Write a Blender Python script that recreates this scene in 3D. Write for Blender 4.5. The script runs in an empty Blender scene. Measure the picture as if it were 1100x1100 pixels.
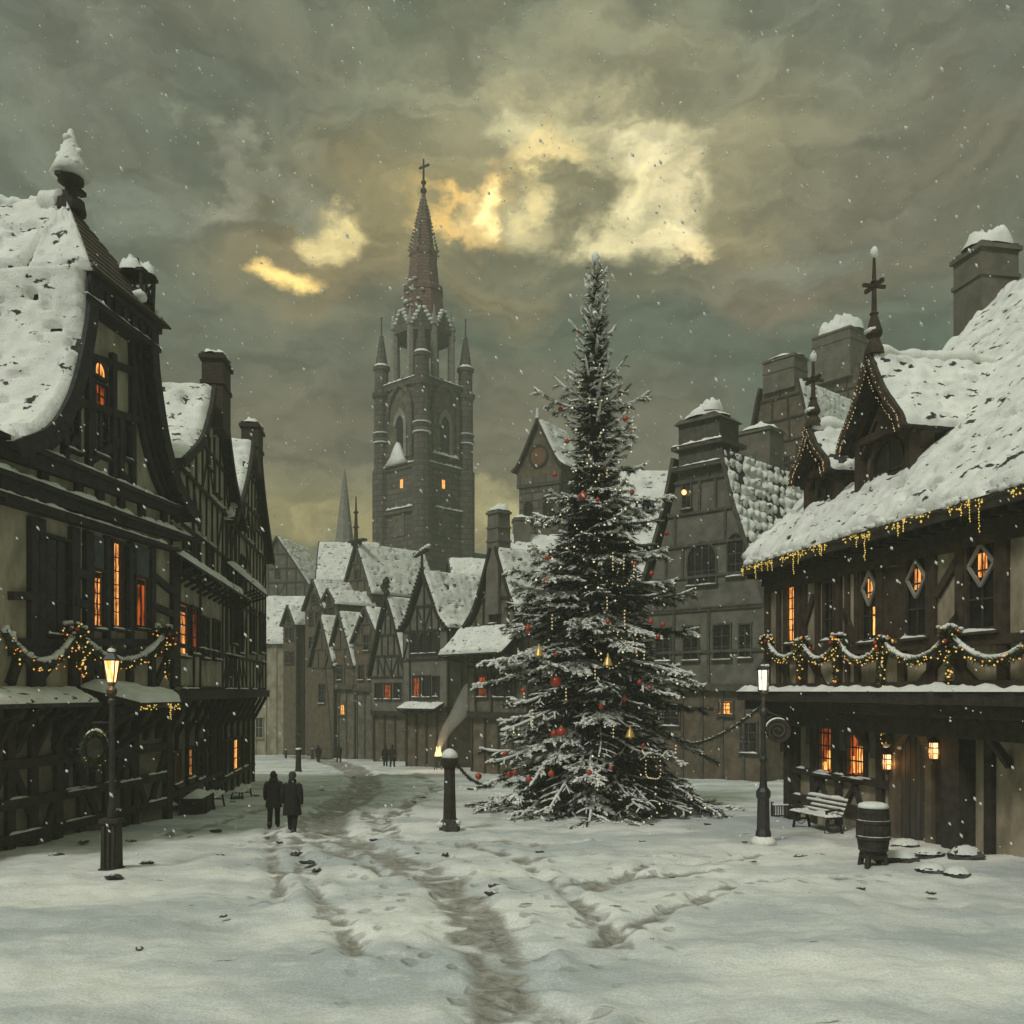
import bpy, math, random
import numpy as np
from mathutils import Vector, Matrix, noise as mn

random.seed(11)
R = math.radians
scene = bpy.context.scene
COL = scene.collection
CAMZ = 3.0                       # the square falls away from the viewer: ground z = GZ0 - GSL * y
GZ0, GSL = 0.1, 0.042
FPX, CX, HY = 1000.0, 550.0, 742.0

# ------------------------------------------------------------------ camera
cam = bpy.data.cameras.new("camera")
cam.sensor_width = 36.0
cam.lens = 36.0 * FPX / 1100.0
cam.shift_y = (HY - 550.0) / 1100.0
cam.clip_start = 0.1
cam.clip_end = 3000
camo = bpy.data.objects.new("camera", cam)
camo.location = (0, 0, CAMZ)
camo.rotation_euler = (R(90), 0, 0)
COL.objects.link(camo)
scene.camera = camo

# ------------------------------------------------------------------ exposure
scene.view_settings.view_transform = 'Standard'
scene.view_settings.look = 'None'
scene.view_settings.exposure = 0.14
scene.view_settings.gamma = 1.0
scene.view_settings.use_curve_mapping = False
try:
    scene.cycles.use_denoising = True
    scene.cycles.max_bounces = 6
    scene.cycles.volume_bounces = 1
    scene.cycles.caustics_reflective = False
    scene.cycles.caustics_refractive = False
    scene.cycles.sample_clamp_indirect = 3.0
except Exception:
    pass

# ------------------------------------------------------------------ sky
SUN_EL, SUN_AZ = 48, 215         # azimuth clockwise from +Y: behind the viewer, to the left
world = bpy.data.worlds.new("World")
scene.world = world
world.use_nodes = True
nt = world.node_tree
nt.nodes.clear()


def nd(tree, typ, **kw):
    n = tree.nodes.new(typ)
    for k, v in kw.items():
        setattr(n, k, v)
    return n


def lk(tree, a, b):
    tree.links.new(a, b)


def math_n(tree, op, a, b=None, clamp=False):
    n = nd(tree, 'ShaderNodeMath', operation=op, use_clamp=clamp)
    for i, v in enumerate((a, b)):
        if v is None:
            continue
        if isinstance(v, (int, float)):
            n.inputs[i].default_value = v
        else:
            lk(tree, v, n.inputs[i])
    return n.outputs[0]


def vmath(tree, op, a, b=None):
    n = nd(tree, 'ShaderNodeVectorMath', operation=op)
    for i, v in enumerate((a, b)):
        if v is None:
            continue
        if isinstance(v, (tuple, list, Vector)):
            n.inputs[i].default_value = v
        else:
            lk(tree, v, n.inputs[i])
    return n


def mixc(tree, fac, a, b, blend='MIX'):
    n = nd(tree, 'ShaderNodeMix', data_type='RGBA', blend_type=blend)
    n.clamp_factor = True
    for s, v in ((n.inputs[0], fac), (n.inputs[6], a), (n.inputs[7], b)):
        if isinstance(v, (int, float)):
            s.default_value = v
        elif isinstance(v, (tuple, list)):
            s.default_value = (v[0], v[1], v[2], 1)
        else:
            lk(tree, v, s)
    return n.outputs[2]


def smooth(tree, v, lo, hi, a=0.0, b=1.0):
    n = nd(tree, 'ShaderNodeMapRange', interpolation_type='SMOOTHSTEP')
    lk(tree, v, n.inputs[0])
    n.inputs[1].default_value = lo
    n.inputs[2].default_value = hi
    n.inputs[3].default_value = a
    n.inputs[4].default_value = b
    return n.outputs[0]


def noise_n(tree, vec, scale, detail=4, rough=0.55, distort=0.0):
    n = nd(tree, 'ShaderNodeTexNoise')
    lk(tree, vec, n.inputs['Vector'])
    n.inputs['Scale'].default_value = scale
    n.inputs['Detail'].default_value = detail
    n.inputs['Roughness'].default_value = rough
    n.inputs['Distortion'].default_value = distort
    return n


def build_sky():
    t = nt
    tc = nd(t, 'ShaderNodeTexCoord')
    d = tc.outputs['Generated']                       # view direction: the clouds are infinitely far
    flat = vmath(t, 'MULTIPLY', d, (1, 1, 1.5)).outputs[0]
    wn = noise_n(t, flat, 5.0, 6, 0.6)
    warp = vmath(t, 'SUBTRACT', wn.outputs['Color'], (0.5, 0.5, 0.5)).outputs[0]
    wd = vmath(t, 'ADD', flat, vmath(t, 'MULTIPLY', warp, (0.20, 0.17, 0.22)).outputs[0]).outputs[0]
    n1 = noise_n(t, wd, 3.1, 4, 0.5).outputs['Fac']
    n2 = noise_n(t, vmath(t, 'ADD', wd, (5, 3, 9)).outputs[0], 2.4, 3, 0.5).outputs['Fac']
    n3 = noise_n(t, vmath(t, 'ADD', wd, (1, 13, 4)).outputs[0], 7.0, 6, 0.62).outputs['Fac']
    col = mixc(t, smooth(t, n1, 0.36, 0.62), (0.066, 0.100, 0.074), (0.126, 0.147, 0.112))
    col = mixc(t, smooth(t, n2, 0.48, 0.68, 0, 0.8), col, (0.170, 0.140, 0.090))
    col = mixc(t, smooth(t, n3, 0.50, 0.75, 0, 0.55), col, (0.21, 0.215, 0.16))
    col = mixc(t, smooth(t, n3, 0.47, 0.30, 0, 0.5), col, (0.085, 0.10, 0.068))

    def blob(px, py, rx, ry, colr, amt, soft=0.35, w=1.0, invert=False):
        """a cloud bank around one direction of the sky, its edge broken by the warp"""
        nonlocal col
        dv = Vector(((px - CX) / FPX, 1.0, (HY - py) / FPX)).normalized()
        src = vmath(t, 'ADD', d, vmath(t, 'MULTIPLY', warp, (0.16 * w, 0.0, 0.20 * w)).outputs[0]).outputs[0]
        q = vmath(t, 'SUBTRACT', src, tuple(dv)).outputs[0]
        q = vmath(t, 'MULTIPLY', q, (FPX / rx, FPX / 500.0, FPX / ry)).outputs[0]
        ln = vmath(t, 'LENGTH', q).outputs['Value']
        m = smooth(t, ln, 1.0 + soft, 1.0 - soft, 0, amt)
        col = mixc(t, m, col, colr)

    # darker belt above the roofs, pale glow at the horizon
    blob(640, 400, 420, 75, (0.070, 0.100, 0.066), 0.85, 0.7, 1.2)
    blob(900, 330, 160, 80, (0.105, 0.125, 0.092), 0.6, 0.8, 1.2)
    blob(230, 350, 150, 90, (0.125, 0.135, 0.098), 0.6, 0.8, 1.2)
    blob(300, 470, 260, 70, (0.150, 0.128, 0.080), 0.8, 0.8, 1.0)
    blob(560, 480, 90, 70, (0.165, 0.145, 0.094), 0.6, 0.8, 1.0)
    blob(720, 470, 70, 60, (0.150, 0.125, 0.085), 0.6, 0.8, 1.0)
    blob(430, 560, 360, 38, (0.26, 0.225, 0.105), 0.95, 0.9, 0.8)
    blob(540, 548, 45, 22, (0.46, 0.41, 0.20), 0.75, 0.9, 1.2)
    blob(310, 572, 70, 16, (0.38, 0.32, 0.14), 0.8, 0.9, 1.2)
    blob(850, 300, 60, 20, (0.20, 0.15, 0.09), 0.6, 0.8, 1.2)
    blob(930, 225, 130, 60, (0.17, 0.135, 0.085), 0.7, 0.8, 1.4)
    blob(900, 235, 60, 14, (0.24, 0.25, 0.19), 0.6, 0.8, 1.2)
    # warm thin cloud round the breaks
    blob(360, 260, 120, 55, (0.27, 0.195, 0.085), 0.75, 0.9, 1.2)
    blob(500, 220, 120, 45, (0.34, 0.27, 0.115), 0.85, 0.9, 1.2)
    blob(560, 300, 40, 40, (0.26, 0.20, 0.09), 0.6, 0.9, 1.0)
    blob(660, 165, 150, 70, (0.34, 0.30, 0.155), 0.85, 0.8, 1.5)
    # breaks with the low light in them
    blob(368, 238, 27, 22, (1.04, 0.84, 0.37), 0.95, 0.45, 1.0)
    blob(304, 290, 26, 9, (1.38, 0.96, 0.30), 0.95, 0.6, 0.7)
    blob(506, 233, 30, 7, (1.15, 0.72, 0.20), 0.85, 0.95, 1.5)
    blob(555, 205, 16, 10, (0.75, 0.55, 0.22), 0.7, 0.95, 1.5)
    blob(532, 224, 20, 12, (1.25, 0.85, 0.30), 0.85, 0.95, 1.6)
    blob(538, 220, 8, 8, (2.2, 1.65, 0.65), 1.0, 0.95, 0.8)
    blob(624, 122, 60, 24, (0.87, 0.75, 0.36), 0.9, 0.75, 2.2)
    blob(682, 135, 62, 36, (1.07, 0.94, 0.48), 0.9, 0.7, 2.4)
    blob(654, 155, 40, 14, (0.52, 0.45, 0.24), 0.8, 0.8, 1.8)
    blob(726, 170, 34, 36, (1.22, 1.06, 0.56), 0.95, 0.7, 2.2)
    blob(704, 148, 24, 16, (1.38, 1.22, 0.72), 0.8, 0.7, 1.6)
    blob(752, 195, 18, 24, (1.38, 1.19, 0.66), 0.9, 0.75, 1.8)
    blob(774, 130, 40, 24, (0.42, 0.37, 0.20), 0.7, 0.8, 1.8)
    blob(265, 168, 70, 12, (0.25, 0.25, 0.18), 0.8, 0.8, 1.8)
    blob(215, 178, 26, 10, (0.30, 0.28, 0.19), 0.8, 0.8, 1.4)
    blob(90, 160, 60, 26, (0.19, 0.205, 0.155), 0.7, 0.8, 1.8)
    blob(598, 168, 30, 18, (1.38, 1.07, 0.44), 0.85, 0.55, 1.2)
    blob(764, 222, 20, 13, (1.45, 1.16, 0.55), 0.9, 0.8, 1.6)
    blob(558, 138, 20, 15, (1.01, 0.90, 0.47), 0.85, 0.5, 1.0)
    blob(800, 205, 32, 18, (0.40, 0.33, 0.16), 0.7, 0.7, 1.2)
    blob(610, 262, 90, 26, (0.120, 0.125, 0.085), 0.7, 0.7, 1.2)
    blob(640, 60, 200, 70, (0.30, 0.28, 0.17), 0.7, 0.8, 1.6)
    # open blue of the physical sky filters faintly through; cloud is thickest-lit overhead
    sky = nd(t, 'ShaderNodeTexSky', sky_type='NISHITA')
    sky.sun_disc = False
    sky.sun_elevation = R(SUN_EL)
    sky.sun_rotation = R(SUN_AZ)
    n4 = noise_n(t, vmath(t, 'MULTIPLY', wd, (1, 1, 1.6)).outputs[0], 11.0, 7, 0.62, 0.6).outputs['Fac']
    col = mixc(t, 1.0, col, smooth(t, n4, .30, .70, .86, 1.62), 'MULTIPLY')
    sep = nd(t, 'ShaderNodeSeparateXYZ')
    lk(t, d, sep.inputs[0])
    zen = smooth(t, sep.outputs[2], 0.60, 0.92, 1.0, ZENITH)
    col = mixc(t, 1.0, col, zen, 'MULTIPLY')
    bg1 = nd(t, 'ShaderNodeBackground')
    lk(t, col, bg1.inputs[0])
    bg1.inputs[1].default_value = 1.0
    bg2 = nd(t, 'ShaderNodeBackground')
    lk(t, sky.outputs[0], bg2.inputs[0])
    bg2.inputs[1].default_value = 0.05
    mx = nd(t, 'ShaderNodeMixShader')
    mx.inputs[0].default_value = 0.05
    lk(t, bg1.outputs[0], mx.inputs[1])
    lk(t, bg2.outputs[0], mx.inputs[2])
    out = nd(t, 'ShaderNodeOutputWorld')
    lk(t, mx.outputs[0], out.inputs[0])


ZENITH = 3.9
HAZE = 0.0024
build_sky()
try:
    world.cycles.sampling_method = 'MANUAL'
    world.cycles.sample_map_resolution = 512
except Exception:
    pass

# ------------------------------------------------------------------ sun behind the overcast
sl = bpy.data.lights.new("sun", 'SUN')
sl.energy = 2.1
sl.angle = R(12)
sl.color = (1.0, 0.99, 0.94)
so = bpy.data.objects.new("sun", sl)
sd = Vector((math.sin(R(SUN_AZ)) * math.cos(R(SUN_EL)), math.cos(R(SUN_AZ)) * math.cos(R(SUN_EL)), math.sin(R(SUN_EL))))
so.rotation_euler = sd.to_track_quat('Z', 'Y').to_euler()
so.location = (0, 0, 120)
COL.objects.link(so)


# ------------------------------------------------------------------ materials
def mat(name, col, col2=None, rough=0.85, scale=3.0, detail=6, bump=0.0, bscale=None, lo=0.35, hi=0.65, stretch=(1, 1, 1), spec=0.3, metal=0.0):
    m = bpy.data.materials.new(name)
    m.use_nodes = True
    t = m.node_tree
    b = t.nodes['Principled BSDF']
    b.inputs['Roughness'].default_value = rough
    b.inputs['Metallic'].default_value = metal
    b.inputs['Specular IOR Level'].default_value = spec
    tc = nd(t, 'ShaderNodeTexCoord')
    v = vmath(t, 'MULTIPLY', tc.outputs['Object'], stretch).outputs[0]
    n = noise_n(t, v, scale, detail, 0.6)
    c = mixc(t, smooth(t, n.outputs['Fac'], lo, hi), col, col2 or col)
    lk(t, c, b.inputs['Base Color'])
    if bump:
        nb = noise_n(t, v, bscale or scale * 3, 5, 0.65)
        bp = nd(t, 'ShaderNodeBump')
        bp.inputs['Strength'].default_value = bump
        bp.inputs['Distance'].default_value = 0.06
        lk(t, nb.outputs['Fac'], bp.inputs['Height'])
        lk(t, bp.outputs[0], b.inputs['Normal'])
    return m


def brick_mat(name, c1, c2, mortar, bw, bh, bump=0.4, axis='xz'):
    m = bpy.data.materials.new(name)
    m.use_nodes = True
    t = m.node_tree
    b = t.nodes['Principled BSDF']
    b.inputs['Roughness'].default_value = 0.92
    tc = nd(t, 'ShaderNodeTexCoord')
    s = nd(t, 'ShaderNodeSeparateXYZ')
    lk(t, tc.outputs['Object'], s.inputs[0])
    cb = nd(t, 'ShaderNodeCombineXYZ')
    lk(t, math_n(t, 'ADD', s.outputs[0], s.outputs[1]), cb.inputs[0])
    lk(t, s.outputs[2], cb.inputs[1])
    br = nd(t, 'ShaderNodeTexBrick')
    lk(t, cb.outputs[0], br.inputs['Vector'])
    br.inputs['Scale'].default_value = 1.0
    br.inputs['Brick Width'].default_value = bw
    br.inputs['Row Height'].default_value = bh
    br.inputs['Mortar Size'].default_value = bh * 0.09
    br.inputs['Color1'].default_value = (*c1, 1)
    br.inputs['Color2'].default_value = (*c2, 1)
    br.inputs['Mortar'].default_value = (*mortar, 1)
    n = noise_n(t, tc.outputs['Object'], 1.3, 6, 0.65)
    c = mixc(t, smooth(t, n.outputs['Fac'], 0.3, 0.75, 0, 0.7), br.outputs['Color'], tuple(x * 0.45 for x in c1))
    lk(t, c, b.inputs['Base Color'])
    bp = nd(t, 'ShaderNodeBump')
    bp.inputs['Strength'].default_value = bump
    bp.inputs['Distance'].default_value = 0.05
    lk(t, br.outputs['Fac'], bp.inputs['Height'])
    bp.invert = True
    lk(t, bp.outputs[0], b.inputs['Normal'])
    return m


def emit(name, col, strength, col2=None, scale=4.0):
    m = bpy.data.materials.new(name)
    m.use_nodes = True
    t = m.node_tree
    t.nodes.clear()
    e = nd(t, 'ShaderNodeEmission')
    e.inputs[1].default_value = strength
    if col2:
        tc = nd(t, 'ShaderNodeTexCoord')
        n = noise_n(t, vmath(t, 'MULTIPLY', tc.outputs['Object'], (2.6, 2.6, 0.55)).outputs[0], scale, 4, 0.6)
        lk(t, mixc(t, smooth(t, n.outputs['Fac'], 0.36, 0.62), col, col2), e.inputs[0])
    else:
        e.inputs[0].default_value = (*col, 1)
    o = nd(t, 'ShaderNodeOutputMaterial')
    lk(t, e.outputs[0], o.inputs[0])
    return m


def snow_mat(name, col, col2, scale=1.2, bump=0.5, bscale=9):
    m = mat(name, col, col2, 0.75, scale, 7, bump, bscale, 0.3, 0.7, spec=0.25)
    b = m.node_tree.nodes['Principled BSDF']
    t = m.node_tree                                # crystalline grain over the drifts
    tc = nd(t, 'ShaderNodeTexCoord')
    g = noise_n(t, tc.outputs['Object'], 38.0, 2, .7).outputs['Fac']
    old = b.inputs['Base Color'].links[0].from_socket
    lk(t, mixc(t, 1.0, old, smooth(t, g, .3, .7, .88, 1.06), 'MULTIPLY'), b.inputs['Base Color'])
    return m


def roof_snow_mat(name, col, col2):
    """snow whose thin places let dark tile ends through, in short marks along the courses"""
    m = snow_mat(name, col, col2, 1.2, .6, 8)
    t = m.node_tree
    b = t.nodes['Principled BSDF']
    old = b.inputs['Base Color'].links[0].from_socket
    tc = nd(t, 'ShaderNodeTexCoord')
    v = vmath(t, 'MULTIPLY', tc.outputs['Object'], (1.0, 1.0, 1.9)).outputs[0]
    a = noise_n(t, v, 1.9, 4, .55, .3).outputs['Fac']
    c = noise_n(t, v, 6.0, 3, .6).outputs['Fac']
    k = math_n(t, 'ADD', a, math_n(t, 'MULTIPLY', math_n(t, 'SUBTRACT', c, .5), .22))
    k = smooth(t, k, .622, .652)
    lk(t, mixc(t, k, old, (.045, .042, .038)), b.inputs['Base Color'])
    return m


M = dict(
    timber=mat('dark_timber', (0.022, 0.018, 0.015), (0.045, 0.036, 0.028), 0.8, 4, 6, 0.5, 14),
    timber_blue=mat('weathered_black_timber', (0.020, 0.020, 0.021), (0.042, 0.039, 0.037), 0.8, 4, 6, 0.5, 14),
    timber_brown=mat('brown_timber', (0.034, 0.023, 0.016), (0.064, 0.044, 0.030), 0.8, 4, 6, 0.5, 14),
    timber_grey=mat('grey_timber', (0.060, 0.054, 0.045), (0.100, 0.090, 0.074), 0.85, 3, 6, 0.4, 12),
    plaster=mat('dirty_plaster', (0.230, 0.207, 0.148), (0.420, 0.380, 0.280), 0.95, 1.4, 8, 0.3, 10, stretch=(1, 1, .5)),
    plaster_dark=mat('dark_plaster', (0.090, 0.078, 0.057), (0.180, 0.157, 0.115), 0.95, 1.4, 8, 0.3, 10),  # wall plaster; in the church arches its dark tone stands in for shade
    plaster_brown=mat('brown_plaster', (0.090, 0.070, 0.047), (0.150, 0.120, 0.083), 0.95, 1.6, 8, 0.3, 10),
    plaster_warm=mat('warm_plaster', (0.190, 0.158, 0.106), (0.370, 0.318, 0.222), 0.95, 1.6, 8, 0.3, 10, stretch=(1, 1, .5)),
    plaster_grey=mat('grey_plaster', (0.105, 0.100, 0.082), (0.170, 0.160, 0.130), 0.95, 1.2, 8, 0.3, 10),
    boards=mat('vertical_boards', (0.030, 0.026, 0.022), (0.070, 0.060, 0.048), 0.85, 2.0, 5, 0.5, 5, stretch=(6, 6, 0.4)),
    tile=mat('dark_roof_tile', (0.020, 0.020, 0.020), (0.050, 0.046, 0.042), 0.8, 5, 5, 0.4, 16),
    browntile=brick_mat('brown_roof_tile', (0.120, 0.085, 0.055), (0.075, 0.052, 0.036), (0.02, 0.015, 0.012), 0.34, 0.22, 1.0),
    spiretile=brick_mat('reddish_spire_tile', (0.27, 0.155, 0.122), (0.17, 0.10, 0.082), (0.04, 0.03, 0.026), 0.9, 0.5, 0.8),
    brick=brick_mat('dark_brick', (0.075, 0.050, 0.036), (0.045, 0.032, 0.025), (0.03, 0.026, 0.022), 0.26, 0.09, 0.6),
    stone=brick_mat('grey_stone_blocks', (0.165, 0.145, 0.116), (0.085, 0.075, 0.062), (0.045, 0.04, 0.036), 1.5, 0.8, 0.9),
    stone_pale=mat('pale_stone', (0.20, 0.185, 0.155), (0.30, 0.28, 0.24), 0.9, 2, 6, 0.3, 8),
    chimney=mat('rendered_chimney', (0.115, 0.105, 0.082), (0.17, 0.155, 0.122), 0.95, 1.3, 8, 0.3, 8),
    rock=mat('dark_rock', (0.035, 0.034, 0.032), (0.085, 0.080, 0.072), 0.9, 4, 6, 0.6, 9),
    snow=snow_mat('roof_snow', (0.70, 0.71, 0.66), (0.86, 0.86, 0.80)),
    snow_roof=roof_snow_mat('roof_snow_with_bare_tiles', (0.70, 0.71, 0.66), (0.86, 0.86, 0.80)),
    snow_old=snow_mat('settled_snow', (0.60, 0.62, 0.58), (0.80, 0.81, 0.76)),
    iron=mat('black_iron', (0.012, 0.012, 0.012), (0.03, 0.028, 0.026), 0.5, 6, 4, 0.2, 20, spec=0.5),
    glass_dark=mat('dark_window_glass', (0.008, 0.008, 0.009), (0.022, 0.020, 0.018), 0.25, 3, 3, spec=0.5),
    lit=emit('lit_window', (0.16, 0.026, 0.006), 1.6, (1.0, 0.40, 0.10), 4),
    lit_red=emit('dim_red_window', (0.03, 0.007, 0.003), 1.3, (0.42, 0.075, 0.014), 3),
    lit_hot=emit('candle_window', (0.55, 0.14, 0.02), 1.6, (1.2, 0.58, 0.14), 6),
    lantern=emit('lantern_flame', (1.0, 0.36, 0.08), 2.0, (1.5, 0.90, 0.40), 5),
    lantern_white=emit('lantern_glass_lit', (1.1, 1.0, 0.72), 2.0),
    bulb=emit('fairy_bulb', (1.0, 0.62, 0.16), 1.0),
    bulb_gold=emit('gold_fairy_bulb', (0.95, 0.66, 0.13), 0.9),
    bulb_orange=emit('orange_fairy_bulb', (1.0, 0.30, 0.04), 1.0),
    bulb_pale=emit('pale_fairy_bulb', (1.0, 0.86, 0.55), 1.0),
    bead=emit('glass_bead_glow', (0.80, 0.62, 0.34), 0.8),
    fire=emit('fire_glow', (1.2, 0.85, 0.3), 2.0),
    needle=mat('fir_needles', (0.014, 0.018, 0.012), (0.034, 0.040, 0.026), 0.85, 1.2, 4),
    garland=mat('fir_garland', (0.020, 0.028, 0.014), (0.055, 0.062, 0.034), 0.85, 5, 3),
    bark=mat('bark', (0.035, 0.026, 0.020), (0.07, 0.055, 0.042), 0.9, 5, 6, 0.6, 12),
    red=mat('red_bauble', (0.33, 0.032, 0.014), (0.42, 0.055, 0.02), 0.22, 5, 2, spec=0.5),
    gold=mat('gold_bauble', (0.55, 0.36, 0.10), (0.65, 0.45, 0.16), 0.35, 5, 2, spec=0.5, metal=0.4),
    shutter=mat('blue_grey_shutter', (0.055, 0.066, 0.072), (0.085, 0.098, 0.105), 0.85, 3, 5, 0.3, 10),
    amber=mat('amber_panel', (0.16, 0.115, 0.04), (0.22, 0.16, 0.06), 0.6, 3, 4),
    coat=mat('black_wool', (0.010, 0.010, 0.010), (0.022, 0.020, 0.019), 0.95, 20, 4),
    coat_brown=mat('dark_brown_wool', (0.016, 0.013, 0.011), (0.030, 0.024, 0.020), 0.95, 20, 4),
    cloth=mat('dark_trousers', (0.010, 0.010, 0.011), (0.018, 0.018, 0.018), 0.95, 20, 4),
    skin=mat('skin', (0.35, 0.22, 0.16), (0.40, 0.26, 0.19), 0.6, 8, 3),
    hat=mat('grey_knit', (0.035, 0.035, 0.034), (0.06, 0.06, 0.058), 0.95, 30, 3),
    wicker=mat('faded_red_clock_face', (0.13, 0.070, 0.040), (0.18, 0.10, 0.058), 0.9, 5, 5),
)


# ------------------------------------------------------------------ mesh helpers
class MB:
    def __init__(s):
        s.v = []
        s.f = []

    def add(s, vs, fs):
        o = len(s.v)
        s.v.extend([tuple(p) for p in vs])
        s.f.extend([tuple(i + o for i in f) for f in fs])
        return s

    def hexa(s, c):                       # eight corners: bottom 0-3 ccw, top 4-7
        return s.add(c, [(3, 2, 1, 0), (4, 5, 6, 7), (0, 1, 5, 4), (1, 2, 6, 5), (2, 3, 7, 6), (3, 0, 4, 7)])

    def box(s, x0, x1, y0, y1, z0, z1, taper=0.0):
        t = taper
        return s.hexa([(x0, y0, z0), (x1, y0, z0), (x1, y1, z0), (x0, y1, z0),
                       (x0 + t, y0 + t, z1), (x1 - t, y0 + t, z1), (x1 - t, y1 - t, z1), (x0 + t, y1 - t, z1)])

    def beam(s, p0, p1, w, h, nrm=(0, -1, 0)):
        """bar from p0 to p1, w wide across, h thick along nrm"""
        p0, p1, n = Vector(p0), Vector(p1), Vector(nrm)
        d = (p1 - p0)
        if d.length < 1e-6:
            return s
        d.normalize()
        a = d.cross(n).normalized() * (w / 2)
        n = a.cross(d).normalized() * (h / 2)
        if n.dot(Vector(nrm)) < 0:
            n = -n
            a = -a
        return s.hexa([p0 - a - n, p1 - a - n, p1 + a - n, p0 + a - n, p0 - a + n, p1 - a + n, p1 + a + n, p0 + a + n])

    def tube(s, pts, r, n=6, cap=True, squash=None):
        pts = [Vector(p) for p in pts]
        m = len(pts)
        rs = r if isinstance(r, (list, tuple)) else [r] * m
        vs, fs = [], []
        prev = None
        for i, p in enumerate(pts):
            d = (pts[min(i + 1, m - 1)] - pts[max(i - 1, 0)])
            if d.length < 1e-9:
                d = Vector((0, 0, 1))
            d.normalize()
            up = Vector((0, 0, 1)) if abs(d.z) < 0.95 else Vector((0, 1, 0))
            if prev is not None:
                a = prev - d * prev.dot(d)
                a = a.normalized() if a.length > 1e-6 else d.cross(up).normalized()
            else:
                a = d.cross(up).normalized()
            prev = a
            b = d.cross(a)
            for k in range(n):
                an = 2 * math.pi * k / n
                vs.append(p + (a * math.cos(an) + b * math.sin(an)) * rs[i])
        for i in range(m - 1):
            for k in range(n):
                k2 = (k + 1) % n
                fs.append((i * n + k, i * n + k2, (i + 1) * n + k2, (i + 1) * n + k))
        if cap:
            fs.append(tuple(range(n - 1, -1, -1)))
            fs.append(tuple((m - 1) * n + k for k in range(n)))
        return s.add(vs, fs)

    def lathe(s, prof, c=(0, 0, 0), n=16, rot=0.0):
        """profile [(r, z)] turned about a vertical axis through c"""
        vs, fs = [], []
        for r, z in prof:
            for k in range(n):
                a = 2 * math.pi * k / n + rot
                vs.append((c[0] + r * math.cos(a), c[1] + r * math.sin(a), c[2] + z))
        m = len(prof)
        for i in range(m - 1):
            for k in range(n):
                k2 = (k + 1) % n
                fs.append((i * n + k, i * n + k2, (i + 1) * n + k2, (i + 1) * n + k))
        fs.append(tuple(range(n - 1, -1, -1)))
        fs.append(tuple((m - 1) * n + k for k in range(n)))
        return s.add(vs, fs)

    def prism(s, poly, y0, y1):
        """polygon in xz pushed along y"""
        n = len(poly)
        vs = [(x, y0, z) for x, z in poly] + [(x, y1, z) for x, z in poly]
        fs = [tuple(range(n)), tuple(range(2 * n - 1, n - 1, -1))]
        for i in range(n):
            j = (i + 1) % n
            fs.append((i, i + n, j + n, j)[::-1] if False else (j, i, i + n, j + n))
        return s.add(vs, fs)

    def ball(s, c, r, n=8, m=6, sq=(1, 1, 1), lump=0.0, seed=0):
        vs, fs = [], []
        c = Vector(c)
        rr = lambda d: r * (1 + lump * mn.noise(d * 1.7 + Vector((seed, seed * 2, 3))))
        vs.append(c + Vector((0, 0, -rr(Vector((0, 0, -1))) * sq[2])))
        for i in range(1, m):
            ph = -math.pi / 2 + math.pi * i / m
            for k in range(n):
                a = 2 * math.pi * k / n
                d = Vector((math.cos(ph) * math.cos(a), math.cos(ph) * math.sin(a), math.sin(ph)))
                q = rr(d)
                vs.append(c + Vector((d.x * q * sq[0], d.y * q * sq[1], d.z * q * sq[2])))
        vs.append(c + Vector((0, 0, rr(Vector((0, 0, 1))) * sq[2])))
        for k in range(n):
            k2 = (k + 1) % n
            fs.append((0, 1 + k2, 1 + k))
            for i in range(m - 2):
                a = 1 + i * n
                fs.append((a + k, a + k2, a + n + k2, a + n + k))
            a = 1 + (m - 2) * n
            fs.append((a + k, a + k2, len(vs) - 1))
        return s.add(vs, fs)

    def octa(s, c, r, rz=None):
        x, y, z = c
        h = rz or r
        return s.add([(x + r, y, z), (x, y + r, z), (x - r, y, z), (x, y - r, z), (x, y, z + h), (x, y, z - h)],
                     [(0, 1, 4), (1, 2, 4), (2, 3, 4), (3, 0, 4), (1, 0, 5), (2, 1, 5), (3, 2, 5), (0, 3, 5)])

    def sheet(s, fn, nu, nv, skirt=0.0):
        vs = [fn(i / nu, j / nv) for j in range(nv + 1) for i in range(nu + 1)]
        w = nu + 1
        fs = [(j * w + i, j * w + i + 1, (j + 1) * w + i + 1, (j + 1) * w + i) for j in range(nv) for i in range(nu)]
        return s.add(vs, fs)

    def build(s, name, m, parent=None, smooth=False):
        me = bpy.data.meshes.new(name)
        me.from_pydata(s.v, [], s.f)
        me.materials.append(m)
        if smooth:
            me.polygons.foreach_set('use_smooth', [True] * len(me.polygons))
        me.update()
        o = bpy.data.objects.new(name, me)
        COL.objects.link(o)
        if parent is not None:
            o.parent = parent
        return o


def tag(o, label, cat, group=None, kind=None):
    if label:
        o['label'] = label
    if cat:
        o['category'] = cat
    if group:
        o['group'] = group
    if kind:
        o['kind'] = kind
    return o


def thing(name, label, cat, loc, rotz=0.0, group=None):
    o = bpy.data.objects.new(name, None)
    o.empty_display_size = 0.3
    COL.objects.link(o)
    o.location = loc
    o.rotation_euler = (0, 0, rotz)
    return tag(o, label, cat, group)


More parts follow.
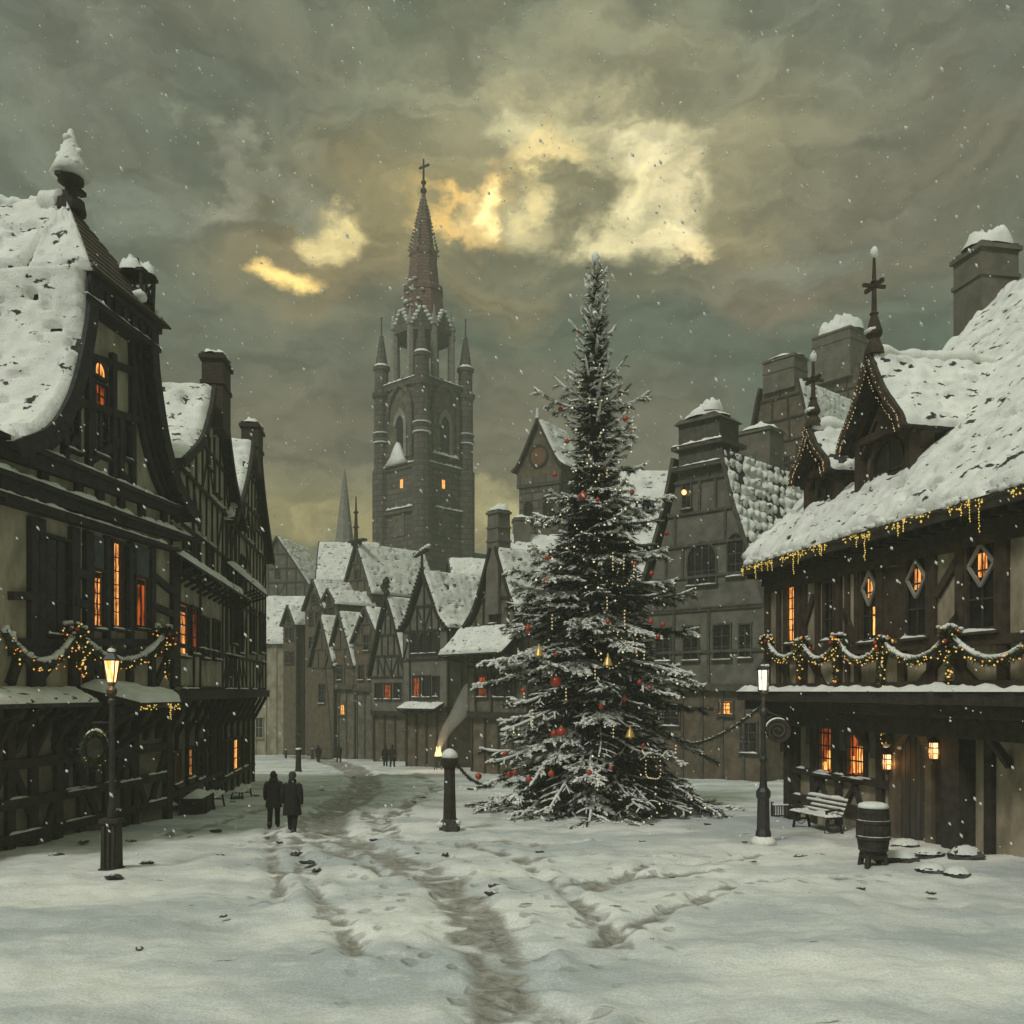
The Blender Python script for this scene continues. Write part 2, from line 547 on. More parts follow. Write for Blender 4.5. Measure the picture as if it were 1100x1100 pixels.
def dup(root, loc, rotz=None, label=None, scale=None):
    """copy of a thing with copies of its parts and sub-parts"""
    def cp(o, par):
        c = o.copy()
        COL.objects.link(c)
        if par is not None:
            c.parent = par
        for ch in kids.get(o.name, ()):
            cp(ch, c)
        return c
    kids = {}
    st = [root]
    while st:
        q = st.pop()
        kids[q.name] = list(q.children)
        st.extend(kids[q.name])
    r = cp(root, None)
    r.location = loc
    if rotz is not None:
        r.rotation_euler = (0, 0, rotz)
    if scale is not None:
        r.scale = (scale,) * 3 if not isinstance(scale, tuple) else scale
    if label:
        r['label'] = label
    return r


def gz(y):
    return GZ0 - GSL * min(max(y, -20), 135)


def ground_at(px, py):
    """point of the sloping square seen at a pixel of the photograph"""
    t = (CAMZ - GZ0) / ((py - HY) / FPX - GSL)
    return Vector(((px - CX) / FPX * t, t, gz(t)))


def at(px, py, d):
    return Vector(((px - CX) / FPX * d, d, CAMZ + (HY - py) / FPX * d))


class Frame:
    """a facade: local x along it, local y into the building, local z up"""
    def __init__(s, p0, ang, base):
        s.p0 = Vector((p0[0], p0[1]))
        s.ang = ang
        s.ux = Vector((math.cos(ang), math.sin(ang)))
        s.un = Vector((-math.sin(ang), math.cos(ang)))
        s.base = base

    def hit(s, px, py, off=0.0):
        dx = (px - CX) / FPX
        t = (off + s.p0.dot(s.un)) / (dx * s.un.x + s.un.y)
        P = Vector((dx * t, t))
        return (P - s.p0).dot(s.ux), CAMZ + (HY - py) / FPX * t - s.base

    def loc(s):
        return (s.p0.x, s.p0.y, s.base)

    def world(s, x, y, z):
        q = s.p0 + s.ux * x + s.un * y
        return Vector((q.x, q.y, s.base + z))


def fnoise(x, y, z=0.0, o=4):
    return mn.fractal(Vector((x, y, z)), 0.9, 2.1, o)


def snow_sheet(mb, fn, lu, lv, h=0.14, res=0.12, seed=0.0, bare=0.25, lump=0.5, edge=0.22, tiles=0.0, tsize=0.5, verge=0.35, tbase=0.55, tgap=0.03):
    """snow lying on a surface fn(u, v) -> (point, normal); it thins to nothing at the edges and in bare spots
    (where the tiles stand out) and hangs in lumps.  lu, lv: lengths along u (horizontal) and v (up the slope)"""
    nu, nv = max(4, int(lu / res)), max(4, int(lv / res))

    def f(a, b):
        ju = fnoise(a * lu * 0.8 + seed, b * lv * 3 + 9) * verge * (1 if 0.02 < a < 0.98 else 0.5)
        p, n = fn(a, b)
        du, dv = min(a, 1 - a) * lu, min(b, 1 - b) * lv
        e = min(1.0, du / edge) * min(1.0, dv / edge)
        e = math.sqrt(max(e, 0.0))
        x, y = a * lu, b * lv
        k = 1 + lump * fnoise(x * 0.9 + seed, y * 0.9, seed) + lump * 0.5 * fnoise(x * 3.1, y * 3.1 + seed, 2)
        hh = h * k
        if tiles:
            row = math.floor(y / tsize)
            xx = x + (row % 2) * tsize * 0.5
            cell = math.floor(xx / tsize)
            rr_ = random.Random(int(row * 7919 + cell * 104729 + seed * 31))
            q1, q2, q3, q4 = rr_.uniform(.32, .68), rr_.uniform(.35, .65), rr_.uniform(1.9, 3.2), rr_.random()
            tx, ty = xx / tsize - cell, y / tsize - row
            wv_ = .18 * mn.noise(Vector((x * 4, y * 4, seed)))
            bmp = max(0.0, 1 - ((tx - q1 + wv_) * q3) ** 2 - ((ty - q2 + wv_) * q3 * .95) ** 2)
            pres = (1 if q4 < .86 else 0.25) * (1 if mn.noise(Vector((x * 0.35, y * 0.35, seed + 4))) < 0.42 else 0.5)
            hh = hh * tbase + tiles * math.sqrt(bmp) * pres - tgap * (1 - bmp)
        if bare:
            # small ragged holes lying along the tile courses
            q = mn.noise(Vector((x * 1.25 + seed * 3, y * 2.9, seed))) + 0.4 * mn.noise(Vector((x * 4, y * 8, seed + 7)))
            th = 0.70 - bare
            if q > th:
                hh -= min(1.0, (q - th) * 7) * (h * 1.9)
        hh = max(hh, -0.06) * e - 0.015 * (1 - e)
        return p + n * hh
    mb.sheet(f, nu, nv)
    return mb


def mound(mb, c, rx, ry, h, seed=0.0, rough=.8, nr=9, na=22):
    """heap of snow with a broken, lumpy top"""
    vs, fs = [], []
    for i in range(nr + 1):
        r = i / nr
        for k in range(na):
            a = 2 * math.pi * k / na
            x, y = r * math.cos(a), r * math.sin(a)
            w = 1 + .16 * fnoise(math.cos(a) * 1.4 + seed, math.sin(a) * 1.4, seed)
            n = fnoise(x * 1.6 + seed * 2.3, y * 1.6, seed, 5) * rough + rough * .35 * abs(mn.noise(Vector((x * 4, y * 4, seed))))
            vs.append((c[0] + x * rx * w, c[1] + y * ry * w, c[2] + h * math.sqrt(max(0, 1 - r ** 2.6)) * max(.15, .75 + n) - .02))
    for i in range(nr):
        for k in range(na):
            k2 = (k + 1) % na
            fs.append((i * na + k, (i + 1) * na + k, (i + 1) * na + k2, i * na + k2))
    mb.add(vs, fs)
    return mb


def snow_ridge(mb, p0, p1, r, seed=0.0, n=40):
    """uneven roll of snow along an edge"""
    p0, p1 = Vector(p0), Vector(p1)
    P = [p0.lerp(p1, i / n) for i in range(n + 1)]
    P = [p + Vector((0, 0, r * .5 * mn.noise(p * 1.4 + Vector((seed, 0, 0))))) for p in P]
    return mb.tube(P, [r * max(.25, .75 + .75 * fnoise(p.x * 1.6 + p.z * .7, p.y * 1.6 + seed, seed)) for p in P], 8)


def snow_pad(mb, x0, x1, y0, y1, z, h=0.09, seed=0.0, res=None, slope=0.0):
    """ridge of snow on a ledge: x0..x1 along it, y0..y1 across, its top at z (plus slope * (y1 - y))"""
    L, W = x1 - x0, y1 - y0
    nu = max(4, int(L / (res or 0.14)))
    nv = 5

    def f(a, b):
        e = (1 - abs(2 * b - 1) ** 2.5) * min(1, min(a, 1 - a) * L / 0.12 + 0.02)
        k = 0.75 + 0.8 * fnoise((x0 + a * L) * 2.2 + seed, b * 1.2 + seed, seed) + 0.25 * fnoise(a * L * 7, b * 3, seed)
        w = 1 + 0.25 * fnoise(a * L * 1.6, seed, 5)
        return Vector((x0 + a * L, y0 + (0.5 + (b - 0.5) * w) * W, z + slope * (b * W) + max(0.0, k) * h * e - 0.012))
    mb.sheet(f, nu, nv)
    return mb


# ------------------------------------------------------------------ building parts
def window(par, x0, x1, z0, z1, y=0.0, glass='glass_dark', wood='timber', rows=3, cols=2, arch=False, fw=0.09, sill=True, snow=True, name='window', diamond=False, proud=0.10):
    if x1 < x0:
        x0, x1 = x1, x0
    b = MB()
    yo = y - proud
    w = x1 - x0
    zt = z1 - w / 2 if arch else z1
    b.box(x0 - fw, x0, yo, y + 0.02, z0 - fw, zt)
    b.box(x1, x1 + fw, yo, y + 0.02, z0 - fw, zt)
    b.box(x0, x1, yo + 0.003, y + 0.02, z0 - fw, z0)
    if arch:
        xc, r = (x0 + x1) / 2, w / 2
        n = 8
        for i in range(n):
            a0, a1 = math.pi * i / n, math.pi * (i + 1) / n
            b.hexa([(xc + r * math.cos(a0), yo, zt + r * math.sin(a0)), (xc + (r + fw) * math.cos(a0), yo, zt + (r + fw) * math.sin(a0)),
                    (xc + (r + fw) * math.cos(a0), y + .02, zt + (r + fw) * math.sin(a0)), (xc + r * math.cos(a0), y + .02, zt + r * math.sin(a0)),
                    (xc + r * math.cos(a1), yo, zt + r * math.sin(a1)), (xc + (r + fw) * math.cos(a1), yo, zt + (r + fw) * math.sin(a1)),
                    (xc + (r + fw) * math.cos(a1), y + .02, zt + (r + fw) * math.sin(a1)), (xc + r * math.cos(a1), y + .02, zt + r * math.sin(a1))])
    else:
        b.box(x0 - fw * 1.3, x1 + fw * 1.3, yo - 0.012, y + 0.02, z1 + 0.002, z1 + fw)
    mw = min(0.045, w * 0.07)
    ym = y - proud * 0.45
    for i in range(1, cols):
        x = x0 + w * i / cols
        b.box(x - mw / 2, x + mw / 2, ym, y - 0.022, z0, z1 - (0.02 if not arch else w * 0.06))
    for j in range(1, rows):
        z = z0 + (zt - z0) * j / rows
        b.box(x0, x1, ym + 0.003, y - 0.023, z - mw / 2, z + mw / 2)
    fr = b.build(name, M[wood], par)
    p = MB()
    if arch:
        xc, r = (x0 + x1) / 2, w / 2
        poly = [(x0, z0), (x1, z0)] + [(xc + r * math.cos(math.pi * i / 8), zt + r * math.sin(math.pi * i / 8)) for i in range(9)]
        p.prism(poly, y - 0.02, y + 0.015)
    else:
        p.box(x0 + 0.002, x1 - 0.002, y - 0.02, y + 0.015, z0 + 0.002, z1)
    p.build('pane', M[glass], fr)
    if glass.startswith('lit') and w > .45 and not arch:
        rc = random.Random(int(abs(x0 * 37 + z0 * 91)) + 3)
        for sd_ in (0, 1):
            cw = w * rc.uniform(.08, .24)
            n_ = 4
            cb = MB()
            for i in range(n_):
                xa = (x0 + .004 + cw * i / n_) if sd_ == 0 else (x1 - .004 - cw * (i + 1) / n_)
                cb.box(xa, xa + cw / n_, y - .034 - .008 * (i % 2), y - .0205, z0 + .01 + .05 * rc.random(), z1 - .01)
            cb.build('curtain', M['wicker'], fr)
        cb = MB().box(x0 + .006, x1 - .006, y - .032, y - .0207, z1 - (z1 - z0) * rc.uniform(.04, .14), z1 - .012)
        cb.build('curtain', M['coat_brown'], fr)
    if diamond:
        d = MB()
        xc, zc = (x0 + x1) / 2, z1 - (z1 - z0) * 0.27
        rw, rh = w * 0.47, (z1 - z0) * 0.25
        P = [(xc, zc + rh), (xc + rw, zc), (xc, zc - rh), (xc - rw, zc)]
        for i in range(4):
            a, c = P[i], P[(i + 1) % 4]
            d.beam((a[0], y - 0.075, a[1]), (c[0], y - 0.075, c[1]), 0.07, 0.06)
        d.build('diamond_tracery', M['stone_pale'], fr)
        g = MB()
        g.box(xc - rw * 0.33, xc + rw * 0.33, y - 0.035, y - 0.021, zc - rh * 0.55, zc + rh * 0.55)
        g.build('coloured_glass', M['lit'], fr)
    if sill:
        s = MB().box(x0 - fw * 1.8, x1 + fw * 1.8, yo - 0.10, y, z0 - fw - 0.07, z0 - fw - 0.003)
        so_ = s.build('sill', M[wood], fr)
        if snow:
            snow_pad(MB(), x0 - fw * 1.6, x1 + fw * 1.6, yo - 0.10, yo + 0.02, z0 - fw, 0.07, seed=x0 * 3.3 + z0).build('sill_snow', M['snow'], so_, True)
    return fr


def smooth_prof(prof, sub=4):
    P = [Vector((a, b)) for a, b in prof]
    if len(P) < 3:
        return [tuple(p) for p in P]
    out = []
    for i in range(len(P) - 1):
        p0 = P[i - 1] if i else P[0] * 2 - P[1]
        p1, p2 = P[i], P[i + 1]
        p3 = P[i + 2] if i + 2 < len(P) else P[-1] * 2 - P[-2]
        for k in range(sub):
            t = k / sub
            out.append(0.5 * ((2 * p1) + (p2 - p0) * t + (2 * p0 - 5 * p1 + 4 * p2 - p3) * t * t + (3 * p1 - p0 - 3 * p2 + p3) * t ** 3))
    out.append(P[-1])
    return [(p.x, p.y) for p in out]


def prof_at(prof):
    """point and outward normal (right-hand side) along a half profile by arc length"""
    L = [0.0]
    for a, b in zip(prof, prof[1:]):
        L.append(L[-1] + math.hypot(b[0] - a[0], b[1] - a[1]))

    def f(t):
        s = min(max(t, 0), 1) * L[-1]
        for i in range(len(prof) - 1):
            if s <= L[i + 1] or i == len(prof) - 2:
                k = (s - L[i]) / max(L[i + 1] - L[i], 1e-9)
                a, b = prof[i], prof[i + 1]
                dx, dz = b[0] - a[0], b[1] - a[1]
                q = math.hypot(dx, dz)
                return (a[0] + dx * k, a[1] + dz * k), (dz / q, -dx / q)
    return f, L[-1]


def clipw(prof, z):
    """half width of a profile at height z"""
    if z <= prof[0][1]:
        return prof[0][0]
    for a, b in zip(prof, prof[1:]):
        if a[1] <= z <= b[1]:
            k = (z - a[1]) / max(b[1] - a[1], 1e-9)
            return a[0] + (b[0] - a[0]) * k
    return prof[-1][0]


def roof_parts(par, prof, y0, y1, thick=0.16, tile='tile', board='timber', snow=dict(), sides=(-1, 1), boards=(True, False), bw=0.22):
    """roof skins over a half profile [(half width, z)], pushed from y0 to y1; snow on it; verge boards"""
    f, L = prof_at(prof)
    rb = MB()
    for sd_ in sides:
        outer = [(sd_ * x, z) for x, z in prof]
        inner = []
        for i, (x, z) in enumerate(prof):
            t = i / (len(prof) - 1)
            a = prof[max(i - 1, 0)]
            c = prof[min(i + 1, len(prof) - 1)]
            q = math.hypot(c[0] - a[0], c[1] - a[1])
            nx, nz = (c[1] - a[1]) / q, -(c[0] - a[0]) / q
            inner.append((sd_ * max(x - nx * thick, 0.0), z - nz * thick if x - nx * thick > 0 else z - thick))
        n = len(outer)
        vs = [(x, y, z) for y in (y0, y1) for x, z in outer + inner]
        fs = []
        for i in range(n - 1):
            fs.append((i, i + 1, 2 * n + i + 1, 2 * n + i))
            fs.append((n + i, 3 * n + i, 3 * n + i + 1, n + i + 1))
            fs.append((i, n + i, n + i + 1, i + 1))
            fs.append((2 * n + i, 2 * n + i + 1, 3 * n + i + 1, 3 * n + i))
        fs.append((0, 2 * n, 3 * n, n))
        fs.append((n - 1, 2 * n - 1, 4 * n - 1, 3 * n - 1))
        rb.add(vs, fs)
    roof = rb.build('roof', M[tile], par)
    for sd_ in sides:
        def fn(a, b, sd_=sd_):
            (x, z), (nx, nz) = f(b)
            return Vector((sd_ * x, y0 + 0.05 + (y1 - y0 - 0.1) * a, z)), Vector((sd_ * nx, 0, nz))
        s = MB()
        kw = dict(h=0.14, res=0.16, seed=par.location.x * 0.7 + sd_)
        kw.update(snow)
        snow_sheet(s, fn, y1 - y0, L, **kw)
        if sd_ > 0:
            pass
        s.build('roof_snow', M['snow_roof'], roof, True)
    for which, yy in ((0, y0), (1, y1)):
        if not boards[which]:
            continue
        for sd_ in sides:
            b = MB()
            for a, c in zip(prof, prof[1:]):
                q = math.hypot(c[0] - a[0], c[1] - a[1])
                nx, nz = (c[1] - a[1]) / q, -(c[0] - a[0]) / q
                o = bw / 2 - 0.03
                b.beam((sd_ * (a[0] - nx * o), yy + (-0.045 if which == 0 else 0.045), a[1] - nz * o),
                       (sd_ * (c[0] - nx * o), yy + (-0.045 if which == 0 else 0.045), c[1] - nz * o), bw, 0.08)
            b.build('bargeboard', M[board], roof)
    return roof


def chimney(par, x, y, z0, z1, wx, wy, m='chimney', bands=1, snow=0.25, taper=0.0, name='chimney', seed=0.0):
    b = MB()
    b.box(x - wx / 2, x + wx / 2, y - wy / 2, y + wy / 2, z0, z1 - 0.25, taper)
    h, w = wx / 2 - taper, wy / 2 - taper
    b.box(x - h - 0.10, x + h + 0.10, y - w - 0.10, y + w + 0.10, z1 - 0.25, z1 - 0.10)
    b.box(x - h - 0.02, x + h + 0.02, y - w - 0.02, y + w + 0.02, z1 - 0.098, z1)
    for i in range(bands):
        zz = z1 - 0.25 - (i + 1) * min(0.9, (z1 - z0) / (bands + 1.5))
        k = taper * (zz - z0) / max(z1 - 0.25 - z0, .01)
        b.box(x - wx / 2 + k - 0.06, x + wx / 2 - k + 0.06, y - wy / 2 + k - 0.06, y + wy / 2 - k + 0.06, zz - 0.07, zz + 0.07)
    c = b.build(name, M[m], par)
    if snow:
        s = MB()
        rr = random.Random(int(seed * 10) + 5)
        mound(s, (x, y, z1), h * 1.12 + .05, w * 1.12 + .05, snow * 1.15, seed + 1.3)
        s.build('chimney_snow', M['snow'], c, True)
    return c


def timbering(b, w_at, z0, z1, y, step=0.9, bw=0.16, braces=True, rnd=None, x0=None, x1=None, proud=0.05, rails=(), avoid=()):
    """studs, rails and braces between two heights; w_at(z) gives the half width"""
    rnd = rnd or random
    lo = x0 if x0 is not None else -w_at(z0)
    hi = x1 if x1 is not None else w_at(z0)
    n = max(2, round((hi - lo) / step))
    hits = lambda a, c, e, g: any(a < r[1] and c > r[0] and e < r[3] and g > r[2] for r in avoid)
    xs = [lo + (hi - lo) * i / n for i in range(n + 1)]
    for i, x in enumerate(xs):
        top = z1
        if x0 is None:
            while top > z0 + 0.2 and abs(x) > w_at(top) - bw * 0.3:
                top -= 0.1
        j = rnd.uniform(-.03, .03)
        if hits(x - bw / 2, x + bw / 2, z0 + .15, top - .15):
            continue
        b.beam((x + j, y - proud, z0), (x - j, y - proud, top), bw * rnd.uniform(.85, 1.15), proud * 2)
    if braces:
        for i in range(n):
            if rnd.random() < 0.45:
                a, c = (xs[i], xs[i + 1]) if rnd.random() < .5 else (xs[i + 1], xs[i])
                if x0 is None and abs(c) > w_at(z1) - 0.1:
                    continue
                if hits(min(a, c), max(a, c), z0, z1):
                    continue
                b.beam((a, y - proud * .9, z0), (c, y - proud * .9, z1), bw * 0.8, proud * 1.5)
    for z in rails:
        q = w_at(z)
        b.beam((-q if x0 is None else x0, y - proud * 1.1, z), (q if x1 is None else x1, y - proud * 1.1, z), bw, proud * 2.3)


def gable_house(name, label, loc, ang, prof, depth, zjet=None, wall='plaster_grey', wood='timber_grey', tile='tile', over=0.3, side_over=0.35,
                windows=(), snow=dict(), group=None, rails=(), step=1.0, seed=1, jetty=0.25, cat='house', front_pent=None, boards=True, base_wall=None):
    """house with a gable at the front (local y = 0).  prof: half roof profile from the eave up; z measured from loc"""
    rnd = random.Random(seed)
    h = thing(name, label, cat, loc, ang, group)
    pr = smooth_prof(prof) if len(prof) > 2 else list(prof)
    wp = [(max(x - side_over, 0.02), z - 0.1) for x, z in pr]
    ze = wp[0][1]
    b = MB()
    zj = zjet if zjet is not None else 0
    poly = [(-wp[0][0], zj), (wp[0][0], zj)] + [(x, z) for x, z in wp] + [(-x, z) for x, z in reversed(wp)]
    dedup = []
    for p in poly:
        if not dedup or math.hypot(p[0] - dedup[-1][0], p[1] - dedup[-1][1]) > 0.03:
            dedup.append(p)
    b.prism(dedup, 0, depth)
    b.build('wall', M[wall], h)
    if zj > 0:
        g = MB().box(-wp[0][0] + 0.1, wp[0][0] - 0.1, jetty, depth - 0.1, -1.6, zj)
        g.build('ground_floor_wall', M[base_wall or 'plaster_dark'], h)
        jb = MB()
        jb.box(-wp[0][0] - 0.05, wp[0][0] + 0.05, -0.12, jetty + 0.04, zj - 0.22, zj + 0.05)
        n = max(3, int(wp[0][0] * 2 / 1.3))
        for i in range(n + 1):
            x = -wp[0][0] + 0.12 + (2 * wp[0][0] - 0.24) * i / n
            jb.box(x - 0.09, x + 0.09, jetty - 0.09, jetty + 0.02, -1.6, zj - 0.2)
        jb.build('jetty_beam', M[wood], h)
    t = MB()
    av = [(w_[0] - w_[2] / 2 - .1, w_[0] + w_[2] / 2 + .1, w_[1] - w_[3] / 2 - .1, w_[1] + w_[3] / 2 + .1) for w_ in windows]
    wa = lambda z: clipw(wp, z)
    lv = sorted(set([zj + 0.1] + list(rails) + [ze]))
    for a, c in zip(lv, lv[1:]):
        timbering(t, wa, a, c, 0.0, step, 0.17, True, rnd, rails=(a,), avoid=av)
    gz_ = list(np.arange(ze, wp[-1][1] - 0.8, 1.9)) if wp[-1][1] - ze > 2.2 else [ze]
    for i, a in enumerate(gz_):
        c = gz_[i + 1] if i + 1 < len(gz_) else wp[-1][1]
        timbering(t, wa, a, c, 0.0, step, 0.15, i == 0, rnd, rails=(a,), avoid=av)
    t.build('timber_frame', M[wood], h)
    # framing of the flank walls
    for sx in (-1, 1):
        q = MB()
        x = sx * (wp[0][0] + 0.05)
        n = max(3, int(depth / 1.2))
        for i in range(n + 1):
            yy = 0.1 + (depth - 0.2) * i / n
            q.box(x - 0.06, x + 0.06, yy - 0.08, yy + 0.08, zj, ze - 0.1)
        for z in lv:
            q.box(x - 0.066, x + 0.066, 0.02, depth - 0.02, z - 0.09, z + 0.09)
        q.build('flank_timbers', M[wood], h)
    roof_parts(h, pr, -over, depth + 0.2, tile=tile, board=wood, snow=snow, boards=(boards, False))
    for wd in windows:
        x, z, ww, wh = wd[:4]
        kw = wd[4] if len(wd) > 4 else {}
        window(h, x - ww / 2, x + ww / 2, z - wh / 2, z + wh / 2, y=kw.pop('y', -0.01), wood=wood, **kw)
    if front_pent:
        z, run = front_pent
        pent_roof(h, -wp[0][0] - 0.2, wp[0][0] + 0.2, z, run, wood=wood)
    return h, wp, pr


def pent_roof(par, x0, x1, z, run, drop=None, y=0.0, wood='timber', tile='tile', name='pent_roof', h=0.12, seed=3.0):
    drop = drop if drop is not None else run * 0.6
    b = MB()
    b.hexa([(x0, y - run, z - drop - .1), (x1, y - run, z - drop - .1), (x1, y + .02, z - .1), (x0, y + .02, z - .1),
            (x0, y - run, z - drop), (x1, y - run, z - drop), (x1, y + .02, z), (x0, y + .02, z)])
    n = max(2, int((x1 - x0) / 1.0))
    r = b.build(name, M[tile], par)
    for i in range(n + 1):
        q = MB()
        x = x0 + 0.1 + (x1 - x0 - .2) * i / n
        q.beam((x, y + .01, z - drop - .5), (x, y - run + .08, z - drop - .12), 0.1, 0.1, (1, 0, 0))
        q.build('bracket', M[wood], r)
    nn = Vector((0, -drop, run)).normalized()

    def fn(a, c):
        return Vector((x0 + (x1 - x0) * a, y - run * (1 - c), z - drop * (1 - c))), nn
    s = snow_sheet(MB(), fn, x1 - x0, math.hypot(run, drop), h=h, res=0.12, seed=seed + x0, bare=0.12)
    s.build('roof_snow', M['snow_roof'], r, True)
    return r


def finial(par, x, y, z, h, r=0.09, m='timber_brown', arms=True, snow=True, name='finial'):
    b = MB()
    b.lathe([(r * 3.2, -0.1), (r * 3.0, 0.06), (r * 1.6, 0.12 * h), (r * 2.6, .16 * h), (r * 2.7, .19 * h), (r * 1.1, .36 * h),
             (r * 1.5, .38 * h), (r * .9, .40 * h), (r * .7, .68 * h), (r * 1.2, .70 * h), (r * .7, .72 * h), (r * .4, .97 * h), (r * .2, h)], (x, y, z), 8)
    if arms:
        zz = z + .66 * h
        b.box(x - r * 5, x + r * 5, y - r * .5, y + r * .5, zz - r * .6, zz + r * .6)
        b.box(x - r * .5, x + r * .5, y - r * 4, y + r * 4, zz - r * .5, zz + r * .5)
    f = b.build(name, M[m], par, False)
    if snow:
        s = MB().ball((x, y, z + h), r * 1.3, 8, 6, (1, 1, 1.5), .2, x)
        s.ball((x, y - r, z + .2 * h), r * 2.3, 8, 6, (1, 1, .5), .3, x)
        s.build('finial_snow', M['snow'], f, True)
    return f


def greens(mb, pts, r, dens, rnd, size=0.12):
    """short needle sprays along a line"""
    for a, c in zip(pts, pts[1:]):
        a, c = Vector(a), Vector(c)
        n = max(2, int((c - a).length * dens))
        ax = (c - a).normalized()
        for i in range(n):
            p = a.lerp(c, rnd.random())
            d = Vector((rnd.gauss(0, 1), rnd.gauss(0, 1), rnd.gauss(0, 1)))
            d -= ax * d.dot(ax) * 0.5
            d.normalize()
            q = p + d * r * rnd.uniform(0.1, 0.6)
            e = d.cross(Vector((rnd.gauss(0, 1), rnd.gauss(0, 1), rnd.gauss(0, 1)))).normalized() * size * .22
            tip = q + d * size * rnd.uniform(.6, 1.2) + ax * size * rnd.uniform(-.5, .5)
            mb.add([q - e, q + e, tip], [(0, 1, 2)])


def swag_pts(a, b, sag, n=14):
    a, b = Vector(a), Vector(b)
    return [a.lerp(b, i / n) - Vector((0, 0, sag * (1 - (2 * i / n - 1) ** 2))) for i in range(n + 1)]


def garland_thing(name, label, pts_list, bosses, drops, group=None, r=0.14, rnd=None, orange=0.25, snowy=True, boss_r=0.3):
    """fir garland: swags (lists of world points), bosses (points), drops (top point, length); fairy bulbs and snow are its parts"""
    rnd = rnd or random.Random(5)
    o = Vector(pts_list[0][0])
    g = thing(name, label, 'garland', o, 0, group)
    gr, bl, bo, sn, rb = MB(), MB(), MB(), MB(), MB()
    for pts in pts_list:
        P = [Vector(p) - o for p in pts]
        gr.tube(P, r * 0.55, 6)
        greens(gr, P, r, 190, rnd)
        for a, c in zip(P, P[1:]):
            for k in range(3):
                p = a.lerp(c, rnd.random()) + Vector((rnd.uniform(-r, r), rnd.uniform(-r, r), rnd.uniform(-r, r * .4)))
                (bo if rnd.random() < orange else bl).octa(p, rnd.uniform(.018, .030))
        if snowy:
            Q = []
            for i, p in enumerate(P):
                Q.append(p + Vector((0, 0, r * .75)))
            sn.tube(Q, [r * (.38 + .5 * abs(mn.noise(q * 1.9))) for q in Q], 6)
            for i in range(len(Q) * 2):
                a = rnd.randrange(len(Q) - 1)
                sn.ball(Q[a].lerp(Q[a + 1], rnd.random()) + Vector((rnd.uniform(-.5, .5) * r, rnd.uniform(-.5, .5) * r, rnd.uniform(-.2, .3) * r)),
                        r * rnd.uniform(.25, .55), 6, 4, (1, 1, .7), .3, i)
    for p in bosses:
        c = Vector(p) - o
        br = boss_r * rnd.uniform(.85, 1.15)
        gr.ball(c, br * .6, 8, 6, (1, 1, 1), .4, c.x)
        for i in range(260):
            d = Vector((rnd.gauss(0, 1), rnd.gauss(0, 1), rnd.gauss(0, 1))).normalized()
            q = c + d * br * .5
            e = d.cross(Vector((rnd.gauss(0, 1), rnd.gauss(0, 1), 1))).normalized() * .03
            gr.add([q - e, q + e, q + d * br * rnd.uniform(.4, .8)], [(0, 1, 2)])
        for i in range(16):
            d = Vector((rnd.gauss(0, 1), rnd.gauss(0, 1), rnd.gauss(0, 1))).normalized()
            (bo if rnd.random() < .25 else bl).octa(c + d * br * .95, rnd.uniform(.022, .036))
        for i in range(3):
            d = Vector((rnd.gauss(0, 1), rnd.gauss(0, 1), rnd.gauss(0, .6))).normalized()
            rb.ball(c + d * br * .75, .06, 8, 6)
        if snowy:
            for i in range(9):
                sn.ball(c + Vector((rnd.uniform(-.7, .7) * br, rnd.uniform(-.7, .7) * br, br * rnd.uniform(.5, .95))), br * rnd.uniform(.14, .3), 7, 5, (1, 1, .65), .4, i)
    for p, L in drops:
        c = Vector(p) - o
        P = [c + Vector((rnd.uniform(-.03, .03), rnd.uniform(-.03, .03), -L * i / 6)) for i in range(7)]
        gr.tube(P, r * .3, 5)
        greens(gr, P, r * .7, 110, rnd)
        for i in range(int(L * 16)):
            p2 = c + Vector((rnd.uniform(-.08, .08), rnd.uniform(-.08, .08), -L * rnd.random()))
            bl.octa(p2, rnd.uniform(.022, .034))
        bo.octa(c - Vector((0, 0, L)), .045)
    gr.build('greenery', M['garland'], g)
    x = bl.build('fairy_bulbs', M['bulb'], g)
    x['kind'] = 'stuff'
    x = bo.build('orange_bulbs', M['bulb_orange'], g)
    x['kind'] = 'stuff'
    if rb.v:
        rb.build('berries', M['red'], g, True)
    if snowy:
        sn.build('snow', M['snow'], g, True)
    return g


def icicle_lights(name, label, pts, rnd, drop=(.1, .7), per_m=9, parent_loc=None, group=None, thin=1.0):
    """string of gold lights under an eave with hanging runs"""
    o = Vector(pts[0])
    g = thing(name, label, 'string lights', o, 0, group)
    wire, bl = MB(), MB()
    P = [Vector(p) - o for p in pts]
    wire.tube(P, .012, 4)
    for a, c in zip(P, P[1:]):
        L = (c - a).length
        for i in range(int(L * per_m * thin)):
            p = a.lerp(c, rnd.random())
            if mn.noise((p + o) * .9) < -.30:
                continue
            bl.octa(p + Vector((rnd.uniform(-.03, .03), rnd.uniform(-.03, .03), rnd.uniform(-.1, .06))), rnd.uniform(.016, .032))
            if rnd.random() < .22:
                h = rnd.uniform(*drop) * (1 if rnd.random() < .5 else .5)
                wire.tube([p, p - Vector((0, 0, h))], .006, 4)
                for k in range(int(h / .06)):
                    bl.octa(p - Vector((rnd.uniform(-.012, .012), 0, k * .06)), rnd.uniform(.014, .022), rnd.uniform(.02, .036))
    wire.build('wire', M['iron'], g)
    x = bl.build('gold_bulbs', M['bulb_gold'], g)
    x['kind'] = 'stuff'
    return g


# ------------------------------------------------------------------ ground
def pix_path(pp):
    return [ground_at(*p).xy for p in pp]


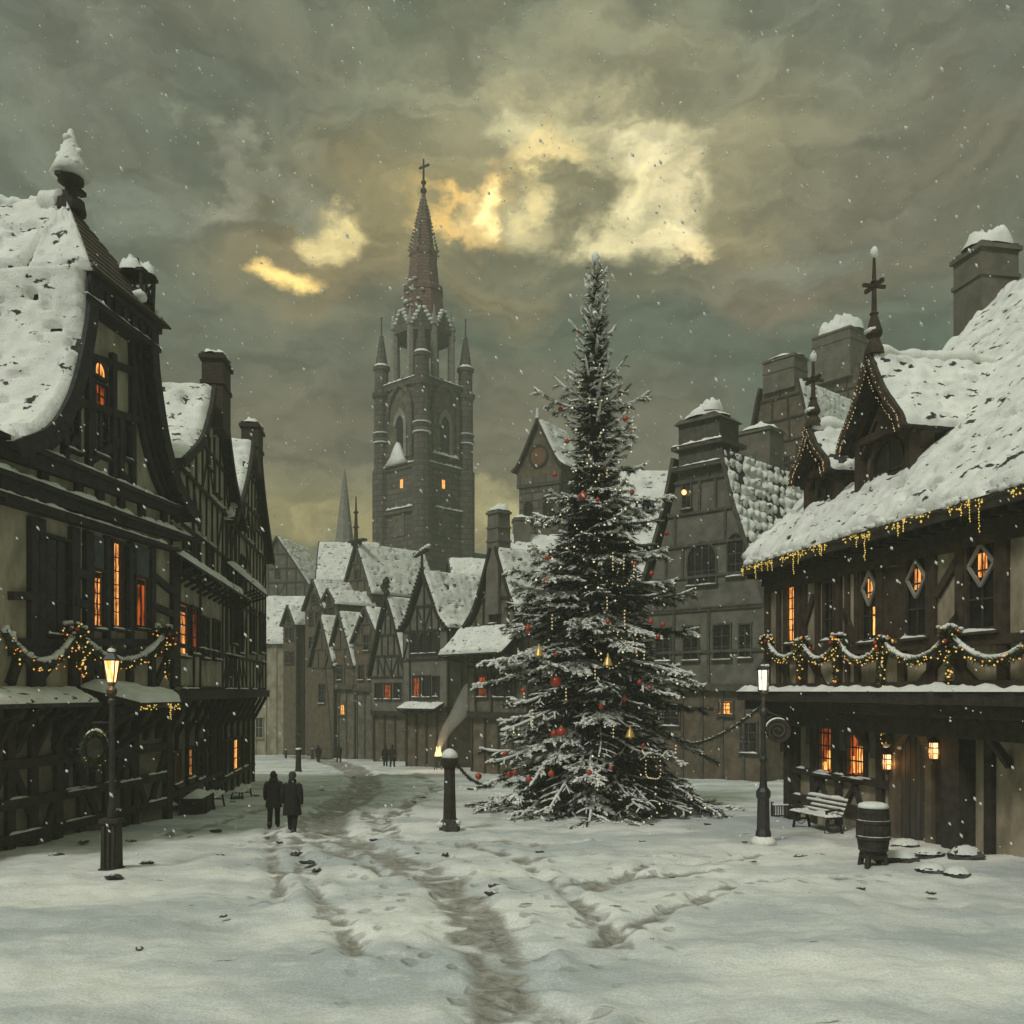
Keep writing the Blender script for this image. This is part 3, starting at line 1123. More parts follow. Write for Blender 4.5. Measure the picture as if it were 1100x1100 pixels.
PATH = pix_path([(318, 812), (352, 816), (378, 824), (396, 836), (396, 850), (378, 862), (356, 874), (350, 886), (362, 899), (392, 912), (430, 926),
                 (462, 941), (488, 957), (505, 975), (520, 1010), (540, 1060), (560, 1110)])
RUTS = [pix_path([(300, 812), (345, 818), (372, 828), (384, 840), (372, 853), (345, 868), (325, 882), (322, 896), (345, 910), (385, 925), (420, 940)]),
        pix_path([(470, 846), (440, 862), (420, 876), (414, 886), (425, 896), (455, 904), (500, 910), (535, 914), (560, 924), (580, 940), (605, 956), (630, 975), (680, 1020)]),
        pix_path([(560, 928), (600, 922), (650, 918), (700, 920)]),
        pix_path([(604, 948), (650, 944), (720, 940), (770, 936)]),
        pix_path([(395, 872), (402, 884), (410, 893), (430, 900)]),
        pix_path([(150, 905), (210, 890), (250, 880), (280, 870), (330, 862), (390, 852)]),
        pix_path([(438, 832), (455, 836), (472, 846), (440, 866), (432, 878)]),
        pix_path([(314, 897), (318, 915), (330, 940), (352, 975), (390, 1030)]),
        pix_path([(294, 889), (290, 905), (296, 930), (304, 970)]),
        pix_path([(640, 905), (600, 908), (560, 902), (520, 905), (500, 910)]),
        pix_path([(820, 915), (760, 925), (700, 930), (640, 950), (610, 962)]),
        pix_path([(940, 940), (860, 945), (800, 952), (720, 975), (640, 1010)])]


def seg_dist(P, Q):
    """distance of points P (n, 2) from a polyline, and how far along"""
    best = np.full(len(P), 1e9)
    for a, b in zip(Q, Q[1:]):
        a, b = np.array(a), np.array(b)
        ab = b - a
        t = np.clip(((P - a) @ ab) / max(ab @ ab, 1e-9), 0, 1)
        d = np.linalg.norm(P - (a + t[:, None] * ab), axis=1)
        best = np.minimum(best, d)
    return best


def build_ground():
    ys = np.concatenate([np.arange(-30, 4, 4.0), np.geomspace(4, 130, 430), [145, 165, 185]])
    ts = np.linspace(-1, 1, 300)
    X = []
    Y = []
    for y in ys:
        half = max(14, abs(y) * 0.62 + 6) if y < 131 else 140
        X.append(ts * half)
        Y.append(np.full(len(ts), y))
    X, Y = np.concatenate(X), np.concatenate(Y)
    P = np.stack([X, Y], 1)
    wob = np.array([mn.noise(Vector((x * .7, y * .7, 0))) for x, y in P])
    wob2 = np.array([mn.noise(Vector((x * 2.3, y * 2.3, 3))) for x, y in P])
    lump = np.array([fnoise(x * .33, y * .33, 1, 4) for x, y in P])
    fine = np.array([fnoise(x * 1.7, y * 1.2, 7, 3) for x, y in P])
    Z = np.array([gz(y) for y in Y])
    amp = np.clip(1 - (Y - 60) / 80, 0.1, 1)
    Z = Z + (0.12 * lump + 0.055 * fine) * amp
    mud = np.zeros(len(P))
    d = seg_dist(P, PATH) + wob * .35 + wob2 * .22
    trod = np.exp(-(d / (1.5 + .02 * Y)) ** 2)
    w = 0.40 + 0.009 * Y
    m = np.clip((w + .25 - d) / .5, 0, 1)
    Z -= 0.09 * m
    Z += 0.07 * np.exp(-((d - w - .3) / .28) ** 2) * (0.6 + .8 * wob2)
    mud = np.maximum(mud, m * np.clip(0.80 + wob2 * .9 + wob * .5, 0, 1))
    for i, r in enumerate(RUTS):
        d = seg_dist(P, r) + wob * .2 + wob2 * .12
        wd = 0.13 + 0.005 * Y
        m = np.clip((wd + .1 - d) / .2, 0, 1) * np.clip(.75 + wob2 * 1.4, 0, 1)
        Z -= 0.09 * m
        Z += 0.05 * np.exp(-((d - wd - .2) / .2) ** 2) * (.7 + wob)
        mud = np.maximum(mud, m * .9)
        trod = np.maximum(trod, .8 * np.exp(-(d / .8) ** 2))
    n = len(ts)
    k = len(ys)
    fs = [(j * n + i, j * n + i + 1, (j + 1) * n + i + 1, (j + 1) * n + i) for j in range(k - 1) for i in range(n - 1)]
    me = bpy.data.meshes.new('ground')
    me.from_pydata(np.stack([X, Y, Z], 1).tolist(), [], fs)
    at_ = me.attributes.new('mud', 'FLOAT', 'POINT')
    at_.data.foreach_set('value', mud.astype(np.float32))
    at_ = me.attributes.new('trod', 'FLOAT', 'POINT')
    at_.data.foreach_set('value', trod.astype(np.float32))
    me.polygons.foreach_set('use_smooth', [True] * len(me.polygons))
    m = bpy.data.materials.new('trodden_snow')
    m.use_nodes = True
    t = m.node_tree
    b = t.nodes['Principled BSDF']
    b.inputs['Specular IOR Level'].default_value = 0.3
    tc = nd(t, 'ShaderNodeTexCoord')
    ob = tc.outputs['Object']
    big = noise_n(t, vmath(t, 'MULTIPLY', ob, (0.35, .9, 1)).outputs[0], 0.55, 6, 0.6).outputs['Fac']
    small = noise_n(t, vmath(t, 'MULTIPLY', ob, (0.8, 1.3, 1)).outputs[0], 2.2, 7, 0.65).outputs['Fac']
    c = mixc(t, smooth(t, big, .36, .64), (0.47, 0.50, 0.50), (0.79, 0.785, 0.73))
    c = mixc(t, smooth(t, small, .52, .74, 0, .5), c, (0.42, 0.44, 0.43))
    c = mixc(t, smooth(t, small, .45, .28, 0, .6), c, (0.76, 0.75, 0.69))
    a = nd(t, 'ShaderNodeAttribute', attribute_name='mud')
    brk = noise_n(t, ob, 5.0, 6, 0.7).outputs['Fac']
    mm = math_n(t, 'ADD', a.outputs['Fac'], math_n(t, 'MULTIPLY', math_n(t, 'SUBTRACT', brk, .5), 1.1))
    mf = smooth(t, mm, .32, .72)
    mudc = mixc(t, smooth(t, brk, .35, .65), (0.200, 0.185, 0.158), (0.40, 0.385, 0.345))
    c = mixc(t, mf, c, mudc)
    # boot prints where people have walked
    tr_ = nd(t, 'ShaderNodeAttribute', attribute_name='trod')
    vo = nd(t, 'ShaderNodeTexVoronoi', feature='F1')
    lk(t, vmath(t, 'MULTIPLY', vmath(t, 'ADD', ob, vmath(t, 'MULTIPLY', noise_n(t, ob, 3.0, 2).outputs['Color'], (.2, .2, 0)).outputs[0]).outputs[0], (2.6, 1.7, 0.0)).outputs[0], vo.inputs['Vector'])
    vo.inputs['Scale'].default_value = 1.0
    pit = math_n(t, 'MULTIPLY', smooth(t, vo.outputs['Distance'], .34, .16), smooth(t, math_n(t, 'ADD', tr_.outputs['Fac'], math_n(t, 'MULTIPLY', math_n(t, 'SUBTRACT', small, .5), .9)), .30, .62))
    c = mixc(t, math_n(t, 'MULTIPLY', pit, .55), c, (0.30, 0.30, 0.285))
    # scattered bare patches where cobbles show
    sp = noise_n(t, vmath(t, 'MULTIPLY', ob, (0.8, 2.0, 1)).outputs[0], 1.6, 5, 0.62).outputs['Fac']
    c = mixc(t, smooth(t, sp, .685, .72, 0, .85), c, (0.15, 0.145, 0.13))
    lk(t, c, b.inputs['Base Color'])
    grain = noise_n(t, ob, 30.0, 3, .7).outputs['Fac']
    c2 = mixc(t, 1.0, c, smooth(t, grain, .3, .7, .82, 1.10), 'MULTIPLY')
    lk(t, c2, b.inputs['Base Color'])
    rg = smooth(t, mf, 0, 1, .75, .5)
    lk(t, rg, b.inputs['Roughness'])
    bp = nd(t, 'ShaderNodeBump')
    bp.inputs['Strength'].default_value = .6
    bp.inputs['Distance'].default_value = .07
    lk(t, math_n(t, 'SUBTRACT', math_n(t, 'ADD', small, math_n(t, 'ADD', math_n(t, 'MULTIPLY', brk, .5), math_n(t, 'MULTIPLY', grain, .18))), math_n(t, 'MULTIPLY', pit, 1.1)), bp.inputs['Height'])
    lk(t, bp.outputs[0], b.inputs['Normal'])
    me.materials.append(m)
    o = bpy.data.objects.new('ground', me)
    COL.objects.link(o)
    o['kind'] = 'structure'
    return o


build_ground()

# ------------------------------------------------------------------ left foreground house: bell gable over the street
rnd = random.Random(3)
LA = math.atan2(1, 0.115)
L1 = Frame((-11.336, 26.2), LA, gz(26.2))
ZO = CAMZ - L1.base                                    # local z = height over the viewer's eye + ZO
h1 = thing('gabled_house', 'tall black-timbered house with a bell-curved gable and brown tiled hood, at far left', 'house', L1.loc(), LA)


def rects(par, F, off, items, **kw):
    for it in items:
        x0, x1, y0, y1 = it[:4]
        k = dict(kw)
        if len(it) > 4:
            k.update(it[4])
        xm, ym = (x0 + x1) / 2, 0
        u0, _ = F.hit(x0, y0, off)
        u1, _ = F.hit(x1, y0, off)
        _, zt = F.hit(xm, y0, off)
        _, zb = F.hit(xm, y1, off)
        window(par, min(u0, u1), max(u0, u1), zb, zt, y=off - .01, **k)


def pbeam(mb, F, off, p, q, w, proud=.06):
    u0, z0 = F.hit(*p, off)
    u1, z1 = F.hit(*q, off)
    mb.beam((u0, off - proud, z0), (u1, off - proud, z1), w, proud * 2)


PROF1 = smooth_prof([(4.75, ZO + 5.75), (3.5, ZO + 6.45), (2.65, ZO + 7.5), (2.12, ZO + 8.8), (1.82, ZO + 10.0), (1.78, ZO + 11.2)], 5)
wp1 = [(max(x - .3, .05), z) for x, z in PROF1]
poly = [(x, z) for x, z in wp1] + [(-x, z) for x, z in reversed(wp1)]
MB().prism(poly, 0, 11).build('gable_wall', M['plaster'], h1)
MB().box(-7.0, 4.3, 0.0, 11, ZO, ZO + 5.748).build('wall', M['plaster'], h1)
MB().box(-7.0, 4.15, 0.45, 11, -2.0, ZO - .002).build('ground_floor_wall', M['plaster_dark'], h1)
roof_parts(h1, PROF1, -.45, 12, .2, board='timber_blue', snow=dict(h=.2, res=.11, bare=.30, seed=2.2, edge=.1), bw=.42)
# inner moulding that follows the curve
for sd_ in (-1, 1):
    b = MB()
    for a, c in zip(PROF1, PROF1[1:]):
        for off_, wd, yy in ((.52, .13, -.16), (.78, .20, -.08)):
            b.beam((sd_ * (a[0] - off_ * .93), yy, a[1] - off_ * .3), (sd_ * (c[0] - off_ * .93), yy, c[1] - off_ * .3), wd, .14)
    b.build('curved_moulding', M['timber_blue'], h1)
# hood
zt, za = ZO + 11.2, ZO + 13.75
hd = MB()
hd.add([(-1.9, -.75, zt - .25), (2.1, -.75, zt - .25), (0, 1.2, za), (-1.9, 1.2, zt - .1), (2.1, 1.2, zt - .1)],
       [(0, 1, 2), (0, 2, 3), (1, 4, 2), (0, 3, 4, 1)])
hood = hd.build('hood', M['browntile'], h1)
b = MB()
for i in range(11):                                    # tile courses stand out of the hood face
    k = i / 11
    w = 2.12 * (1 - k)
    y = -.75 + 1.95 * k
    z = zt - .25 + (za - zt + .25) * k
    b.hexa([(-w, y - .035, z + .02), (w, y - .035, z + .02), (w, y + .02, z - .02), (-w, y + .02, z - .02),
            (-w * .93, y + .10, z + .20), (w * .93, y + .10, z + .20), (w * .93, y + .14, z + .18), (-w * .93, y + .14, z + .18)])
b.build('tile_courses', M['browntile'], hood)
s = MB()


def hipf(a, c):
    p0, p1, p2 = Vector((-1.9, -.72, zt - .25)), Vector((-1.9, 1.2, zt - .12)), Vector((0, 1.2, za))
    n = (p1 - p0).cross(p2 - p0).normalized()
    n = -n if n.x > 0 else n
    return p0.lerp(p1, a).lerp(p2, c), n


snow_sheet(s, hipf, 2, 3, h=.2, res=.1, bare=0.05, seed=4, edge=.06, lump=.7)
s.build('hood_snow', M['snow_roof'], hood, True)
UP = [(1.86, zt - .06), (0.03, za)]
roof_parts(h1, UP, 1.2, 12, .16, snow=dict(h=.2, res=.11, bare=.3, seed=6.5, edge=.06), boards=(False, False))
# frieze under the hood
b = MB()
b.box(-1.7, 1.85, -.42, .1, ZO + 10.35, zt - .30)
b.box(-1.72, 2.0, -.55, .1, zt - .44, zt - .27)
b.box(-1.72, 2.0, -.52, .1, ZO + 10.20, ZO + 10.345)
for i in range(9):
    x = -1.8 + i * .45
    b.box(x - .07, x + .07, -.50, -.42, ZO + 10.4, zt - .45)
fz = b.build('frieze', M['timber_blue'], h1)
snow_pad(MB(), -2.0, 2.0, -.56, -.38, ZO + 10.345, .09, 1.5).build('frieze_snow', M['snow'], fz, True)
# little wooden turret on the hood, right side
td = MB()
tx, ty, tz = .95, -.35, zt + .05
for sx in (-1, 1):
    for sy in (-.28, .42):
        td.beam((tx + sx * .30, ty + sy, tz - .15), (tx + sx * .36, ty + sy, tz + .8), .09, .09)
    td.beam((tx + sx * .33, ty - .28, tz + .1), (tx + sx * .33, ty + .42, tz + .7), .06, .06, (1, 0, 0))
td.beam((tx - .3, ty - .3, tz + .1), (tx + .34, ty - .3, tz + .72), .06, .06)
td.beam((tx + .3, ty - .3, tz + .1), (tx - .34, ty - .3, tz + .72), .06, .06)
td.box(tx - .30, tx + .30, ty - .2, ty + .34, tz - .1, tz + .35)
td.box(tx - .46, tx + .46, ty - .38, ty + .52, tz + .78, tz + .88)
td.lathe([(.3, .86), (.12, 1.1), (.06, 1.35)], (tx, ty + .05, tz), 6)
for x in (tx - .2, tx + .2):
    td.box(x - .04, x + .04, ty - .35, ty - .31, tz + .1, tz + .79)
tur = td.build('roof_turret', M['timber'], h1)
s = MB()
mound(s, (tx, ty + .05, tz + .86), .52, .5, .42, 4.4, .8, 10, 24)
s.ball((tx - .5, ty - .3, tz), .22, 8, 6, (1, 1, .8), .4, 3)
s.ball((tx + .5, ty - .32, tz - .1), .16, 8, 6, (1, 1, .8), .4, 4)
s.build('turret_snow', M['snow'], tur, True)
# finial with its snow cone
b = MB().lathe([(.42, -.25), (.36, .1), (.2, .15), (.16, .5), (.36, .62), (.34, .74), (.16, .8), (.3, .95), (.1, 1.0)], (0, 1.15, za), 10)
b.box(-.62, .62, 1.05, 1.25, za + .52, za + .64)
fin = b.build('finial', M['timber'], h1)
s = MB().lathe([(.50, .78), (.56, .84), (.44, 1.1), (.28, 1.5), (.15, 1.85), (.07, 2.1), (.01, 2.15)], (0, 1.15, za), 12)
for i in range(16):
    k = rnd.random()
    a = rnd.uniform(0, 6.28)
    r = .44 * (1 - k) + .03
    s.ball((r * math.cos(a), 1.15 + r * math.sin(a), za + .85 + 1.2 * k), rnd.uniform(.06, .13), 7, 5, (1, 1, .9), .4, i)
s.build('finial_snow', M['snow'], fin, True)
# ridge snow lumps
s = MB()
snow_ridge(s, (0, 1.4, za + .06), (0, 12, za + .06), .28, 2, 110)
s.build('ridge_snow', M['snow'], h1, True)

# timber frame of the gable and the floors
b = MB()
for y0, y1, w in ((492, 548, .42), (528, 575, .40), (548, 592, .16)):
    pbeam(b, L1, 0, (-8, y0 - 12), (188, y1), w, .11 if w > .3 else .16)
for x in (44, 82, 105, 128, 150, 174):
    k = (x - 30) / 158
    pbeam(b, L1, 0, (x, 503 + 49 * k), (x, 530 + 45 * k), .30)
for x, yt, yb in ((67, 420, 500), (93, 372, 515), (119, 380, 525), (127, 450, 525), (140, 400, 530)):
    pbeam(b, L1, 0, (x, yt), (x, yb), .22, .07)
pbeam(b, L1, 0, (62, 425), (147, 452), .2)
pbeam(b, L1, 0, (95, 495), (126, 475), .2)
pbeam(b, L1, 0, (60, 500), (80, 470), .18)
pbeam(b, L1, 0, (126, 505), (150, 535), .18)
pbeam(b, L1, 0, (80, 378), (145, 400), .2)
pbeam(b, L1, 0, (70, 400), (93, 378), .16)
# main floor
for x, w in ((33, .34), (40, .3), (77, .36), (92, .34), (112, .22), (137, .24), (161, .26), (186, .5)):
    k = (x - 30) / 158
    pbeam(b, L1, 0, (x, 555 + 40 * k), (x, 738), w, .07)
for y0, y1, x0, x1 in ((612, 622, 76, 94), (645, 652, 76, 94), (690, 690, 8, 188), (617, 640, 160, 188), (650, 662, 160, 188), (700, 702, 8, 188), (640, 640, 8, 42)):
    pbeam(b, L1, 0, (x0, y0), (x1, y1), .20, .08)
for p, q in (((90, 695), (112, 738)), ((62, 700), (32, 738)), ((165, 735), (182, 700)), ((20, 700), (8, 735))):
    pbeam(b, L1, 0, p, q, .26)
b.build('timber_frame', M['timber_blue'], h1)
led = MB()
s = MB()
for (y0, y1, h_) in ((480, 540, .12), (519, 568, .16), (541, 587, .1)):
    u0, z0 = L1.hit(-8, y0 - 10, -.1)
    u1, z1 = L1.hit(188, y1, -.1)
    zz = (z0 + z1) / 2
    led.box(-7.0, 4.5, -.34, 0, zz - .12, zz)
    snow_pad(s, -7.0, 4.5, -.36, -.05, zz, h_, zz)
lo = led.build('ledge', M['timber_blue'], h1)
s.build('ledge_snow', M['snow'], lo, True)
W = 'timber_blue'
rects(h1, L1, 0, [
    (99, 111, 389, 404, dict(glass='lit', arch=True, rows=1, sill=False)),
    (99, 112, 414, 436, dict(glass='lit_red', rows=2, sill=False)),
    (99, 112, 442, 486, dict(glass='glass_dark', rows=3)),
    (69, 81, 436, 480, dict(rows=3)),
    (130, 137, 452, 490, dict(rows=3)),
    (48, 73, 580, 678, dict(rows=3)),
    (98, 108, 614, 672, dict(glass='lit', rows=5)),
    (119, 127, 584, 672, dict(glass='lit', rows=6)),
    (128, 135, 587, 674, dict(rows=5)),
    (144, 156, 622, 672, dict(glass='lit_red', rows=1)),
], wood=W)
for x0, x1, y0, y1 in ((98, 108, 575, 612), (144, 157, 586, 620)):
    u0, z1 = L1.hit(x0, y0)
    u1, _ = L1.hit(x1, y0)
    _, z0 = L1.hit((x0 + x1) / 2, y1)
    MB().box(u0, u1, -.1, -.002, z0, z1).build('shutter', M['shutter'], h1)
# jetty, street floor and canopy
b = MB()
b.box(-7.0, 4.45, -.30, .5, ZO - .38, ZO - .01)
for i in range(15):
    u = -6.6 + i * .78
    b.beam((u, .47, ZO - 1.5), (u, -.12, ZO - .4), .2, .18, (1, 0, 0))
b.build('jetty_beam', M['timber'], h1)
b = MB()
for x in (8, 33, 60, 85, 112, 132, 143):
    u, _ = L1.hit(x, 800, .45)
    b.box(u - .15, u + .15, .33, .44, -1.2, ZO - .35)
for z in (.4, 1.25, 2.2):
    b.box(-7, 4.2, .3, .46, z - .13, z + .13)
for i in range(8):
    u = -6.4 + i * 1.35
    b.beam((u, .40, .4 if i % 2 else 2.2), (u + 1.1, .40, 2.2 if i % 2 else .4), .22, .12)
b.beam((4.12, .42, -1.3), (4.12, .42, ZO - .3), .34, .3)
b.build('street_floor_timbers', M['timber'], h1)
s = MB()
for z in (.4, 1.25):
    for i in range(5):
        u = -6.5 + 2.2 * i + rnd.uniform(0, .6)
        snow_pad(s, u, u + rnd.uniform(.6, 1.4), .28, .38, z + .13, .06, u)
s.build('rail_snow', M['snow'], h1, True)
window(h1, -1.4, -.2, 1.4, 2.7, y=.44, wood='timber', rows=2, cols=3)
window(h1, 1.2, 2.2, 1.4, 2.7, y=.44, wood='timber', rows=2, cols=2)
pent_roof(h1, -7.0, -1.9, ZO + .05, .9, .35, y=-.02, wood='timber', h=.14)
# canopy
u0, _ = L1.hit(83, 735, 0)
u1, _ = L1.hit(133, 735, 0)
b = MB()
zc = ZO + .12
b.hexa([(u0, -1.75, zc - .60), (u1, -1.75, zc - .60), (u1, 0, zc - .15), (u0, 0, zc - .15),
        (u0, -1.75, zc - .42), (u1, -1.75, zc - .42), (u1, 0, zc), (u0, 0, zc)])
for u in (u0 + .2, u1 - .2):
    b.beam((u, .3, zc - 1.9), (u, -1.55, zc - .58), .14, .14, (1, 0, 0))
    b.beam((u, .3, zc - .6), (u, -1.6, zc - .62), .12, .12, (1, 0, 0))
cn = b.build('canopy', M['timber'], h1)
nn = Vector((0, -.42, 1.75)).normalized()
s = snow_sheet(MB(), lambda a, c: (Vector((u0 + (u1 - u0) * a, -1.78 * (1 - c), zc - .42 * (1 - c))), nn), u1 - u0, 1.8, h=.2, res=.09, bare=.06, seed=8, edge=.12)
s.build('canopy_snow', M['snow'], cn, True)
CANOPY_EDGE = [L1.world(u0 + (u1 - u0) * i / 12, -1.78, zc - .55) for i in range(13)]

# ------------------------------------------------------------------ the two houses further along the left street
L2A = math.atan2(22, -2.8)
L2 = Frame((-10.95, 30.6), L2A, gz(36))


def street_house(name, label, xa, xb, xc, prof, F, wins, lit_low, seed, depth=11, roofkw={}):
    u0, _ = F.hit(xa, 742)
    u1, _ = F.hit(xb, 742)
    uc = F.hit(xc, 742)[0] if xc else (u0 + u1) / 2
    P = F.world((u0 + u1) / 2, 0, 0)
    base = gz(P.y)
    G = Frame((P.x, P.y), F.ang, base)
    hw = (u1 - u0) / 2
    zo = CAMZ - base
    h = thing(name, label, 'house', G.loc(), F.ang)
    pr = smooth_prof([(hw * a, zo + z) for a, z in prof], 5)
    rn = random.Random(seed)
    wpr = [(max(x - .25, .05), z) for x, z in pr]
    MB().prism(wpr + [(-x, z) for x, z in reversed(wpr)], 0.0, depth).build('gable_wall', M['plaster'], h)
    MB().box(-hw + .2, hw - .2, .08, depth, zo, pr[0][1] - .002).build('wall', M['plaster'], h)
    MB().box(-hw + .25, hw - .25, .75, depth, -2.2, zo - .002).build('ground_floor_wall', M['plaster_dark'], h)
    kw = dict(h=.2, res=.12, bare=.30, seed=seed * 1.7)
    kw.update(roofkw)
    roof_parts(h, pr, -.35, depth + .5, .18, snow=kw, board='timber', bw=.32)
    t = MB()
    av = []
    for it in wins:
        q0, q1 = G.hit(it[0], it[2], .08)
        q2, _ = G.hit(it[1], it[2], .08)
        av.append((q0 - .1, q2 + .1, G.hit(it[0], it[3], .08)[1], q1))
    wa = lambda z: clipw(wpr, z)
    zg = pr[0][1]
    for i, (a, c) in enumerate(((zg, zg + 1.7), (zg + 1.7, zg + 3.3), (zg + 3.3, pr[-1][1]))):
        timbering(t, wa, a, min(c, pr[-1][1]), 0, 1.15, .13, i == 0, rn, rails=(a,), proud=.03)
    fl = [zo + .1, zo + 1.5, zo + 3.9, zo + 5.6, zg - .05]
    for a, c in zip(fl, fl[1:]):
        timbering(t, wa, a, c, .08, 1.1, .13, True, rn, x0=-hw + .25, x1=hw - .25, rails=(a,), proud=.03, avoid=av)
    t.build('timber_frame', M['timber'], h)
    b = MB().box(-hw + .1, hw - .1, -.15, .8, zo - .34, zo + .02)
    n = int(hw * 2 / 1.7)
    for i in range(n + 1):
        u = -hw + .4 + (2 * hw - .8) * i / n
        b.beam((u, .74, zo - 1.7), (u, .02, zo - .34), .16, .16, (1, 0, 0))
        b.box(u - .1, u + .1, .62, .74, -1.6, zo - .3)
    b.box(-hw + .3, hw - .3, .6, .74, .65, .85)
    b.build('jetty_beam', M['timber'], h)
    s = MB()
    for zz, yy in ((fl[1], -.03), (fl[3], -.03), (zg, -.10), (zo + .02, -.1)):
        for i in range(4):
            u = rn.uniform(-hw + .3, hw - 1.6)
            snow_pad(s, u, u + rn.uniform(.7, 1.6), yy - .12, yy + .06, zz + .07, .06, u + zz)
    s.build('ledge_snow', M['snow'], h, True)
    f2 = Frame((P.x, P.y), F.ang, base)
    rects(h, f2, .08, wins, wood='timber', snow=True)
    for (u, w, z, hh, gl) in lit_low:
        window(h, u - w / 2, u + w / 2, z, z + hh, y=.74, glass=gl, wood='timber', rows=3, cols=3)
    return h, G, hw, zo, pr


hB, GB, hwB, zoB, prB = street_house('gabled_house', 'dark narrow gabled house with snowy roof right beside the bell-gabled house', 184, 256, None,
    [(1.0, 7.4), (.80, 8.0), (.52, 9.0), (.30, 10.4), (.20, 11.4)], L2,
    [(187.5, 200, 650, 702, dict(glass='lit', rows=5)), (204, 210, 654, 700, dict(glass='lit_red', rows=3)), (216, 222, 665, 705), (228, 234, 668, 706),
     (196, 203, 578, 612), (206, 212, 582, 615), (221, 227, 588, 618), (238, 243, 600, 624), (219, 223, 470, 500), (229, 233, 500, 530)],
    [(-2.6, 1.0, 1.2, 1.0, 'lit_hot'), (-.4, 1.0, 1.2, 1.0, 'lit_hot'), (1.4, 1.0, 1.0, 1.4, 'glass_dark'), (3.2, .9, .3, 2.2, 'glass_dark')], 4)
chimney(hB, .9, -.05, zoB + 10.2, zoB + 13.1, 1.7, .8, 'brick', 1, .22, 0, seed=1)
pent_roof(hB, -hwB + .1, hwB - .4, zoB + 4.55, .75, .5, y=.06, wood='timber', h=.16, seed=1)
hC, GC, hwC, zoC, prC = street_house('gabled_house', 'dark narrow gabled house at the far end of the dark left row', 243, 287, None,
    [(1.0, 7.2), (.78, 8.2), (.50, 9.6), (.30, 11.0), (.20, 12.0)], L2,
    [(247, 252, 640, 690), (258, 263, 600, 640), (268, 272, 655, 700), (278, 282, 660, 700), (274, 277, 540, 570), (255, 259, 655, 700)],
    [(-2.2, 1.8, 1.0, 1.5, 'glass_dark'), (.4, 1.8, 1.0, 1.5, 'lit_hot'), (2.9, 1.3, 1.0, 1.4, 'glass_dark')], 9)
chimney(hC, .9, 0, zoC + 10.8, zoC + 13.2, 1.8, .8, 'brick', 1, .25, 0, seed=2)
pent_roof(hC, -hwC + .2, -hwC + 3.6, zoC + 5.5, 1.3, 1.1, y=.06, wood='timber', h=.16, seed=2)

# ------------------------------------------------------------------ the big house on the right
RA = math.atan2(-10.5, 2.1)
R1 = Frame((8.5, 31.0), RA, gz(26))
ZR = CAMZ - R1.base
h2 = thing('timbered_house', 'large brown timbered house at the right with two spired dormers and garlands', 'house', R1.loc(), RA)
LEN, SP = 17.5, 10.0
EZ = ZR + 4.2
MB().box(0, LEN, 0, 18.6, ZR, EZ - .25).build('wall', M['plaster_warm'], h2)
MB().box(.35, LEN, .7, 18.4, -2.2, ZR - .002).build('ground_floor_wall', M['plaster_warm'], h2)
b = MB()
b.add([(.02, 0.1, EZ - .26), (.02, 18.5, EZ - .26), (.02, 9.3, EZ + 9), (.12, 0.1, EZ - .26), (.12, 18.5, EZ - .26), (.12, 9.3, EZ + 9)],
      [(0, 2, 1), (3, 4, 5), (0, 3, 5, 2), (1, 2, 5, 4), (0, 1, 4, 3)])
b.build('gable_end_wall', M['plaster_brown'], h2)
b = MB()
for yA, yB in ((-.6, 9.4), (19.4, 9.4)):
    zA, zB = EZ, EZ + 10
    b.add([(-.5, yA, zA), (LEN, yA, zA), (LEN, yB, zB), (-.5, yB, zB), (-.5, yA, zA - .24), (LEN, yA, zA - .24), (LEN, yB, zB - .24), (-.5, yB, zB - .24)],
          [(0, 1, 2, 3), (7, 6, 5, 4), (0, 3, 7, 4), (1, 5, 6, 2), (0, 4, 5, 1), (2, 6, 7, 3)])
roof2 = b.build('roof', M['tile'], h2)
n45 = Vector((0, -1, 1)).normalized()
s = snow_sheet(MB(), lambda a, c: (Vector((-.52 + (LEN + .5) * a, -.66 + 10.05 * c, EZ - .02 + 10.05 * c)), n45), LEN, 14.1, h=.17, res=.085, bare=.34, seed=3.7, lump=.6, edge=.25, tiles=.035, tsize=.5, verge=.2, tbase=.9, tgap=.0)
s.build('roof_snow', M['snow_roof'], roof2, True)
s = MB()
snow_ridge(s, (-.40, -.5, EZ + .12), (-.36, 9.4, EZ + 10.05), .30, 3, 90)
snow_ridge(s, (.0, 1.5, EZ + 2.1), (.1, 9.4, EZ + 10.1), .24, 8, 80)
for i in range(70):
    s.ball((rnd.uniform(-.3, LEN), -.62, EZ + rnd.uniform(-.02, .08)), rnd.uniform(.06, .14), 7, 5, (1.6, 1, .8), .5, i)
s.build('verge_snow', M['snow'], roof2, True)
b = MB()
b.beam((-.55, -.66, EZ - .16), (-.55, 9.4, EZ + 9.9), .3, .1, (-1, 0, 0))
b.box(-.5, LEN, -.68, -.56, EZ - .34, EZ - .04)
for i in range(34):
    u = -.3 + i * .53
    b.box(u - .08, u + .08, -.55, .02, EZ - .46, EZ - .26)
b.box(-.1, LEN, -.16, 0, EZ - .75, EZ - .45)
b.build('eaves_board', M['timber'], h2)
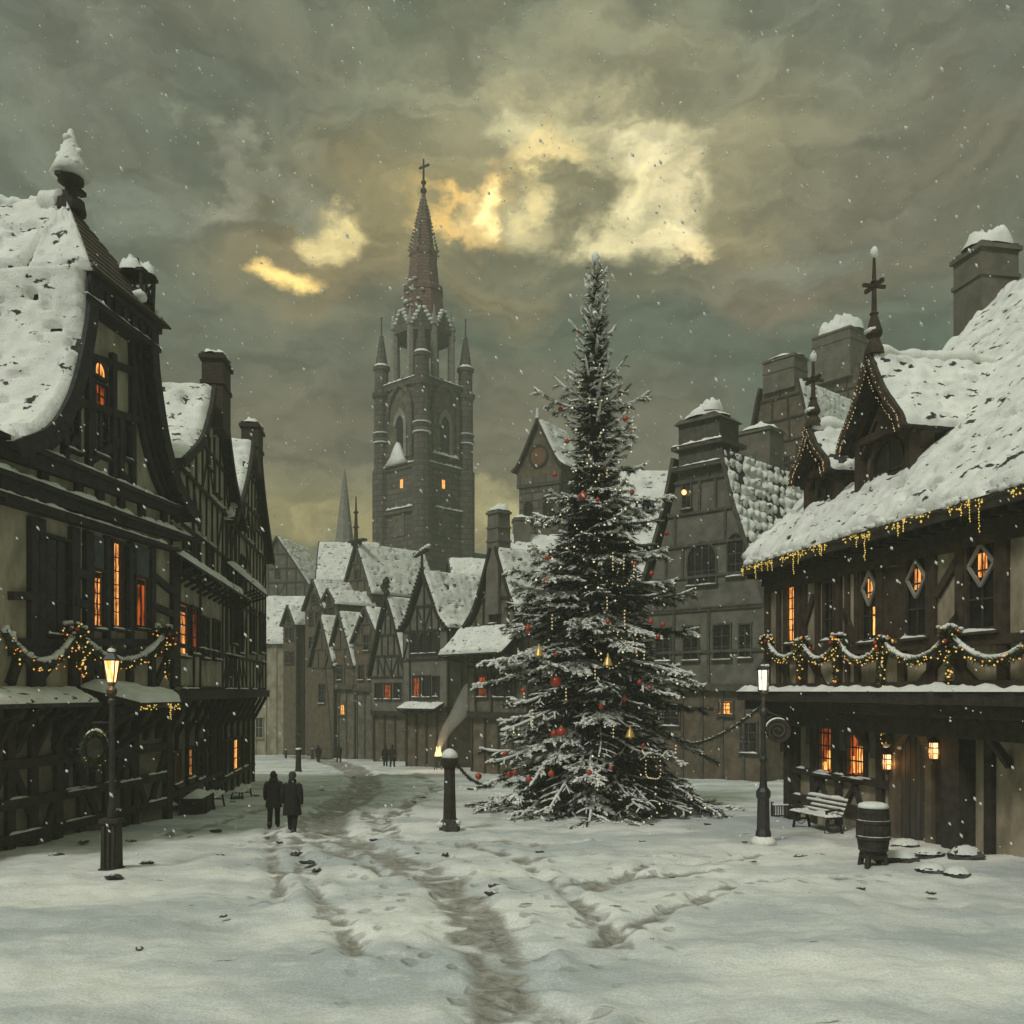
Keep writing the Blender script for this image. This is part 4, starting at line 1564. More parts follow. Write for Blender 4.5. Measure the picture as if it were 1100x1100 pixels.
# facade timbers
b = MB()
for x, w in ((826, .3), (838, .2), (846, .26), (860, .22), (866, .2), (880, .2), (903, .22), (912, .16), (923, .22), (948, .26), (971, .3), (1003, .3), (1034, .3), (1080, .3)):
    u, _ = R1.hit(x, 700)
    b.box(u - w / 2, u + w / 2, -.10, .01, ZR, EZ - .5)
for z, w in ((ZR + .12, .22), (ZR + 1.12, .22), (ZR + 3.35, .2)):
    b.box(0, LEN, -.125, .01, z - w / 2, z + w / 2)
for p, q in (((866, 672), (876, 640)), ((908, 655), (920, 690)), ((1008, 640), (1032, 600)), ((868, 700), (886, 736)), ((990, 736), (1018, 700)), ((1018, 700), (1056, 742)),
             ((838, 700), (850, 738)), ((955, 690), (945, 735)), ((1010, 688), (1034, 660))):
    pbeam(b, R1, 0, p, q, .2, .05)
b.build('timber_frame', M['timber_brown'], h2)
b = MB()
for x0, x1, y0, y1 in ((951, 968, 612, 685),):
    u0, z1 = R1.hit(x0, y0)
    u1, _ = R1.hit(x1, y0)
    _, z0 = R1.hit((x0 + x1) / 2, y1)
    b.box(u0, u1, -.06, -.002, z0, z1)
b.build('plank_panel', M['timber_brown'], h2)
rects(h2, R1, 0, [
    (849, 856, 631, 688, dict(glass='lit', rows=5)),
    (888, 898, 626, 684, dict(rows=3)),
    (929, 944, 612, 686, dict(rows=3, diamond=True)),
    (977, 998, 600, 681, dict(rows=3, diamond=True)),
    (1043, 1072, 582, 674, dict(rows=3, diamond=True)),
], wood='timber_brown')
g = MB()
u0, z1 = R1.hit(940, 652)
_, z0 = R1.hit(942, 682)
g.box(u0 - .03, u0 + .16, -.04, -.031, z0, z1)
g.build('lit_glass_strip', M['lit_hot'], h2)
# jetty ledge
b = MB()
b.box(-.7, LEN, -.75, .05, ZR - .32, ZR - .005)
b.box(-.5, LEN, -.55, .9, ZR - .62, ZR - .322)
b.box(.1, LEN, -.2, .72, ZR - 1.1, ZR - .625)
for u in (.5, 4.9, 10.4, 13.5, 16.5):
    b.beam((u, .68, ZR - 1.7), (u, -.2, ZR - .62), .16, .16, (1, 0, 0))
# curved corner bracket
for i in range(8):
    a0, a1 = i / 8 * math.pi / 2, (i + 1) / 8 * math.pi / 2
    P0 = (.45 - 1.0 * (1 - math.cos(a0)) - 0, .5, ZR - 2.0 + 1.5 * math.sin(a0))
    P1 = (.45 - 1.0 * (1 - math.cos(a1)) - 0, .5, ZR - 2.0 + 1.5 * math.sin(a1))
    b.beam(P0, P1, .26, .4, (0, -1, 0))
b.box(.25, .62, .45, .78, -1.6, ZR - .6)
jl = b.build('jetty_beam', M['timber'], h2)
s = MB()
snow_pad(s, -.75, LEN, -.80, -.25, ZR - .01, .17, 5.0)
snow_pad(s, .2, 9, -.6, -.4, ZR - .33, .04, 5.5)
s.build('ledge_snow', M['snow'], jl, True)
# street floor
F2 = Frame((R1.p0.x, R1.p0.y), RA, R1.base)
b = MB()
for x in (858, 876, 903, 948, 962, 1012, 1024, 1066):
    u, _ = R1.hit(x, 800, .7)
    b.box(u - .13, u + .13, .57, .71, -1.4, ZR - 1.0)
u, _ = R1.hit(1031, 850, .5)
b.box(u - .35, u + .30, .25, .75, -1.4, ZR - .7)
for z in (.55, 1.42):
    b.box(.5, 6.15, .54, .712, z - .11, z + .11)
    b.box(11.2, LEN, .54, .712, z - .11, z + .11)
for i in range(9):
    u = .8 + i * .95
    if u < 5.4:
        b.beam((u, .62, .6), (u + .7, .62, 1.4) if i % 2 else (u - .5, .62, 1.4), .15, .1)
for i in range(4):
    u = 12.0 + i * 1.3
    b.beam((u, .62, .6 if i % 2 else 3), (u + 1.1, .62, 3 if i % 2 else .6), .18, .1)
b.build('street_floor_timbers', M['timber'], h2)
s = MB()
for z in (.55, 1.42):
    for i in range(4):
        u = .6 + 1.25 * i + rnd.uniform(0, .4)
        snow_pad(s, u, u + rnd.uniform(.3, .9), .50, .6, z + .10, .06, u + z)
s.build('rail_snow', M['snow'], h2, True)
rects(h2, R1, .7, [(881, 897, 774, 828, dict(glass='lit_red', rows=4, cols=3)), (911, 931, 774, 832, dict(glass='lit_red', rows=4, cols=3))], wood='timber')
g = MB()
for x0, x1, y0, y1 in ((889, 892, 806, 826), (893.5, 896, 808, 828), (884, 888, 818, 827), (921, 924, 802, 830), (925.5, 928.5, 796, 830), (915, 918, 812, 830)):
    u0, z1 = R1.hit(x0, y0, .65)
    u1, _ = R1.hit(x1, y0, .65)
    _, z0 = R1.hit((x0 + x1) / 2, y1, .65)
    MB().box(u0, u1, .650, .662, z0, z1).build('candle_glow_pane', M['lit_hot'], h2)
b = MB()
for x0, x1, y0, y1 in ((866, 876, 770, 800), (900, 908, 772, 806), (935, 946, 772, 815)):
    u0, z1 = R1.hit(x0, y0, .6)
    u1, _ = R1.hit(x1, y0, .6)
    _, z0 = R1.hit((x0 + x1) / 2, y1, .6)
    MB().box(u0, u1, .58, .64, z0, z1).build('shutter', M['shutter'], h2)
# door
u0, zt_ = R1.hit(970, 786, .7)
u1, _ = R1.hit(1003, 786, .7)
zb = 0.0
dw = u1 - u0
uc = (u0 + u1) / 2
ztop = zt_ - dw / 2
b = MB()
poly = [(u0, zb - .5), (u1, zb - .5)] + [(uc + dw / 2 * math.cos(math.pi * i / 10), ztop + dw / 2 * math.sin(math.pi * i / 10)) for i in range(11)]
b.prism(poly, .66, .72)
for i in range(6):
    x = u0 + dw * (i + .5) / 6
    b.box(x - dw / 12 + .012, x + dw / 12 - .012, .635, .662, zb - .5, ztop + math.sqrt(max(0, (dw / 2) ** 2 - (x - uc) ** 2)) - .06)
dr = b.build('door', M['boards'], h2)
b = MB()
pts = [(u0 - .12, .6, zb - .5)] + [(uc - (dw / 2 + .12) * math.cos(math.pi * i / 12), .6, ztop + (dw / 2 + .12) * math.sin(math.pi * i / 12)) for i in range(13)] + [(u1 + .12, .6, zb - .5)]
for a, c in zip(pts, pts[1:]):
    b.beam(a, c, .26, .3)
b.build('door_frame', M['plaster_brown'], dr)
MB().ball((u1 - .2, .6, 1.1), .05, 8, 6).build('handle', M['iron'], dr)
b = MB()
for x0, x1, y0, y1 in ((957, 966, 815, 845), (1008, 1017, 822, 850)):
    a0, z1 = R1.hit(x0, y0, .7)
    a1, _ = R1.hit(x1, y0, .7)
    _, z0 = R1.hit((x0 + x1) / 2, y1, .7)
    MB().box(a0, a1, .66, .698, z0, z1).build('side_panel', M['amber'], h2)


def dormer(u, y, zb, hw, ze, za, oh, depth, sp_h, seed):
    d = bpy.data.objects.new('dormer', None)
    COL.objects.link(d)
    d.parent = h2
    d.location = (u, y, 0)
    pr = smooth_prof([(hw + oh, ze - .30), (hw + oh * .55, ze + .12), (hw * .60, ze + (za - ze) * .45), (.03, za)], 4)
    w = [(max(x - .22, .02), z) for x, z in pr]
    b = MB()
    b.box(-hw, hw, .28, depth, zb - .6, ze + .05)
    b.prism([(x, z - .05) for x, z in w] + [(-x, z - .05) for x, z in reversed(w)], .30, depth)
    b.build('wall', M['plaster_brown'], d)
    t = MB()
    for x in (-hw, hw):
        t.box(x - .11, x + .11, .0, .32, zb - .6, ze)
    t.box(-hw - .1, hw + .1, .02, .30, ze - .16, ze + .06)
    t.box(-hw - .1, hw + .1, .04, .30, zb + .35, zb + .5)
    t.beam((-hw - oh * .7, .0, ze - .4), (-.02, .0, za - .45), .12, .12)
    t.beam((hw + oh * .7, .0, ze - .4), (.02, .0, za - .45), .12, .12)
    t.beam((-hw, .1, ze - .6), (-hw * .3, .1, ze + .4), .1, .1)
    t.beam((hw, .1, ze - .6), (hw * .3, .1, ze + .4), .1, .1)
    for yy in (.9, 1.8, 2.7):
        if yy < depth:
            for sx in (-1, 1):
                t.box(sx * hw - .06, sx * hw + .06, yy - .07, yy + .07, zb, ze)
    for sx in (-1, 1):
        t.box(sx * hw - .07, sx * hw + .07, .3, depth, ze - .75, ze - .63)
    t.build('timbers', M['timber_brown'], d)
    roof_parts(d, pr, -.35, depth + .8, .14, board='timber_brown', snow=dict(h=.17, res=.08, bare=.25, seed=seed, lump=.7, tiles=.05, tsize=.5), bw=.24)
    wn = window(d, -hw * .6, hw * .6, zb + .55, ze - .25, y=.27, wood='timber_brown', rows=3, cols=2, arch=True)
    finial(d, 0, -.2, za + .05, sp_h, .085)
    l = MB()
    for sx in (-1, 1):
        for a, c in zip(pr, pr[1:]):
            for q in range(3):
                k = (q + rnd.random() * .6) / 3
                for o in (.07, .25):
                    if rnd.random() < .72:
                        l.octa((sx * (a[0] + (c[0] - a[0]) * k - o + rnd.uniform(-.03, .03)), -.47, a[1] + (c[1] - a[1]) * k - o * .6), rnd.uniform(.012, .024))
    x = l.build('verge_bulbs', M['bead'], d)
    s = MB()
    r2 = random.Random(seed)
    snow_ridge(s, (0, -.3, za + .03), (0, depth + .8, za + .03), .20, seed, 50)
    s.build('ridge_snow', M['snow'], d, True)
    return d


dormer(5.3, .75, EZ + 1.15, 1.2, ZR + 7.25, ZR + 9.4, .42, 4.3, 2.75, 5)
dormer(2.0, .75, EZ + 1.15, .85, ZR + 6.95, ZR + 8.3, .33, 3.2, 2.1, 7)
chimney(h2, -.95, 9.0, 0, ZR + 15.9, 1.5, 1.5, 'chimney', 1, .55, 0, seed=3)

# ------------------------------------------------------------------ houses across the square
def place(px, d, dz=0.0):
    return ((px - CX) / FPX * d, d, gz(d) + dz)


def zl(py, d):
    return CAMZ + (HY - py) / FPX * d - gz(d)


A45 = R(-45)
# pale-roofed gabled house with lumpy tiles behind the tree
dG = 55
hG, wG, pG = gable_house('gabled_house', 'grey gabled house with lumpy snow-capped tiles, right of the fir tree', place(752, dG), R(-44),
    [(4.6, zl(652, dG)), (3.35, zl(590, dG)), (2.4, zl(540, dG)), (1.7, zl(488, dG))], 15.5, zjet=zl(738, dG), wall='plaster_grey', wood='timber_grey', base_wall='plaster_brown',
    over=.4, snow=dict(h=.2, res=.10, bare=.1, tiles=.13, tsize=.75, lump=1.1, seed=4.2, tbase=.62, tgap=.11), rails=(zl(700, dG), zl(655, dG)), step=1.15, seed=21,
    windows=[(0.15, zl(605, dG), 1.9, 2.4, dict(arch=True, cols=4, rows=2)), (2.4, zl(600, dG), 1.0, 2.3, dict(arch=True)), (-.9, zl(530, dG), .55, 1.4),
             (-.6, zl(690, dG), 1.0, 1.9), (1.5, zl(690, dG), 1.1, 1.9), (-2.6, zl(690, dG), 1.0, 1.9), (3.0, zl(690, dG), .7, 1.8),
             (1.6, zl(760, dG), .9, .7, dict(glass='lit_hot', y=.24, snow=False)), (-2.2, zl(768, dG), 1.2, 1.2, dict(y=.24)), (3.1, zl(790, dG), 1.0, 1.6, dict(y=.24))])
# crown of the gable
b = MB()
z0, z1 = zl(492, dG), zl(446, dG)
b.box(-1.4, 1.4, -.15, 2.0, z0 - .9, z1 - .35)
for z in (z0 - .5, z0 + .75):
    b.box(-1.75, 1.75, -.45, 2.3, z - .14, z + .1)
b.hexa([(-1.6, -.4, z1 - .4), (1.6, -.4, z1 - .4), (1.6, 2.2, z1 - .4), (-1.6, 2.2, z1 - .4), (-1.5, .1, z1), (1.1, -.2, z1), (1.1, 1.9, z1), (-1.5, 1.7, z1 - .1)])
cr = b.build('gable_crown', M['timber_grey'], hG)
s = MB()
mound(s, (-.15, .85, z1 - .05), 1.5, 1.2, .5, 2.2, 1.0, 14, 34)
mound(s, (.3, .6, z1 + .2), .85, .75, .7, 6.2, 1.0, 12, 26)
snow_pad(s, -1.7, 1.7, -.5, -.15, z0 + .85, .16, 2)
snow_pad(s, -1.7, 1.7, -.5, -.15, z0 - .4, .12, 3)
s.build('crown_snow', M['snow'], cr, True)
MB().ball((-.95, -.25, zl(527, dG)), .16, 8, 6).build('gable_lamp', M['lantern'], hG)
chimney(hG, .2, 6.8, zl(545, dG), zl(468, 60), 2.4, 2.0, 'chimney', 0, .35, .1, seed=6)

# roof seen to the left of it, behind the fir
dM = 70
gable_house('gabled_house', 'grey house whose snowy roof shows just left of the lumpy-tiled house', place(668, dM), R(-88),
    [(5.5, zl(640, dM)), (3.6, zl(590, dM)), (0.05, zl(505, dM))], 8.5, zjet=zl(735, dM), snow=dict(h=.2, res=.25, bare=.2, seed=9), seed=22, step=1.3, wood='timber_grey')

# tall hazy houses at the back right
dH = 80
hH, wH, pH = gable_house('tall_house', 'hazy tall house with a square chimney top, behind the lumpy-tiled roof', place(838, dH), R(-48),
    [(4.6, zl(545, dH)), (3.2, zl(480, dH)), (2.3, zl(430, dH)), (1.9, zl(412, dH))], 11, zjet=0.0, wall='plaster_brown', wood='timber_brown',
    snow=dict(h=.22, res=.22, bare=.25, seed=12, tiles=.1, tsize=.7), seed=23, step=1.6, boards=True,
    windows=[(.4, zl(505, dH), .9, 2.0)])
chimney(hH, 0, .8, zl(420, dH), zl(384, dH), 3.1, 2.2, 'chimney', 1, .3, .05, seed=8)
dI = 96
hI, wI, pI = gable_house('tall_house', 'hazy tallest house at the back right, its broad chimney capped by a snow cone', place(895, dI), R(-52),
    [(5.6, zl(520, dI)), (4.2, zl(465, dI)), (3.2, zl(400, dI))], 13, zjet=0.0, wall='plaster_brown', wood='timber_brown',
    snow=dict(h=.22, res=.25, bare=.2, seed=14), seed=24, step=1.8)
b = MB()
chimney(hI, 0, 1.2, zl(410, dI), zl(357, dI), 4.6, 3.4, 'chimney', 1, 1.5, .1, seed=9)

# houses left of the tree, front row
dE = 72
hE, wE, pE = gable_house('gabled_house', 'timbered gabled house with scalloped curved eaves and a T-shaped finial', place(456, dE), A45,
    [(2.95, zl(676, dE)), (1.9, zl(662, dE)), (1.1, zl(640, dE)), (.03, zl(612, dE))], 9.5, zjet=zl(762, dE), wall='plaster_grey', wood='timber',
    snow=dict(h=.18, res=.14, bare=.22, seed=15, lump=.6), rails=(zl(708, dE),), step=.9, seed=25, base_wall='plaster_brown',
    windows=[(-1.05, zl(690, dE), .75, 1.5, dict(arch=True)), (0, zl(690, dE), .75, 1.5, dict(arch=True)), (1.05, zl(690, dE), .75, 1.5, dict(arch=True)),
             (-.9, zl(737, dE), .8, 1.5, dict(glass='lit_red')), (.3, zl(737, dE), .8, 1.5), (1.4, zl(737, dE), .6, 1.4)])
pent_roof(hE, -2.3, 2.3, zl(754, dE), 1.0, .5, wood='timber')
b = MB()
zt_ = zl(612, dE)
b.lathe([(.22, -.3), (.12, .3), (.09, 1.2)], (0, -.25, zt_), 8)
b.beam((-.9, -.25, zt_ + 1.15), (.6, -.25, zt_ + 1.5), .34, .3)
fn_ = b.build('finial', M['timber'], hE)
s = MB()
for i in range(7):
    s.ball((.75 - i * .25, -.25, zt_ + 1.75 - i * .09), .2, 8, 5, (1.2, 1, .7), .4, i)
s.build('finial_snow', M['snow'], fn_, True)
b = MB()
for sx in (-1, 1):
    for i in range(18):
        k = i / 17
        x = clipw(pE, pE[0][1] + (pE[-1][1] - pE[0][1]) * k)
        b.ball((sx * x, -.38, pE[0][1] + (pE[-1][1] - pE[0][1]) * k + .02), .13, 6, 5)
b.build('scalloped_verge', M['timber'], hE)

dD = 84
hD, wD, pD = gable_house('gabled_house', 'narrow steep-gabled house with ornate finial and jettied storey, beside the scalloped-eaves house', place(417, dD), R(-38),
    [(2.5, zl(726, dD)), (1.6, zl(690, dD)), (.75, zl(660, dD)), (.03, zl(640, dD))], 8, zjet=zl(766, dD), wall='plaster_grey', wood='timber',
    snow=dict(h=.18, res=.16, bare=.2, seed=16), rails=(), step=.8, seed=26, base_wall='plaster_brown',
    windows=[(-1.2, zl(742, dD), .8, 1.3), (0, zl(742, dD), .8, 1.3, dict(glass='lit_red')), (1.2, zl(742, dD), .8, 1.3)])
b = MB()
for i in range(9):
    b.ball((rnd.uniform(-.35, .35), -.2, zl(640, dD) + .1 + i * .17), rnd.uniform(.18, .34), 7, 5, (1, 1, 1), .5, i)
b.build('finial', M['timber'], hD)

# house with the tall chimney, half behind the fir
dF = 62
hF, wF, pF = gable_house('gabled_house', 'dark house with a tall slender chimney stack and snowy pent roof', place(533, dF), R(-50),
    [(3.4, zl(672, dF)), (2.1, zl(650, dF)), (.9, zl(610, dF)), (.35, zl(588, dF))], 8, zjet=zl(768, dF), wall='plaster_dark', wood='timber',
    snow=dict(h=.2, res=.14, bare=.18, seed=17), rails=(zl(716, dF),), step=.9, seed=27, base_wall='plaster_brown',
    windows=[(-1.4, zl(736, dF), 1.0, 1.4, dict(glass='lit_red')), (.4, zl(736, dF), 1.0, 1.4), (1.6, zl(736, dF), .8, 1.4), (-.2, zl(655, dF), .7, 1.6)])
chimney(hF, -.1, .3, zl(660, dF), zl(548, dF), 1.35, 1.25, 'chimney', 2, .42, .12, seed=10)
pent_roof(hF, -3.6, 3.2, zl(672, dF), 2.2, 1.9, wood='timber', h=.2)

# roofs behind
dL = 82
hL, wL, pL = gable_house('gabled_house', 'low snowy-roofed house with two stubby chimneys, left of the fir tree', place(540, dL), R(-85),
    [(4.5, zl(640, dL)), (3.0, zl(610, dL)), (.05, zl(574, dL))], 8, zjet=0, wall='plaster_grey', snow=dict(h=.2, res=.22, bare=.25, seed=18), seed=28, step=1.5)
chimney(hL, .4, 1.6, zl(590, dL), zl(558, dL), 1.6, 1.4, 'chimney', 0, .25, seed=11)
chimney(hL, -.6, 3.6, zl(590, dL), zl(562, dL), 1.4, 1.4, 'chimney', 0, .25, seed=12)

dN = 95
gable_house('gabled_house', 'house with a rounded snowy roof at the foot of the church tower', place(484, dN), R(-80),
    [(4.2, zl(660, dN)), (2.6, zl(620, dN)), (.3, zl(600, dN))], 5, zjet=0, wall='plaster_grey', snow=dict(h=.2, res=.22, bare=.25, seed=19), seed=29, step=1.5)

# turreted clock house
dK = 92
zK = zl(500, dK)
hK = thing('clock_house', 'stone gabled tower house with a round reddish window, just left of the fir tree', 'tower', place(579, dK), R(-32))
b = MB()
b.box(-2.3, 2.3, 0, 5, -2, zl(512, dK))
b.box(-2.5, 2.5, -.15, 5.1, zl(522, dK), zl(512, dK))
b.build('wall', M['stone'], hK)
prK = smooth_prof([(3.0, zK - .3), (2.1, zK + .6), (.03, zl(450, dK))], 3)
b = MB()
w = [(max(x - .25, .02), z - .08) for x, z in prK]
b.prism([(-2.55, zl(513, dK)), (2.55, zl(513, dK))] + w[1:] + [(-x, z) for x, z in reversed(w[1:])], -.05, 5)
b.build('gable_wall', M['plaster_brown'], hK)
roof_parts(hK, prK, -.4, 5.4, .2, snow=dict(h=.25, res=.25, bare=.1, seed=3), board='timber_brown')
MB().lathe([(1.12, 0), (1.12, .16), (.92, .16), (.90, .05), (.01, .05)], (0, 0, 0), 24).build('round_window_frame', M['timber_brown'], hK)
rw = bpy.data.objects['round_window_frame']
rw.rotation_euler = (R(90), 0, 0)
rw.location = (0, -.06, zl(490, dK))
c_ = MB().lathe([(.9, .06), (.9, .08), (.01, .08)], (0, 0, 0), 24).build('round_pane', M['wicker'], rw)
s = MB()
for i in range(5):
    s.ball((0, -.3, zl(450, dK) + .1 + i * .2), .25 - .03 * i, 7, 5, (1, 1, 1), .4, i)
s.build('finial_snow', M['snow'], hK, True)
b = MB()
for a, z in ((-1.2, zl(560, dK)), (1.0, zl(560, dK))):
    window(hK, a - .45, a + .45, z, z + 2, y=-.01, wood='timber_brown', arch=True, snow=False)

# far row on the left
dA = 112
hA, wA, pA = gable_house('long_house', 'long low pale house at the end of the left street with one arched lit window', place(262, dA), R(-88),
    [(4.9, zl(694, dA)), (0.05, zl(640, dA))], 12, zjet=0, wall='plaster', wood='plaster', snow=dict(h=.2, res=.22, bare=.28, seed=20), seed=30, step=3, over=.2)
# its street side: local x = 4.5 faces the viewer
wl = bpy.data.objects.new('window_bay', None)
COL.objects.link(wl)
wl.parent = hA
wl.location = (4.55, 0, 0)
wl.rotation_euler = (0, 0, R(90))
window(wl, 5.8, 6.7, zl(738, dA), zl(716, dA), y=-.02, glass='lit_hot', wood='plaster', arch=True, rows=4, snow=False)
window(wl, 5.8, 6.7, zl(765, dA), zl(748, dA), y=-.02, wood='plaster', rows=2, snow=False)
window(wl, 2.4, 3.3, zl(790, dA), zl(770, dA), y=-.02, wood='plaster', rows=2, snow=False)


def dormer_house(px, d, ang, hw, ye, ya, depth, name, label, seed, group=None, **kw):
    kw.setdefault('windows', [(-hw * .3, zl(ye, d) - .9, .7, 1.2, dict(snow=False)), (hw * .3, zl(ye, d) - .9, .7, 1.2, dict(snow=False)), (0, zl(ye + (ya - ye) * .4, d), .6, 1.1, dict(snow=False)), (-hw * .3, zl(ye, d) - 3.6, .7, 1.2, dict(snow=False)), (hw * .35, zl(ye, d) - 3.6, .7, 1.2, dict(snow=False))])
    return gable_house(name, label, place(px, d), ang, [(hw, zl(ye, d)), (hw * .5, zl(ye + (ya - ye) * .52, d)), (.03, zl(ya, d))], depth,
                       wall=kw.pop('wall', 'plaster_brown'), wood='timber_grey', snow=dict(h=.18, res=.2, bare=.3, seed=seed), seed=seed, step=1.3, group=group, zjet=kw.pop('zjet', 0), **kw)


dormer_house(311, 106, A45, 1.6, 672, 650, 3.0, 'gabled_house', 'tiny snowy gable standing before the long pale roof', 31)
dormer_house(338, 103, A45, 2.2, 655, 622, 5.0, 'gabled_house', 'tall thin snowy gable behind the tiny one at the end of the square', 32)
dormer_house(354, 101, A45, 1.7, 650, 632, 5.0, 'gabled_house', 'small snowy gable squeezed below the finialled gable, far end of the square', 33)
dormer_house(346, 95, A45, 2.3, 716, 660, 5.5, 'gabled_house', 'leftmost of the three steep gables facing the far end of the square', 34,
             windows=[(0, zl(745, 95), 1.0, 1.8)])
dormer_house(366, 93, A45, 2.5, 716, 656, 5.5, 'gabled_house', 'middle of the three steep gables, with a small lit window low down', 35, zjet=zl(738, 93),
             windows=[(0, zl(762, 93), .9, 1.0, dict(glass='lit_hot', snow=False, y=.24)), (-.2, zl(722, 93), .8, 1.4)])
dormer_house(394, 90, A45, 2.4, 690, 651, 7.0, 'gabled_house', 'rightmost of the three steep gables facing the far end of the square', 36, wall='plaster_brown', zjet=zl(740, 90),
             windows=[(0, zl(690, 90), .8, 1.4), (-.9, zl(722, 90), .8, 1.3), (.7, zl(722, 90), .8, 1.3)])
hT, wT, pT = dormer_house(384, 105, A45, 3.0, 640, 583, 9.5, 'gabled_house', 'high gabled house with a long black finial and broad snowy roof', 37)
b = MB()
zz = zl(583, 105)
b.lathe([(.5, -.4), (.7, 0), (.25, .2), (.2, 1.6), (.4, 1.7), (.2, 1.9), (.15, 3.2), (.32, 3.4), (.12, 3.6), (.06, 5.2)], (0, -.2, zz), 8)
b.box(-1.1, 1.6, -.45, .2, zz + .05, zz + .3)
b.build('finial', M['timber'], hT)
dormer_house(345, 122, R(-86), 3.6, 628, 582, 7.5, 'gabled_house', 'broad faint snowy roof furthest back at the left end of the square', 38, wall='plaster_grey')
dormer_house(298, 125, R(-10), 5.5, 640, 576, 8, 'gabled_house', 'faint flat-topped house beyond the long pale house', 39, wall='plaster_grey')
dormer_house(427, 112, R(-80), 3.4, 690, 612, 5, 'gabled_house', 'grey house with a dark side wall right under the church tower', 40, wall='plaster_grey')
# distant church spire
dS = 170
sp = thing('distant_spire', 'thin pale distant spire left of the big church tower', 'spire', ((370 - CX) / FPX * dS, dS, gz(dS)))
MB().lathe([(2.4, -2), (2.4, 30), (2.0, 31)], (0, 0, 0), 8).build('tower', M['stone_pale'], sp)
MB().lathe([(2.3, 31), (1.2, 40), (.5, 46), (.1, 49)], (0, 0, 0), 8).build('spire', M['stone_pale'], sp)

# ------------------------------------------------------------------ church tower
dC = 140
church = thing('church_tower', 'great grey stone church tower with a reddish tiled spire and a cross', 'church', place(455, dC), R(-42))
S = 4.45
zc = lambda y: zl(y, dC)


def rotk(mb, k):
    c, s_ = math.cos(k * math.pi / 2), math.sin(k * math.pi / 2)
    mb.v = [(x * c - y * s_, x * s_ + y * c, z) for x, y, z in mb.v]
    return mb


def gothic(xc, zb, zs, w, rise=1.0, n=6):
    """pointed-arch outline"""
    P = [(xc - w / 2, zb), (xc + w / 2, zb)]
    for i in range(n + 1):
        a = i / n * math.pi / 2.6
        r = w * rise
        P.append((xc + w / 2 - r + r * math.cos(a), zs + r * math.sin(a)))
    Q = [(2 * xc - x, z) for x, z in reversed(P[2:])]
    P = [p for p in P if True]
    out = P[:2] + [p for p in P[2:] if p[0] > xc + .02] + [p for p in Q if p[0] < xc - .02]
    return out


b = MB()
b.box(-S - .5, S + .5, -S - .5, S + .5, -2, zc(582))
b.box(-S - .15, S + .15, -S - .15, S + .15, zc(582), zc(510))
b.box(-S - .35, S + .35, -S - .35, S + .35, zc(510), zc(506))
b.box(-S, S, -S, S, zc(506), zc(424))
b.box(-S - .35, S + .35, -S - .35, S + .35, zc(424), zc(418))
b.box(-S - .55, S + .55, -S - .55, S + .55, zc(556), zc(552))
b.build('tower_wall', M['stone'], church)
for k in range(4):
    # belfry arches: flat dark panel painted as the shaded reveal, lighter lancet in front
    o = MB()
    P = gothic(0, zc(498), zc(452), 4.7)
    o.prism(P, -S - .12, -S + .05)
    rotk(o, k).build('belfry_shade_panel', M['plaster_dark'], church)
    o = MB()
    Pi, Po = gothic(0, zc(498), zc(452), 4.7), gothic(0, zc(498), zc(452), 5.7)
    for (a, a2), (c, c2) in zip(zip(Pi[1:], Po[1:]), zip(Pi[2:], Po[2:])):
        o.hexa([(a[0], -S - .5, a[1]), (a2[0], -S - .5, a2[1]), (a2[0], -S + .02, a2[1]), (a[0], -S + .02, a[1]),
                (c[0], -S - .5, c[1]), (c2[0], -S - .5, c2[1]), (c2[0], -S + .02, c2[1]), (c[0], -S + .02, c[1])])
    rotk(o, k).build('belfry_arch', M['stone'], church)
    o = MB()
    Pi, Po = gothic(0, zc(498), zc(464), 1.7), gothic(0, zc(498), zc(464), 2.9)
    for (a, a2), (c, c2) in zip(zip(Pi[1:], Po[1:]), zip(Pi[2:], Po[2:])):
        o.hexa([(a[0], -S - .36, a[1]), (a2[0], -S - .36, a2[1]), (a2[0], -S - .1, a2[1]), (a[0], -S - .1, a[1]),
                (c[0], -S - .36, c[1]), (c2[0], -S - .36, c2[1]), (c2[0], -S - .1, c2[1]), (c[0], -S - .1, c[1])])
    rotk(o, k).build('lancet_frame', M['stone_pale'], church)
    o = MB()
    o.prism(gothic(0, zc(498), zc(464), 1.7), -S - .16, -S - .10)
    rotk(o, k).build('lancet_shade_panel', M['glass_dark'], church)  # flat dark panel instead of a cut opening, its shade is colour
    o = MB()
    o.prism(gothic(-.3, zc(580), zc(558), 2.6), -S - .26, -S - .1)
    rotk(o, k).build('blind_arch_shade_panel', M['plaster_dark'], church)  # recess is only a flat panel, its shade put into the colour
    if k in (0, 1):
        o = MB()
        o.box(-.28 + (.3 if k == 0 else -.3), .28 + (.3 if k == 0 else -.3), -S - .22, -S - .1, zc(530), zc(521))
        rotk(o, k).build('slit_window', M['lit_hot'], church)
    s = MB()
    snow_pad(s, -S, S, -S - .5, -S + .0, zc(505.5), .35, k + 2, res=.4)
    snow_pad(s, -S, S, -S - .5, -S + .2, zc(417.5), .3, k + 5, res=.4)
    snow_pad(s, -S * .6, S * .8, -S - .75, -S - .3, zc(551.5), .3, k + 8, res=.4)
    if k == 0:
        s.prism([(-3.0, zc(505)), (2.0, zc(505)), (1.1, zc(498)), (.4, zc(486)), (-.1, zc(482)), (-.7, zc(486)), (-1.6, zc(497))], -S - .8, -S - .2)
    if k == 1:
        snow_pad(s, -2.6, 2.8, -S - .6, -S, zc(496), .5, 8, res=.4)
    rotk(s, k).build('tower_snow', M['snow'], church, True)
